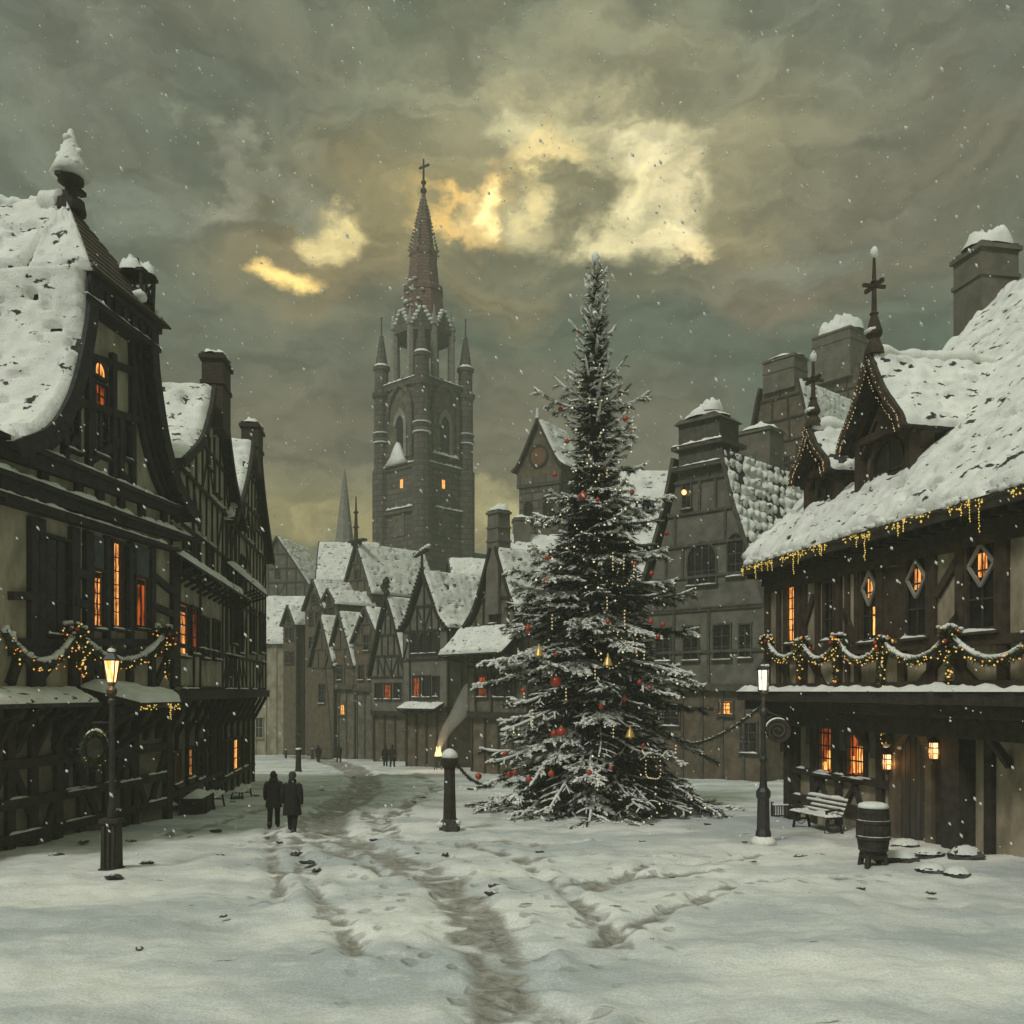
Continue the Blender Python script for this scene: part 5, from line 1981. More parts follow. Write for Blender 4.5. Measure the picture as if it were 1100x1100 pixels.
for k, (sx, sy) in enumerate(((-1, -1), (1, -1), (1, 1), (-1, 1))):
    x, y = sx * S, sy * S
    t = MB()
    top = zc(424) if k == 0 else zc(397)
    r = 1.15
    t.lathe([(r + .25, -2), (r + .25, zc(508)), (r, zc(506)), (r, zc(478)), (r + .2, zc(477)), (r + .2, zc(474)), (r, zc(473)), (r + .2, zc(468)), (r + .2, zc(466)), (r, zc(465)),
             (r, zc(430)), (r + .3, zc(428)), (r + .3, zc(424)), (r * .92, zc(423)), (r * .92, zc(400)), (r + .15, zc(399)), (r + .15, zc(396)), (.9, zc(395))], (x, y, 0), 10)
    tt = t.build('corner_turret', M['stone'], church)
    sp_ = MB().lathe([(1.0, zc(396)), (.85, zc(390)), (.55, zc(375)), (.3, zc(364)), (.34, zc(363)), (.13, zc(361)), (.1, zc(344)), (.2, zc(343)), (.02, zc(341))], (x, y, 0), 8)
    sp_.build('pinnacle', M['spiretile'] if False else M['stone'], tt)
    s = MB()
    s.lathe([(1.25, zc(396)), (1.2, zc(395)), (.8, zc(392)), (.5, zc(388))], (x, y, 0), 10)
    for yy in (477, 467, 427.5):
        s.lathe([(r + .25, zc(yy + .9)), (r + .22, zc(yy - .4)), (r - .1, zc(yy - .9))], (x, y, 0), 10)
    s.build('turret_snow', M['snow'], tt, True)
# lantern stage: eight piers, open bays, gablets
rl = 4.5
b = MB()
b.lathe([(rl + .1, zc(364)), (rl + .1, zc(359)), (3.4, zc(357))], (0, 0, 0), 8, math.pi / 8)
b.lathe([(rl + .3, zc(418)), (rl + .2, zc(414))], (0, 0, 0), 8, math.pi / 8)
b.build('lantern_rings', M['stone'], church)
for k in range(8):
    a = math.pi / 8 + k * math.pi / 4
    px_, py_ = rl * math.cos(a), rl * math.sin(a)
    p = MB()
    p.lathe([(.62, zc(420)), (.55, zc(415)), (.5, zc(362)), (.7, zc(360)), (.62, zc(356)), (.25, zc(348)), (.06, zc(338))], (px_, py_, 0), 6)
    p.build('lantern_pier', M['stone_pale'], church)
for k in range(8):
    a = k * math.pi / 4
    g = MB()
    g.prism([(-1.75, zc(366)), (1.75, zc(366)), (1.75, zc(360)), (0, zc(340)), (-1.75, zc(360))], -rl * .96 - .2, -rl * .96 + .4)
    for q, nm, mm in ((g, 'lantern_gablet', 'stone'),):
        c_, s_ = math.cos(a + math.pi / 2), math.sin(a + math.pi / 2)
        q.v = [(x * c_ - y * s_, x * s_ + y * c_, z) for x, y, z in q.v]
        ob = q.build(nm, M[mm], church)
    s = MB()
    for sx in (-1, 1):
        for i in range(5):
            s.ball((sx * (1.6 - i * .33), -rl * .96 - .05, zc(360) + i * .56 + .1), .42, 7, 5, (1, .9, .7), .4, i + k)
    s.v = [(x * c_ - y * s_, x * s_ + y * c_, z) for x, y, z in s.v]
    s.build('gablet_snow', M['snow'], church, True)
# spire
b = MB()
b.lathe([(3.7, zc(362)), (3.45, zc(345)), (3.0, zc(318)), (3.15, zc(316)), (3.1, zc(311)), (2.55, zc(309)), (2.1, zc(278)), (2.2, zc(276)), (2.15, zc(272)), (1.75, zc(270)),
         (1.2, zc(240)), (1.25, zc(239)), (.75, zc(228)), (.45, zc(216)), (.2, zc(206))], (0, 0, 0), 8, math.pi / 8)
b.build('spire', M['spiretile'], church)
s = MB()
for k in range(8):
    a = math.pi / 8 + k * math.pi / 4
    for i in range(16):
        f_ = i / 15
        r_ = 2.0 * (1 - f_) + .35
        s.ball((r_ * math.cos(a), r_ * math.sin(a), zc(272) + f_ * (zc(215) - zc(272))), .12 + .12 * rnd.random(), 5, 4)
s.build('spire_crockets', M['stone_pale'], church)
s = MB()
for i in range(24):
    a = rnd.uniform(3.3, 5.6)
    zz = rnd.uniform(300, 340)
    r_ = 2.6 + .018 * (zz - 300)
    s.ball((r_ * math.cos(a), r_ * math.sin(a), zc(zz)), rnd.uniform(.2, .5), 7, 5, (1, 1, .5), .5, i)
s.build('spire_snow', M['snow'], church, True)
b = MB()
b.tube([(0, 0, zc(208)), (0, 0, zc(171))], [.2, .13], 6)
b.ball((0, 0, zc(196)), .4, 8, 6)
b.ball((0, 0, zc(205)), .5, 8, 6)
c45 = math.cos(R(42))
b.beam((-.75 * c45 - .2, -.2, zc(179.5)), (.75 * c45 + .3, .35, zc(178)), .28, .24)
b.build('cross', M['timber_brown'], church)
# nave roof behind the row
b = MB()
b.box(-3, 3, S, 40, -2, zc(640))
b.prism([(-3.6, zc(640)), (3.6, zc(640)), (0, zc(585))], S, 40)
b.build('nave', M['stone'], church)


# ------------------------------------------------------------------ the fir tree
TD = 33.0
TX = (640 - CX) / FPX * TD
TB = gz(TD)
TH = CAMZ + (HY - 278) / FPX * TD - TB
TAB = [(278, 2), (300, 5), (330, 11), (350, 15), (385, 20), (410, 29), (440, 42), (470, 44), (500, 46), (520, 56), (560, 63), (600, 70), (640, 82), (680, 94), (720, 104), (760, 110), (800, 117), (835, 128), (862, 132)]


def tree_r(h):
    py = HY - (TB + h - CAMZ) / TD * FPX
    for (a, ra), (b_, rb) in zip(TAB, TAB[1:]):
        if py <= b_:
            k = max(0, (py - a) / (b_ - a))
            return (ra + (rb - ra) * k) * TD / FPX
    return TAB[-1][1] * TD / FPX


def build_tree():
    rn = random.Random(42)
    t = thing('fir_tree', 'tall snow-laden fir tree decorated with red baubles and lights in the square', 'tree', (TX, TD, TB))
    tr = MB()
    tr.tube([(-.02 * i * .3, 0, -.3 + (TH - .3) * i / 14) for i in range(15)], [.34 * (1 - i / 14) ** .9 + .02 for i in range(15)], 10)
    wood, nv, nf, sn = MB(), [], [], MB()
    wv, wf = [], []
    WIND = Vector((-.42, -.58, .70))          # the side the snow came from
    tips = []

    def needle(p, d, L, w):
        e = d.cross(Vector((rn.gauss(0, 1), rn.gauss(0, 1), rn.gauss(0, 1))))
        if e.length < 1e-4:
            return
        e.normalize()
        e *= w
        o = len(nv)
        nv.extend(((p - e)[:], (p + e)[:], (p + d * L)[:]))
        nf.append((o, o + 1, o + 2))

    def frost(P, dens, L, w):
        """snow caught among the needles on the upper side of a twig"""
        for a, c in zip(P, P[1:]):
            v = c - a
            l = v.length
            if l < 1e-4:
                continue
            u = v / l
            sdv = u.cross(Vector((0, 0, 1)))
            for _ in range(int(l * dens + rn.random())):
                q = a + v * rn.random() + WIND * rn.uniform(.01, .06)
                if mn.noise(q * .62) * 1.25 + .45 * mn.noise(q * 3.7) > .16:
                    continue
                d = (u * .8 + sdv * rn.uniform(-1, 1) + Vector((0, 0, rn.uniform(-.15, .5)))).normalized()
                e = d.cross(WIND)
                if e.length < 1e-3:
                    continue
                e = e.normalized() * w * rn.uniform(.6, 1.5)
                ll = L * rn.uniform(.5, 1.1)
                o = len(wv)
                wv.extend(((q - e)[:], (q + d * ll * .5 - e * .9 + WIND * .012)[:], (q + d * ll)[:], (q + d * ll * .5 + e * .9 + WIND * .012)[:], (q + e)[:]))
                wf.append((o, o + 1, o + 2, o + 3, o + 4))

    def spray(P, dens, L, w, under=.3):
        for a, c in zip(P, P[1:]):
            v = c - a
            l = v.length
            if l < 1e-4:
                continue
            u = v / l
            n = int(l * dens + rn.random())
            for _ in range(n):
                q = a + v * rn.random()
                g = Vector((rn.gauss(0, 1), rn.gauss(0, 1), rn.gauss(-under, .7)))
                g -= u * g.dot(u)
                if g.length < 1e-3:
                    continue
                d = (g.normalized() * .75 + u * .75).normalized()
                needle(q, d, L * rn.uniform(.6, 1.25), w)

    def snowline(P, r, cover):
        """rounded, broken ridge of snow on top of a twig"""
        run = []
        for i, p in enumerate(P):
            k = mn.noise(p * 1.3) + .35 * mn.noise(p * 4.1)
            if k > cover:
                if len(run) > 1:
                    put(run)
                run = []
            else:
                run.append((p + WIND * r * .6, r * (.6 + .9 * abs(mn.noise(p * 3.3)))))
        if len(run) > 1:
            put(run)

    def put(run):
        P = [q[0] for q in run]
        Q = [q[1] for q in run]
        Q[0] *= .3
        Q[-1] *= .3
        sn.tube(P, Q, 5)

    h = .55
    lev = 0
    while h < TH - .25:
        f = h / TH
        Rr = tree_r(h) * (1 + .22 * mn.noise(Vector((h * 1.1, 4, 0))))
        nb = 10 if f < .4 else (8 if f < .55 else 6)
        if f > .9:
            nb = 5
        for k in range(nb):
            az = 2 * math.pi * (k + .5 * (lev % 2)) / nb + rn.uniform(-.28, .28)
            L = Rr * (rn.choice((.55, .72, .9, 1.0, 1.12, 1.22)) if f < .55 else rn.choice((.5, .65, .85, 1.0, 1.35))) * rn.uniform(.9, 1.07) + .10
            out = Vector((math.cos(az), math.sin(az), 0))
            side = Vector((-math.sin(az), math.cos(az), 0))
            tilt = (-.22 if f < .2 else -.1 + .15 * (f - .2)) if f < .55 else -.05 + (f - .55) * 2.0
            tilt += rn.uniform(-.16, .16)
            droop = .30 * (1 - f) * rn.uniform(.6, 2.0)
            curl = .22 + .25 * f
            sway = rn.uniform(-.15, .15)
            hh = h + rn.uniform(-.2, .2)
            npt = max(5, int(L / .3))

            def bp(s):
                return Vector((0, 0, hh)) + out * (L * s) + side * (sway * L * s * s) + Vector((0, 0, L * (tilt * s - droop * s * s * .9 + curl * s ** 4 * .6)))
            P = [bp(i / npt) for i in range(npt + 1)]
            if P[-1].z < .12:
                for p in P:
                    p.z = max(p.z, .10 + .05 * rn.random())
            wood.tube(P, [.05 * (1 - .8 * i / npt) * (.5 + .5 * L / 4) + .006 for i in range(npt + 1)], 5)
            lit = .5 - .5 * math.cos(az - R(225) + math.pi)           # more snow where the wind brought it: left and front
            cover = -.05 + .42 * lit if f < .75 else .15
            heavy = rn.random() < .80
            low_dark = f < .33 and math.cos(az - R(-35)) > .55
            if low_dark:
                heavy = heavy and rn.random() < .3
            dens = 95 if f < .5 else 72
            nl = .17 if f < .6 else .13
            spray(P[1:], dens * 1.3, nl, .011)
            if heavy:
                frost(P[1:], 150, .17, .034)
            rs = (.05 if heavy else .033) * (.6 + .4 * min(1, L / 3))
            snowline([bp(.2 + .8 * i / (npt * 2)) for i in range(npt * 2 + 1)], rs * 1.35, cover + .12)
            step = .25
            m = int(L * .85 / step)
            for j in range(m):
                s0 = .13 + .85 * (j + rn.random() * .6) / max(m, 1)
                q = bp(s0)
                sd = 1 if (j % 2) else -1
                tl = min(1.25, L * .42) * (1.1 - .75 * s0) * rn.uniform(.65, 1.15)
                if tl < .1:
                    tl = .1
                dv = (out * .75 + side * sd * .8 + Vector((0, 0, rn.uniform(-.28, .10) + (f > .6) * .2))).normalized()
                TP = [q + dv * (tl * i / 3) + Vector((0, 0, -.16 * tl * (i / 3) ** 2)) for i in range(4)]
                if TP[-1].z < .06:
                    for p in TP:
                        p.z = max(p.z, .06)
                spray(TP, dens, nl, .011)
                if heavy:
                    frost(TP, 110, .16, .032)
                elif rn.random() < .5:
                    frost(TP, 40, .13, .026)
                if tl > .45:
                    for i in (1, 2):
                        for sd2 in (-1, 1):
                            v2 = (dv * .7 + dv.cross(Vector((0, 0, 1))) * sd2 * .7 + Vector((0, 0, rn.uniform(-.3, 0)))).normalized()
                            l2 = tl * .42 * rn.uniform(.6, 1.1)
                            T2 = [TP[i], TP[i] + v2 * l2 * .5, TP[i] + v2 * l2 + Vector((0, 0, -.05))]
                            spray(T2, dens * .9, nl, .011)
                            if heavy:
                                frost(T2, 80, .13, .028)
                            if rn.random() < .4:
                                snowline([T2[0].lerp(T2[2], a_ / 4) for a_ in range(5)], rs * .62, cover - .05)
                snowline([TP[0].lerp(TP[-1], i / 6) + Vector((0, 0, .03 * math.sin(i / 6 * 3.1))) for i in range(7)], rs * .9, cover + (0 if heavy else -.12))
                if rn.random() < .5:
                    tips.append((TP[-1] + Vector((0, 0, -.03)), az))
            tips.append((P[-1], az))
        h += (.54 if f < .5 else .46) if f < .8 else .36
        lev += 1
    # dense inner growth round the trunk
    for _ in range(15000):
        z = TH * (1 - math.sqrt(rn.random())) * .97 + .25
        r = tree_r(z) * (.62 if z < TH * .5 else .42) * math.sqrt(rn.random())
        a = rn.uniform(0, 6.283)
        d = Vector((math.cos(a), math.sin(a), rn.uniform(-.8, .3))).normalized()
        needle(Vector((r * math.cos(a), r * math.sin(a), z)), d, rn.uniform(.2, .42), .03)
    sn.tube([(0, 0, TH - 1.0), (0, 0, TH - .5), (.0, 0, TH - .05)], [.02, .03, .02], 5)
    tr.build('trunk', M['bark'], t, True)
    wood.build('branches', M['bark'], t)
    me = bpy.data.meshes.new('needles')
    me.from_pydata(nv, [], nf)
    me.materials.append(M['needle'])
    o = bpy.data.objects.new('needles', me)
    COL.objects.link(o)
    o.parent = t
    sn.build('branch_snow', M['snow'], t, True)
    me = bpy.data.meshes.new('needle_snow')
    me.from_pydata(wv, [], wf)
    me.materials.append(M['snow'])
    o = bpy.data.objects.new('needle_snow', me)
    COL.objects.link(o)
    o.parent = t
    print('TREE', len(nf), len(wf), len(sn.f))
    MB().ball((0, 0, TH + .02), .15, 10, 8, (1, 1, 1.5), .3, 2).build('snow_tip', M['snow'], t, True)
    # fairy lights
    b = MB()
    rn.shuffle(tips)
    n = 0
    for p, az in tips:
        f = p.z / TH
        w = 1.5 if .42 < f < .75 else .45
        if rn.random() > w * .42:
            continue
        b.octa(p + Vector((TX, TD, TB)), rn.uniform(.022, .046))
        n += 1
    x = b.build('fairy_lights', M['bulb_pale'])
    tag(x, 'tiny pale fairy lights scattered through the fir tree', 'fairy lights', kind='stuff')
    return t


TREE = build_tree()


def tree_front(px, py, k=.93):
    """point on the viewer's side of the crown seen at a pixel"""
    d = TD
    for _ in range(6):
        z = CAMZ + (HY - py) / FPX * d
        x = (px - CX) / FPX * d - TX
        rr = tree_r(max(z - TB, .3)) * k
        d = TD - math.sqrt(max(rr * rr - x * x, .05))
    return Vector(((px - CX) / FPX * d, d, CAMZ + (HY - py) / FPX * d))


BAUB = [(602, 440, 3.2), (666, 420, 2.8), (672, 450, 3.4), (609, 474, 3), (596, 510, 3), (626, 533, 5), (679, 528, 3), (628, 342, 2.4), (621, 356, 2.0), (642, 537, 2.6),
        (572, 588, 3), (588, 599, 3.2), (586, 624, 3.2), (716, 573, 3), (682, 606, 2.8), (700, 616, 3), (653, 668, 3), (567, 675, 4.2), (699, 668, 3.2), (712, 671, 3),
        (707, 684, 3), (597, 703, 2.6), (597, 732, 7), (562, 742, 3.2), (687, 733, 3), (698, 739, 2.6), (671, 751, 3.2), (646, 759, 3.4), (603, 786, 5.5), (595, 788, 4), (659, 779, 2.6),
        (691, 801, 2.6), (543, 810, 3.4), (514, 834, 4), (547, 832, 4), (553, 830, 3.2), (568, 837, 3.6), (592, 831, 4), (633, 830, 3.4), (656, 825, 2.6)]
b0 = MB().ball((0, 0, 0), 1, 14, 10)
base_b = b0.build('bauble', M['red'], None, True)
cp = MB().lathe([(.22, .93), (.22, 1.15), (.08, 1.18), (.05, 1.45)], (0, 0, 0), 8).build('cap', M['gold'], base_b)
tag(base_b, 'red bauble hanging on the fir tree', 'bauble', 'red baubles on the fir tree')
big = {(597, 732): 'largest red bauble, at the middle left of the fir tree', (603, 786): 'large red bauble below the largest one, lower left of the fir tree',
       (626, 533): 'large red bauble in the upper middle of the fir tree', (628, 342): 'topmost red bauble on the fir tree', (514, 834): 'red bauble on the outermost low left bough of the fir tree'}
for i, (px, py, r) in enumerate(BAUB):
    if i == 0:
        o = base_b
        ks = [cp]
    else:
        o = base_b.copy()
        COL.objects.link(o)
        c2 = cp.copy()
        COL.objects.link(c2)
        c2.parent = o
    p = tree_front(px, py, .94)
    o.location = p
    s_ = r * p.y / FPX * .9
    o.scale = (s_, s_, s_)
    if (px, py) in big:
        o['label'] = big[(px, py)]
rg0 = random.Random(4)
STR = [(658.5, 594, 618), (670, 600, 616), (681, 608, 625), (652, 642, 660), (671, 656, 680), (593, 661, 680), (684, 693, 710), (692, 700, 714), (639, 717, 732),
       (608, 740, 756), (535, 690, 704), (572, 763, 788), (659, 780, 796), (726, 801, 815), (642, 833, 853), (680, 456, 467), (652, 505, 515), (563, 745, 758)]
for i, (px, ya, yb) in enumerate(STR):
    p = tree_front(px, ya, 1.02)
    L = (yb - ya) * p.y / FPX
    b = MB()
    for k in range(max(3, int(L / .11))):
        b.ball((rg0.uniform(-.01, .01), 0, -k * .11), .024, 6, 5, (1, 1, 1.3))
    o = b.build('bead_string', M['bead'], None, True)
    o.location = p
    tag(o, 'short string of pale glass beads hanging down from a fir bough', 'bead string', 'bead strings hanging in the fir tree')
SW = [([(640, 618), (668, 630), (680, 618)], 'swag of pale beads draped under the upper boughs of the fir tree'),
      ([(655, 674), (676, 690), (697, 676)], 'swag of pale beads draped on the right middle boughs of the fir tree'),
      ([(640, 700), (655, 718), (672, 706)], 'swag of pale beads draped at the centre of the fir tree'),
      ([(690, 806), (694, 812), (709, 813), (716, 806)], 'short bead swag above the hanging bead frame on the lower right fir boughs'),
      ([(694, 813), (694, 832), (700, 836), (709, 834), (709, 813)], 'square hanging frame of beads on the lower right of the fir tree')]
for pts, lb in SW:
    P = [tree_front(x, y, 1.02) for x, y in smooth_prof(pts, 5)]
    o0 = P[0].copy()
    b = MB()
    for a, c in zip(P, P[1:]):
        n = max(1, int((c - a).length / .11))
        for k in range(n):
            q = a.lerp(c, k / n) - o0
            b.ball(q, .022, 6, 5)
    o = b.build('bead_swag', M['bead'], None, True)
    o.location = o0
    tag(o, lb, 'bead swag')
for px, py, lb in ((579, 701, 'small gold bell hanging at the left of the fir tree'), (677, 788, 'small gold bell hanging at the lower right of the fir tree'), (653, 711, 'small gold bell hanging at the centre of the fir tree')):
    p = tree_front(px, py, 1.02)
    b = MB().lathe([(.17, -.12), (.16, -.09), (.11, .02), (.09, .10), (.04, .15), (.02, .28)], (0, 0, 0), 10).ball((0, 0, -.14), .05, 6, 5)
    o = b.build('bell', M['gold'], None, True)
    o.location = p
    tag(o, lb, 'bell')

# ------------------------------------------------------------------ garlands and gold lights on the houses
rg = random.Random(8)


def fw(F, px, py, off):
    u, z = F.hit(px, py, off)
    return F.world(u, off, z)


A = [fw(L1, 82, 682, -.5), fw(L1, 178, 684, -.45)]
LB = fw(L1, 5, 680, -.5)
garland_thing('garland', 'snowy fir garland of two swags with gold lights across the left house front', [swag_pts(A[0], A[1], .78, 22), swag_pts(LB, A[0], .75, 18)],
              A, [(A[0] + Vector((.02, .15, -.1)), .75), (A[0] + Vector((.02, .35, -.1)), .95), (A[1] + Vector((0, .1, -.1)), 1.15)], r=.16, rnd=rg, boss_r=.36, orange=.35)
BP = [(819, 690), (861, 693), (899, 690), (948, 692), (1021, 684), (1110, 688)]
B = [fw(R1, x, y, -.30) for x, y in BP]
B[0] = fw(R1, 823, 690, -.30)
garland_thing('garland', 'fir garland of five swags and hanging tassels with gold lights along the right house', [swag_pts(a, c, .50, 16) for a, c in zip(B, B[1:])],
              B, [(q + Vector((-.05, 0, -.15)), .85 + .1 * i) for i, q in enumerate(B[1:])], r=.125, rnd=rg, boss_r=.27, orange=.12)
EV = [R1.world(-.5 + 17.8 * i / 60, -.72, EZ - .12 + .03 * math.sin(i * 1.7)) for i in range(61)]
icicle_lights('icicle_lights', 'string of gold icicle lights dripping from the right house eaves', EV, rg, drop=(.12, .8), per_m=17)
icicle_lights('icicle_lights', 'gold icicle lights under the snowy canopy of the left house', CANOPY_EDGE, rg, drop=(.1, .5), per_m=20)


# ------------------------------------------------------------------ lamps
def glow(par, loc, watts, colr):
    """the light a burning lantern throws"""
    l = bpy.data.lights.new('lantern_light', 'POINT')
    l.energy = watts
    l.color = colr
    l.shadow_soft_size = .08
    o = bpy.data.objects.new('lantern_light', l)
    COL.objects.link(o)
    o.parent = par
    o.location = loc


def lamp_left():
    g = ground_at(120, 935)
    t = thing('street_lamp', 'black street lamp on a thick square post in the left foreground, orange flame', 'street lamp', (g.x, g.y, g.z - .08))
    k = g.y / FPX
    H = lambda py: (935 - py) * k + .08
    b = MB()
    b.box(-.17, .17, -.17, .17, -.2, H(882), .02)
    b.box(-.2, .2, -.2, .2, -.2, .14)
    b.box(-.19, .19, -.19, .19, H(884), H(879))
    for x in (-.1, 0, .1):
        b.box(x - .03, x + .03, -.185, -.15, .14, H(886))
    b.build('base', M['timber_grey'] if False else M['timber'], t)
    b = MB().lathe([(.13, H(882)), (.12, H(870)), (.085, H(862)), (.075, H(790)), (.07, H(757)), (.11, H(755)), (.11, H(752)), (.06, H(750)), (.14, H(745)), (.15, H(741)), (.07, H(737)), (.10, H(735)), (.12, H(733.5))], (0, 0, 0), 12)
    b.v = [(x * .72, y * .72, z) for x, y, z in b.v]
    b.build('post', M['iron'], t)
    z0, z1 = H(733), H(710)
    f = MB()
    for sx in (-1, 1):
        for sy in (-1, 1):
            f.beam((sx * .065, sy * .065, z0), (sx * .115, sy * .115, z1), .02, .02, (sx, sy, 0))
    f.box(-.13, .13, -.13, .13, z1, z1 + .03)
    f.lathe([(.18, z1 + .03), (.08, z1 + .16), (.035, z1 + .2), (.045, z1 + .24), (.01, z1 + .32)], (0, 0, 0), 4, math.pi / 4)
    f.beam((0, 0, H(776)), (-.40, -.02, H(776)), .04, .04, (0, 0, 1))
    lf = f.build('lantern', M['iron'], t)
    q = MB().hexa([(-.056, -.056, z0 + .01), (.056, -.056, z0 + .01), (.056, .056, z0 + .01), (-.056, .056, z0 + .01), (-.105, -.105, z1), (.105, -.105, z1), (.105, .105, z1), (-.105, .105, z1)])
    q.build('glass', M['lantern'], lf)
    glow(t, (.0, -.28, z0 + .1), 14, (1, .55, .2))
    s = MB()
    s.ball((0, 0, z1 + .22), .09, 8, 6, (1, 1, .5), .4, 1)
    s.build('lamp_snow', M['snow'], lf, True)
    s = MB()
    for i in range(8):
        a = rg.uniform(0, 6.28)
        s.ball((.24 * math.cos(a), .24 * math.sin(a), .06), rg.uniform(.06, .13), 8, 5, (1.3, 1.3, .6), .4, i)
    s.build('foot_snow', M['snow_old'], t, True)
    # wreath on its bracket
    c = Vector((g.x - .33, g.y - .06, g.z + H(808)))
    w = thing('wreath', 'round dark fir wreath with a snowy gold rim hanging beside the left street lamp', 'wreath', c, R(55))
    w.scale = (.72, .72, .82)
    m = MB()
    P = [(.36 * math.cos(a), 0, .42 * math.sin(a)) for a in [2 * math.pi * i / 20 for i in range(21)]]
    m.tube(P, .07, 6, False)
    greens(m, P, .13, 170, rg, .13)
    m.build('greenery', M['garland'], w)
    d = MB().lathe([(.27, -.02), (.27, .02)], (0, 0, 0), 20).build('backing', M['timber_grey'], w)
    d.rotation_euler = (R(90), 0, 0)
    s = MB().tube([(.40 * math.cos(a), -.02, .46 * math.sin(a)) for a in [R(5 + 9 * i) for i in range(15)]], [.02 + .03 * math.sin(math.pi * i / 14) for i in range(15)], 6)
    s.build('snow_rim', M['snow'], w, True)
    bl = MB()
    for i in range(6):
        a = rg.uniform(0, 6.28)
        bl.octa((.40 * math.cos(a), -.1, .44 * math.sin(a)), .014)
    bl.build('gold_beads', M['bulb'], w)
    h = MB().tube([(0, 0, .44), (0, .02, H(776) - H(808) - .02)], .012, 4).build('hanger', M['iron'], w)


def lamp_right():
    g = ground_at(820, 905)
    t = thing('street_lamp', 'slim black street lamp with a white lit lantern at the corner of the right house', 'street lamp', (g.x, g.y, g.z - .06))
    k = g.y / FPX
    H = lambda py: (905 - py) * k + .06
    b = MB().lathe([(.30, -.1), (.30, .08), (.22, .16), (.20, H(895)), (.17, H(890)), (.155, H(858)), (.19, H(856)), (.19, H(850)), (.12, H(846))], (0, 0, 0), 8)
    b.build('base', M['iron'], t)
    b = MB().lathe([(.11, H(847)), (.09, H(838)), (.075, H(820)), (.10, H(818)), (.10, H(815)), (.07, H(812)), (.065, H(770)), (.10, H(768)), (.1, H(764)), (.06, H(760)), (.055, H(748)), (.11, H(745)), (.13, H(742))], (0, 0, 0), 12)
    b.build('post', M['iron'], t)
    z0, z1 = H(741), H(720)
    f = MB()
    for i in range(6):
        a = i * math.pi / 3
        f.beam((.12 * math.cos(a), .12 * math.sin(a), z0), (.14 * math.cos(a), .14 * math.sin(a), z1), .025, .025, (math.cos(a), math.sin(a), 0))
    f.lathe([(.15, z0 - .03), (.15, z0)], (0, 0, 0), 6)
    f.lathe([(.20, z1), (.19, z1 + .04), (.10, z1 + .13), (.11, z1 + .16), (.04, z1 + .22), (.01, z1 + .3)], (0, 0, 0), 6)
    lf = f.build('lantern', M['iron'], t)
    MB().lathe([(.105, z0), (.125, z1)], (0, 0, 0), 6).build('glass', M['lantern_white'], lf)
    glow(t, (.0, -.26, z0 + .1), 14, (1, .85, .55))
    s = MB()
    for i in range(7):
        s.ball((rg.uniform(-.1, .1), rg.uniform(-.1, .1), z1 + .12), rg.uniform(.05, .08), 7, 5, (1, 1, .7), .4, i)
    s.build('lamp_snow', M['snow'], lf, True)
    s = MB()
    s.lathe([(.34, .02), (.31, .13), (.24, .21), (.17, .24)], (0, 0, 0), 14)
    s.build('foot_snow', M['snow'], t, True)
    br = MB()
    br.tube([(0, 0, H(758)), (.12, -.05, H(765)), (.3, -.09, H(768)), (.44, -.1, H(770))], .018, 5)
    br.tube([(0, 0, H(775)), (.2, -.07, H(769))], .012, 5)
    br.build('bracket', M['iron'], t)
    c = Vector((g.x + .36, g.y - .09, g.z - .06 + H(785)))
    w = thing('hanging_sign', 'round dark carved sign with a snowy rim hanging from the right street lamp', 'sign', c, R(-20))
    d = MB().lathe([(.31, -.035), (.31, .05), (.26, .05), (.25, .03), (.19, .03), (.18, .05), (.13, .05), (.12, .03), (.07, .03), (.05, .055), (.005, .06)], (0, 0, 0), 28).build('disc', M['timber'], w)
    d.rotation_euler = (R(90), 0, 0)
    e = MB()
    for i in range(24):
        a0, a1 = i * .42, (i + 1) * .42
        r0, r1 = .05 + .0075 * i, .05 + .0075 * (i + 1)
        e.beam((r0 * math.cos(a0), -.06, r0 * math.sin(a0)), (r1 * math.cos(a1), -.06, r1 * math.sin(a1)), .022, .02)
    e.build('spiral_emblem', M['timber_grey'], w)
    s = MB().tube([(.325 * math.cos(a), -.01, .325 * math.sin(a)) for a in [R(60 + 11 * i) for i in range(15)]], [.012 + .018 * math.sin(math.pi * i / 14) for i in range(15)], 6)
    s.build('snow_rim', M['snow'], w, True)
    MB().tube([(-.1, 0, .3), (-.1, 0, H(769.3) - H(785))], .01, 4).tube([(.08, 0, .3), (.08, 0, H(770) - H(785))], .01, 4).build('hanger', M['iron'], w)
    top = Vector((g.x, g.y, g.z - .06 + H(757)))
    return top


lamp_left()
LT = lamp_right()
# rope garland from the lamp to the tree
pT = tree_front(738, 800, .95)
P = swag_pts(LT, pT, .22, 16)
o0 = P[0].copy()
g = thing('rope_garland', 'thin dark rope garland with snow strung from the right street lamp to the fir tree', 'garland', o0)
m = MB().tube([p - o0 for p in P], .035, 5)
greens(m, [p - o0 for p in P], .06, 60, rg, .09)
m.build('greenery', M['garland'], g)
s = MB()
for i in range(1, 14):
    if mn.noise(P[i] * 2) > -.3:
        s.tube([P[i] - o0 + Vector((0, 0, .035)), P[i].lerp(P[i + 1], .5) - o0 + Vector((0, 0, .045)), P[i + 1] - o0 + Vector((0, 0, .035))], [.012, .03, .012], 5)
s.build('snow', M['snow'], g, True)


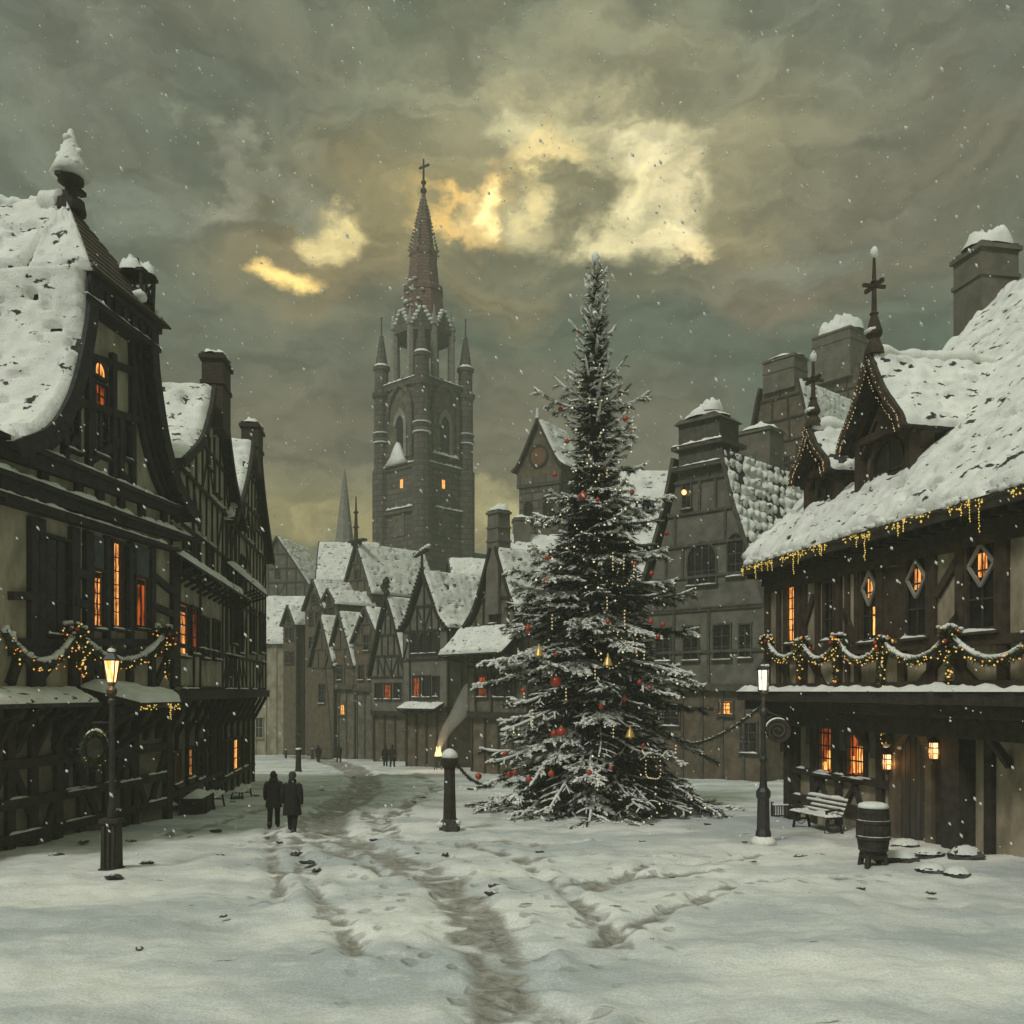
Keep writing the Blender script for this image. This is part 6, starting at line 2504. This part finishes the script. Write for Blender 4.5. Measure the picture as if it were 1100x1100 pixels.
def wall_lantern(px, py, label, wreath):
    p = fw(R1, px, py, .30)
    t = thing('wall_lantern', label, 'lantern', p, RA)
    f = MB()
    for sx in (-1, 1):
        for sy in (-1, 1):
            f.beam((sx * .075, sy * .075, -.22), (sx * .085, sy * .085, .2), .022, .022, (sx, sy, 0))
    for z in (-.22, -.08, .06, .2):
        f.box(-.1, .1, -.1, .1, z - .014, z + .014)
    f.box(-.012, .012, -.088, .088, -.2, .2)
    f.lathe([(.15, .2), (.05, .33), (.03, .42)], (0, 0, 0), 4, math.pi / 4)
    f.lathe([(.02, -.36), (.05, -.30), (.09, -.23)], (0, 0, 0), 6)
    f.beam((0, 0, .42), (0, .45, .46), .035, .035, (0, 0, 1))
    f.beam((0, .42, .1), (0, .08, .44), .025, .025, (1, 0, 0))
    fr = f.build('frame', M['iron'], t)
    MB().box(-.066, .066, -.066, .066, -.2, .19).build('glass', M['lantern'], fr)
    glow(t, (0, -.16, -.05), 7, (1, .52, .18))
    glow(t, (.16, .05, -.05), 5, (1, .52, .18))
    s = MB()
    for i in range(9):
        s.ball((rg.uniform(-.12, .12), rg.uniform(-.1, .3), .44 + rg.uniform(-.08, .06)), rg.uniform(.05, .1), 7, 5, (1, 1, .7), .4, i)
    s.build('lantern_snow', M['snow'], t, True)
    if wreath:
        c = p + Vector((-.02, -.02, .62))
        w = thing('wreath', 'small snow-topped wreath above the lantern left of the arched door', 'wreath', c, RA)
        m = MB()
        P = [(.13 * math.cos(a), 0, .15 * math.sin(a)) for a in [2 * math.pi * i / 14 for i in range(15)]]
        m.tube(P, .05, 6, False)
        greens(m, P, .09, 220, rg, .09)
        m.build('greenery', M['garland'], w)
        s = MB()
        for i in range(8):
            s.ball((rg.uniform(-.13, .13), rg.uniform(-.06, .06), .17 + rg.uniform(-.03, .06)), rg.uniform(.04, .08), 7, 5, (1, 1, .8), .4, i)
        s.build('snow', M['snow'], w, True)
        bl = MB()
        for i in range(7):
            a = rg.uniform(0, 6.28)
            bl.octa((.14 * math.cos(a), -.09, .16 * math.sin(a)), .018)
        bl.build('bulbs', M['bulb'], w)


wall_lantern(953, 818, 'lit lattice lantern on a bracket left of the arched door, under a wreath', True)
wall_lantern(1003, 806, 'lit lattice lantern on a bracket right of the arched door', False)

# ------------------------------------------------------------------ pillar, bollards
def pillar(px, py, label):
    g = ground_at(px, py)
    k = g.y / FPX
    t = thing('stone_post', label, 'pillar', (g.x, g.y, g.z - .05))
    H = lambda y: (py - y) * k + .05
    MB().lathe([(.30, -.1), (.31, .22), (.27, .34), (.20, .42)], (0, 0, 0), 6, .3).build('plinth', M['rock'], t)
    b = MB()
    b.lathe([(.19, .38), (.165, H(850)), (.155, H(828)), (.165, H(826)), (.17, H(824))], (0, 0, 0), 8, .2)
    b.lathe([(.20, H(824)), (.25, H(820)), (.25, H(816)), (.20, H(814))], (0, 0, 0), 8, .2)
    b.build('shaft', M['timber'], t)
    s = MB()
    s.lathe([(.22, H(814)), (.24, H(812)), (.20, H(808)), (.10, H(805)), (.02, H(804))], (0, 0, 0), 12)
    for i in range(10):
        a = rg.uniform(0, 6.28)
        s.ball((.26 * math.cos(a), .26 * math.sin(a), .22 + rg.uniform(0, .14)), rg.uniform(.08, .14), 7, 5, (1, 1, .7), .4, i)
    s.build('pillar_snow', M['snow'], t, True)
    return Vector((g.x, g.y, g.z + H(822)))


pt = pillar(483, 893, 'dark stone pillar with a snow cap standing alone left of the fir tree')
pe = tree_front(517, 842, .98)
P = swag_pts(pt + Vector((.2, 0, 0)), pe, .12, 12)
o0 = P[0].copy()
g = thing('rope_garland', 'short snowy rope from the dark pillar to the lowest left fir bough', 'garland', o0)
m = MB().tube([p - o0 for p in P], .03, 5)
greens(m, [p - o0 for p in P], .05, 60, rg, .08)
m.build('greenery', M['garland'], g)
s = MB()
for i in range(0, 11, 1):
    s.tube([P[i] - o0 + Vector((0, 0, .03)), P[i + 1] - o0 + Vector((0, 0, .03))], [.02, .026], 5)
s.build('snow', M['snow'], g, True)


def bollard(px, y0, y1, label):
    g = ground_at(px, y1)
    k = g.y / FPX
    h = (y1 - y0) * k
    r = h * .13
    t = thing('bollard', label, 'bollard', (g.x, g.y, g.z - .05))
    MB().lathe([(r * 1.25, -.05), (r * 1.25, h * .1), (r, h * .14), (r * .85, h * .85), (r * 1.1, h * .88), (r * 1.1, h), (r * .3, h * 1.02)], (0, 0, 0), 10).build('shaft', M['timber'], t)
    MB().ball((0, 0, h), r * 1.1, 10, 6, (1, 1, .4), .3, px).build('bollard_snow', M['snow'], t, True)


bollard(320.5, 804, 829, 'dark bollard behind the walking couple, nearest of the bollards')
bollard(307, 805, 815, 'faint bollard against the long pale house, leftmost of the bollards')
bollard(335.5, 804, 815, 'faint bollard in front of the far gables')


# ------------------------------------------------------------------ people
def skin_mesh(V, E, Rr):
    me = bpy.data.meshes.new('tmp')
    me.from_pydata(V, E, [])
    o = bpy.data.objects.new('tmp', me)
    COL.objects.link(o)
    md = o.modifiers.new('s', 'SKIN')
    if not me.skin_vertices:
        bpy.context.view_layer.objects.active = o
        bpy.ops.mesh.customdata_skin_add()
    for i, r in enumerate(Rr):
        me.skin_vertices[0].data[i].radius = r if isinstance(r, tuple) else (r, r)
        me.skin_vertices[0].data[i].use_root = (i == 0)
    sb = o.modifiers.new('d', 'SUBSURF')
    sb.levels = sb.render_levels = 1
    dg = bpy.context.evaluated_depsgraph_get()
    ev = o.evaluated_get(dg)
    m2 = ev.to_mesh()
    vs = [tuple(v.co) for v in m2.vertices]
    fs = [tuple(p.vertices) for p in m2.polygons]
    ev.to_mesh_clear()
    bpy.data.objects.remove(o)
    bpy.data.meshes.remove(me)
    return vs, fs


def person(label, loc, rz, stride=.22, coat='coat', hair='hat', long_=.62, hood=False, group=None, scale=1.0, arm=.1):
    t = thing('person', label, 'person', loc, rz, group)
    t.scale = (scale,) * 3
    V, E, Rr = [], [], []

    def v(p, r, frm=None):
        V.append(p)
        Rr.append(r)
        if frm is not None:
            E.append((frm, len(V) - 1))
        return len(V) - 1
    pel = v((0, 0, .95), (.145, .11))
    sp1 = v((0, .0, 1.12), (.135, .10), pel)
    ch = v((0, -.01, 1.32), (.165, .115), sp1)
    nk0 = v((0, -.005, 1.46), (.075, .07), ch)
    nk = v((0, .01, 1.53), (.056, .056), nk0)
    hd_ = v((0, .02, 1.62), (.078, .092), nk)
    v((0, .02, 1.71), (.062, .075), hd_)
    for s in (-1, 1):
        f = stride * s
        hip = v((.095 * s, 0, .88), (.092, .095), pel)
        kn = v((.10 * s, f * .55 + .03, .49), (.058, .060), hip)
        back = -1 if f < 0 else 0
        an = v((.10 * s, f + (-.05 if back else 0), .10 + (.03 if back else 0)), (.042, .045), kn)
        v((.115 * s, f + .13 + (-.05 if back else 0), .045), (.046, .034), an)
        sh = v((.185 * s, -.01, 1.40), (.066, .066), ch)
        el = v((.245 * s, -.03 - arm * s * .4, 1.12), (.047, .047), sh)
        wr = v((.255 * s, .05 - arm * s, .90), (.030, .034), el)
        pm = v((.255 * s, .065 - arm * s, .83), (.020, .038), wr)
    vs, fs = skin_mesh(V, E, Rr)
    m = MB().add(vs, fs)
    for s in (-1, 1):                                     # fingers, thumb
        for k in range(4):
            y = .065 - arm * s - .028 + .019 * k
            L = (.062, .074, .078, .066)[3 - k]
            m.tube([(.255 * s, y, .815), (.252 * s, y + .002, .815 - L * .5), (.246 * s, y + .006, .815 - L)], [.009, .0085, .006], 5)
        y = .065 - arm * s + .04
        m.tube([(.250 * s, y - .015, .855), (.243 * s, y + .012, .825), (.240 * s, y + .014, .795)], [.010, .009, .006], 5)
    m.ball((0, .115, 1.615), .018, 6, 5, (.8, 1.2, 1.3))  # nose, ears
    for s in (-1, 1):
        m.ball((.082 * s, .015, 1.62), .026, 6, 5, (.4, .8, 1.2))
    body = m.build('body', M['skin'], t, True)
    e = MB()
    for s in (-1, 1):
        e.ball((.032 * s, .098, 1.645), .011, 6, 5)
    e.ball((0, .104, 1.575), .02, 6, 4, (1.1, .5, .25))
    e.build('face', M['coat_brown'], body)
    # trousers and boots
    tr = MB()
    for s in (-1, 1):
        f = stride * s
        back = f < 0
        off = -.05 if back else 0
        tr.tube([(.09 * s, 0, .95), (.097 * s, f * .27 + .01, .70), (.10 * s, f * .55 + .03, .49), (.10 * s, f * .8 + .01 + off * .5, .28), (.10 * s, f + off, .10)], [.115, .105, .08, .075, .075], 10)
    tr.build('trousers', M['cloth'], t, True)
    bt = MB()
    for s in (-1, 1):
        f = stride * s + (-.05 if stride * s < 0 else 0)
        bt.tube([(.10 * s, f - .01, .24), (.10 * s, f, .10), (.108 * s, f + .06, .055), (.118 * s, f + .16, .04)], [.066, .066, .062, .04], 8)
    bt.build('boot', M['iron'], t, True)
    # coat: rings down the body, sleeves
    c = MB()
    rings = [(1.50, .085, .085), (1.47, .13, .10), (1.42, .20, .125), (1.34, .222, .145), (1.22, .215, .15), (1.08, .205, .145), (.95, .222, .165), (.80, .24, .185), (long_ + .05, .255, .205), (long_, .25, .20)]
    n = 20
    vs = []
    for z, rx, ry in rings:
        for k in range(n):
            a = 2 * math.pi * k / n
            fold = 1 + (.035 * math.sin(a * 5 + z * 3)) * max(0, (1.1 - z) * 1.8)
            vs.append((rx * fold * math.cos(a), ry * fold * math.sin(a) + (stride * .12 * math.sin(a * .5) if z < .9 else 0), z + (.012 * math.sin(a * 3) if z < .7 else 0)))
    fs = [(i * n + (k + 1) % n, i * n + k, (i + 1) * n + k, (i + 1) * n + (k + 1) % n) for i in range(len(rings) - 1) for k in range(n)]
    c.add(vs, fs)
    for s in (-1, 1):
        c.tube([(.14 * s, -.01, 1.41), (.195 * s, -.01, 1.38), (.235 * s, -.02 - arm * s * .2, 1.25), (.252 * s, -.03 - arm * s * .4, 1.12), (.262 * s, .01 - arm * s * .7, 1.0), (.258 * s, .05 - arm * s, .89)],
               [.075, .085, .078, .07, .062, .058], 10)
    c.lathe([(.10, 1.46), (.115, 1.49), (.105, 1.555), (.085, 1.56)], (0, .0, 0), 14)
    c.build('coat', M[coat], t, True)
    h = MB()
    if hood:
        h.ball((0, -.005, 1.635), .125, 14, 10, (.93, 1.05, 1.1), .1, 1)
        h.lathe([(.15, 1.45), (.14, 1.5), (.115, 1.56)], (0, -.01, 0), 14)
    else:
        h.lathe([(.102, 1.63), (.106, 1.66), (.103, 1.70), (.085, 1.745), (.05, 1.772), (.01, 1.78)], (0, .012, 0), 14)
        h.ball((0, -.03, 1.60), .088, 10, 8, (1, .7, .9))
    h.build('hood' if hood else 'hat', M[hair], t, True)
    return t


g1, g2 = ground_at(294, 889), ground_at(314, 897)
person('person in a dark hooded coat walking away, left of the couple on the snowy square', (g1.x, g1.y, g1.z - .02), R(8), .16, 'coat_brown', 'coat_brown', .66, True, scale=.96, arm=.06)
person('person in a long black coat and grey cap, right of the walking couple', (g2.x, g2.y, g2.z - .02), R(-3), -.2, 'coat', 'hat', .58, False, scale=1.0, arm=.08)
far = [(342, 819, 'distant dark figure at the far end of the square, leftmost', .9, 5), (364, 818.5, 'distant dark figure walking beside the leftmost one', .95, -10),
       (389, 814, 'distant dark figure standing behind the round white sign', .95, 60), (378, 815, 'distant dark figure standing left of the round white sign', .9, -60),
       (414, 823, 'dark figure before the jettied houses, left one of the pair', .95, 10), (421.5, 824, 'dark figure of the pair before the jettied houses, right one', 1.0, -8)]
for i, (px, py, lb, sc, rz) in enumerate(far):
    g = ground_at(px, py)
    person(lb, (g.x, g.y, g.z - .03), R(rz), .18 * (1 if i % 2 else -1), 'coat_brown' if i % 2 else 'coat', 'coat', .6, i % 2 == 0, scale=sc, arm=.05)
g = ground_at(383, 815)
t = thing('street_sign', 'round white sign on a short post among the distant people', 'sign', (g.x, g.y, g.z - .1))
MB().lathe([(.09, 0), (.07, 1.4)], (0, 0, 0), 8).build('post', M['timber'], t)
d = MB().lathe([(.36, -.05), (.38, 0), (.36, .05), (.01, .06)], (0, 0, 0), 20).build('disc', M['snow_old'], t)
d.rotation_euler = (R(90), 0, 0)
d.location = (0, -.08, 1.55)
d.scale = (1, .75, 1)

# ------------------------------------------------------------------ brazier with smoke
bd = 66.0
bp_ = Vector(((470 - CX) / FPX * bd, bd, gz(bd)))
t = thing('brazier', 'small burning brazier in front of the far houses left of the fir tree', 'brazier', bp_)
b = MB()
for i in range(3):
    a = i * 2.094 + .4
    b.beam((.32 * math.cos(a), .32 * math.sin(a), -.05), (.16 * math.cos(a), .16 * math.sin(a), .75), .05, .05, (math.cos(a), math.sin(a), 0))
b.build('stand', M['iron'], t)
MB().lathe([(.12, .7), (.30, .85), (.38, 1.05), (.34, 1.05), (.26, .88), (.05, .78)], (0, 0, 0), 14).build('bowl', M['iron'], t)
f = MB()
for i in range(7):
    f.lathe([(.10, -.1), (.15, .05), (.10, .25), (.04, .42), (.005, .55 + .25 * rg.random())], (rg.uniform(-.2, .2), rg.uniform(-.2, .2), 1.0), 7)
f.build('flames', M['fire'], t, True)
lp = bpy.data.lights.new('fire_light', 'POINT')
lp.energy = 60
lp.color = (1, .62, .25)
lp.shadow_soft_size = .25
lo = bpy.data.objects.new('fire_light', lp)
COL.objects.link(lo)
lo.parent = t
lo.location = (0, -.2, 1.5)
sm = bpy.data.materials.new('wood_smoke')
sm.use_nodes = True
ts = sm.node_tree
ts.nodes.clear()
pv = nd(ts, 'ShaderNodeVolumePrincipled')
pv.inputs['Color'].default_value = (.9, .88, .8, 1)
pv.inputs['Density'].default_value = .75
oo = nd(ts, 'ShaderNodeOutputMaterial')
lk(ts, pv.outputs[0], oo.inputs['Volume'])
pts = [(0, 0, 1.25), (.2, 0, 2.0), (.7, 0, 3.0), (1.3, 0, 3.8), (2.0, 0, 4.7), (2.5, 0, 5.7), (2.8, 0, 6.6)]
s = MB().tube(pts, [.14, .28, .45, .58, .72, .8, .35], 12)
s.v = [tuple(Vector(p) + Vector((mn.noise(Vector(p) * 1.1), mn.noise(Vector(p) * 1.1 + Vector((9, 0, 0))), mn.noise(Vector(p) * 1.1 + Vector((0, 9, 0))))) * .28) for p in s.v]
so_ = s.build('smoke', sm, None, True)
so_.location = bp_
tag(so_, 'pale smoke drifting up and right from the brazier', 'smoke', kind='stuff')


# ------------------------------------------------------------------ bench, rail, barrel, stones
def bench(loc, rz, label, L=1.7, snow=.09, back=True):
    t = thing('bench', label, 'bench', loc, rz)
    b = MB()
    for i in range(4):
        b.box(-L / 2, L / 2, -.50 + i * .125, -.40 + i * .125, .43, .47)
    st = b.build('seat', M['timber'], t)
    sn = MB()
    for i in range(4):
        snow_pad(sn, -L / 2, L / 2, -.51 + i * .125, -.385 + i * .125, .468, snow, i * 2.1 + loc[0], .1)
    sn.build('seat_snow', M['snow'], st, True)
    if back:
        b = MB()
        for i in range(4):
            z = .55 + i * .125
            y = .02 + i * .05
            b.beam((-L / 2, y, z), (L / 2, y, z), .095, .035, (0, -1, .4))
        bk = b.build('backrest', M['timber'], t)
        sn = MB()
        for i in range(4):
            z = .55 + i * .125
            y = .02 + i * .05
            snow_sheet(sn, lambda a, c, z=z, y=y: (Vector((-L / 2 + L * a, y - .02 + .02 * c, z - .05 + .1 * c)), Vector((0, -.93, .37))), L, .14, h=.045, res=.05, seed=i + loc[0], bare=.22, edge=.05, verge=0)
        snow_pad(sn, -L / 2, L / 2, .14, .22, .965, .06, 4)
        sn.build('back_snow', M['snow'], bk, True)
    for sx in (-1, 1):
        x = sx * (L / 2 - .18)
        l = MB()
        l.beam((x, -.48, -.08), (x, -.40, .43), .06, .06, (1, 0, 0))
        l.beam((x, .10, -.08), (x, -.02, .43), .06, .06, (1, 0, 0))
        l.beam((x, -.44, .22), (x, .05, .22), .05, .04, (1, 0, 0))
        if back:
            l.beam((x, -.02, .40), (x, .20, .98), .06, .06, (1, 0, 0))
            l.beam((x, -.45, .62), (x, .08, .66), .05, .05, (1, 0, 0))
            l.beam((x, -.42, .43), (x, -.44, .62), .05, .05, (1, 0, 0))
            P = [(x, -.2 + .17 * math.cos(a), .24 + .17 * math.sin(a)) for a in [i * math.pi / 7 for i in range(15)]]
            l.tube(P, .014, 5, False)
        l.build('leg', M['iron'], t)
    return t


u, _ = R1.hit(884, 880, -.15)
q = R1.world(u, -.15, 0)
bench((q.x, q.y, gz(q.y)), RA + R(6), 'snow-covered slatted bench against the right house below its lit windows', 1.9)
t = thing('low_railing', 'low black iron railing between the right street lamp and the house corner', 'railing', ground_at(841, 879) + Vector((0, 0, -.04)), R(4))
b = MB()
for z in (.12, .46):
    b.box(-.36, .36, -.025, .025, z - .025, z + .025)
for x in (-.36, .36):
    b.box(x - .04, x + .04, -.04, .04, -.1, .58)
b.build('frame', M['iron'], t)
b = MB()
for i in range(8):
    x = -.28 + i * .08
    b.box(x - .018, x + .018, -.015, .015, .12, .46)
b.build('bars', M['timber_grey'], t)
snow_pad(MB(), -.36, .36, -.05, .05, .485, .06, 2, .08).build('railing_snow', M['snow'], t, True)

g = ground_at(938, 931)
t = thing('barrel', 'dark wooden barrel with a snowy lid on a short stand beside the arched door', 'barrel', (g.x, g.y, g.z - .03))
b = MB()
for i in range(4):
    a = math.pi / 4 + i * math.pi / 2
    b.beam((.30 * math.cos(a), .30 * math.sin(a), -.08), (.24 * math.cos(a), .24 * math.sin(a), .30), .09, .09, (math.cos(a), math.sin(a), 0))
b.lathe([(.27, .22), (.29, .30)], (0, 0, 0), 16)
b.build('stand', M['timber'], t)
n = 18
vs, fs = [], []
prof = [(.255, .30), (.30, .45), (.335, .65), (.35, .80), (.34, .98), (.315, 1.15), (.285, 1.30)]
bd_ = MB()
for k in range(n):                                   # staves with grooves between them
    a0, a1 = 2 * math.pi * k / n + .02, 2 * math.pi * (k + 1) / n - .02
    vs = [(r * math.cos(a), r * math.sin(a), z) for r, z in prof for a in (a0, a1)] + [((r - .03) * math.cos(a), (r - .03) * math.sin(a), z) for r, z in prof for a in (a0, a1)]
    m_ = len(prof)
    fs = [(2 * i, 2 * i + 1, 2 * i + 3, 2 * i + 2) for i in range(m_ - 1)]
    fs += [(2 * i, 2 * i + 2, 2 * m_ + 2 * i + 2, 2 * m_ + 2 * i) for i in range(m_ - 1)] + [(2 * i + 1, 2 * m_ + 2 * i + 1, 2 * m_ + 2 * i + 3, 2 * i + 3) for i in range(m_ - 1)]
    fs += [(2 * m_ - 2, 2 * m_ - 1, 4 * m_ - 1, 4 * m_ - 2)]
    bd_.add(vs, fs)
bd_.lathe([(.25, .31), (.29, .45), (.325, .65), (.335, .8), (.325, .98), (.30, 1.15), (.27, 1.27)], (0, 0, 0), 24)
bb = bd_.build('staves', M['timber'], t)
for z, r in ((.42, .292), (.66, .34), (1.0, .342), (1.22, .302)):
    MB().lathe([(r, z - .03), (r + .012, z - .03), (r + .012, z + .03), (r, z + .03)], (0, 0, 0), 28).build('hoop', M['iron'], t)
s = MB()
s.lathe([(.30, 1.28), (.315, 1.31), (.29, 1.36), (.2, 1.39), (.02, 1.40)], (0, 0, 0), 24)
for z, r in ((.70, .35), (1.035, .352)):
    s.tube([(r * math.cos(a), r * math.sin(a), z) for a in [R(185 + 9 * i) for i in range(16)]], [.004 + .012 * abs(mn.noise(Vector((i * .7, z, 0)))) for i in range(16)], 5)
s.build('lid_snow', M['snow'], t, True)


def stone(px, py, w, d, h, rz, label, group=None, capped=True, name='flat_stone'):
    g = ground_at(px, py)
    t = thing(name, label, 'stone', (g.x, g.y, g.z - .04), rz, group)
    b = MB().ball((0, 0, h * .35), 1.0, 11, 7, (w / 2, d / 2, h * .65), .55, px * .37)
    b.build('rock', M['rock'], t, False)
    if capped:
        b = MB()

        def fn(a, c):
            x, y = (a - .5) * 2, (c - .5) * 2
            r_ = max(abs(x), abs(y))
            e = math.hypot(x, y)
            k = (r_ / e if e > 1e-6 else 1)
            X, Y = x * k * w * .47, y * k * d * .47
            q_ = min(1, math.hypot(x * k, y * k))
            return Vector((X * (1 + .15 * mn.noise(Vector((x * 2, y * 2, px)))), Y, h * .35 + h * .65 * math.sqrt(max(0, 1 - q_ * q_ * .8)) + .05 * (1 - q_ ** 4) + .03 * mn.noise(Vector((x * 3, y * 3, px)))))
        b.sheet(fn, 10, 8)
        b.build('stone_snow', M['snow_old'], t, True)
    return t


for i, (px, py, w, d, h, rz) in enumerate([(973, 911, .75, .5, .22, .1), (1002, 906, .5, .4, .2, .4), (965, 926, .85, .55, .26, -.1), (998, 921, .7, .5, .22, .2), (1037, 925, .75, .6, .34, .3), (1000, 938, .6, .45, .2, -.2), (1028, 942, .55, .4, .2, .1)]):
    stone(px, py, w, d, h, rz, ['flat snowy stone by the barrel at the foot of the arched door', 'small flat stone right under the arched door', 'broad snow-topped stone slab just right of the barrel', 'snow-topped slab in the middle of the doorstep stones',
          'tallest snow-topped block right of the arched door', 'low stone at the front of the doorstep stones', 'low stone at the right front corner of the doorstep stones'][i])
for i, (px, py, w, d, h, rz) in enumerate([(176, 872, 1.0, .7, .42, .2), (190, 869, .9, .6, .36, .5), (199, 866, .8, .6, .34, 0), (160, 878, 1.2, .8, .4, .3), (213, 863, .7, .6, .3, .1)]):
    stone(px, py, w, d, h, rz, 'snow-covered heaped stone at the foot of the left street houses', 'heaped stones along the left houses')
# troughs / benches along the left houses
bench(tuple(L2.world(L2.hit(222, 845, -.1)[0], -.1, 0).xy) + (gz(34.5),), L2A, 'snowy bench nearer along the dark left street houses', 2.2, .14, False)
bench(tuple(L2.world(L2.hit(254, 845, -.3)[0], -.3, 0).xy) + (gz(43),), L2A, 'snowy bench further along the dark left street houses', 2.6, .14, False)
# a water trough between them
uu = L2.hit(212, 850, -.2)[0]
q = L2.world(uu, -.2, 0)
t = thing('trough', 'dark wooden trough filled with snow by the left street houses', 'trough', (q.x, q.y, gz(q.y) - .03), L2A)
b = MB()
b.box(-.9, .9, -.4, -.33, 0, .62)
b.box(-.9, .9, .33, .4, 0, .62)
b.box(-.9, -.83, -.328, .328, 0, .618)
b.box(.83, .9, -.328, .328, 0, .618)
for x in (-.6, .6):
    b.box(x - .05, x + .05, -.45, -.402, -.1, .66)
b.build('box', M['timber'], t)
snow_sheet(MB(), lambda a, c: (Vector((-.86 + 1.72 * a, -.37 + .74 * c, .58)), Vector((0, 0, 1))), 1.7, .74, h=.2, res=.07, bare=0, seed=3).build('trough_snow', M['snow'], t, True)

# loose stones half buried in the snow of the square
LO = [(233, 920, .5), (262, 918, .45), (330, 927, .42), (318, 918, .5), (340, 935, .34), (285, 900, .3), (158, 928, .45), (122, 943, .4), (60, 920, .5), (90, 905, .5), (232, 893, .5), (205, 900, .35),
      (417, 883, .38), (402, 903, .3), (420, 906, .34), (448, 917, .3), (466, 921, .28), (478, 919, .3), (531, 953, .42), (528, 961, .40), (600, 918, .25), (580, 916, .3), (722, 943, .28), (768, 940, .34), (758, 956, .3),
      (742, 892, .45), (760, 886, .4), (700, 886, .4), (860, 921, .4), (880, 920, .4), (810, 926, .38), (800, 905, .4), (925, 955, .3), (1000, 960, .3), (660, 905, .25), (690, 905, .25), (505, 848, .3), (515, 868, .3), (250, 862, .4), (275, 855, .4),
      (300, 905, .35), (140, 905, .5), (445, 862, .3), (455, 857, .3), (380, 835, .35), (345, 850, .35), (860, 985, .22), (240, 985, .25), (430, 1000, .22), (700, 1010, .24), (150, 1020, .2), (930, 1020, .22)]
proto = None
for i, (px, py, w) in enumerate(LO):
    g = ground_at(px, py)
    if proto is None:
        proto = thing('loose_stone', 'small dark stone half buried in the trodden snow of the square', 'stone', (0, 0, 0), 0, 'loose stones in the snow')
        MB().ball((0, 0, .03), 1.0, 10, 7, (.5, .42, .17), .6, 3).build('rock', M['rock'], proto)
        b = MB()
        for k in range(5):
            b.ball((rg.uniform(-.2, .2), rg.uniform(-.12, .2), .16), rg.uniform(.12, .2), 7, 5, (1.2, 1, .35), .4, k)
        b.build('stone_snow', M['snow_old'], proto, True)
        o = proto
    else:
        o = dup(proto, (0, 0, 0))
    o.location = (g.x, g.y, g.z + .01)
    o.rotation_euler = (rg.uniform(-.1, .1), rg.uniform(-.1, .1), rg.uniform(0, 6.28))
    s_ = w * rg.uniform(.35, .95) * (.6 + g.y / 60)
    o.scale = (s_, s_ * rg.uniform(.7, 1.1), s_ * rg.uniform(.7, 1.1))

# ------------------------------------------------------------------ falling snow
b = MB()
rf = random.Random(77)
wind = Vector((.55, .1, -.85)).normalized()
for i in range(3000):
    d = 7 + 55 * rf.random() ** 1.3
    x = rf.uniform(-.6, .6) * d
    z = CAMZ + rf.uniform(-.2, .78) * d
    if z < gz(d) + .1:
        continue
    r = rf.uniform(.007, .017) * (.6 + d / 30)
    p = Vector((x, d, z))
    e = wind.cross(Vector((rf.gauss(0, 1), 1, rf.gauss(0, 1)))).normalized() * r
    f = wind.cross(e).normalized() * r
    L = wind * r * rf.uniform(1.2, 2.4)
    b.add([p + L, p + e, p + f, p - e, p - f, p - L], [(0, 1, 2), (0, 2, 3), (0, 3, 4), (0, 4, 1), (5, 2, 1), (5, 3, 2), (5, 4, 3), (5, 1, 4)])
fs_ = b.build('falling_snow', M['snow'])
tag(fs_, 'small snowflakes blowing through the air above the square', 'falling snow', kind='stuff')

# ------------------------------------------------------------------ haze
hz = bpy.data.materials.new('haze')
hz.use_nodes = True
th = hz.node_tree
th.nodes.clear()
pv = nd(th, 'ShaderNodeVolumePrincipled')
pv.inputs['Color'].default_value = (.44, .465, .385, 1)
pv.inputs['Density'].default_value = HAZE
pv.inputs['Anisotropy'].default_value = 0.0
oo = nd(th, 'ShaderNodeOutputMaterial')
lk(th, pv.outputs[0], oo.inputs['Volume'])
b = MB().box(-160, 160, -45, 195, gz(140) - 1.5, 100)
o = b.build('haze', hz)
tag(o, 'thin brownish winter haze filling the whole square', 'haze', kind='stuff')
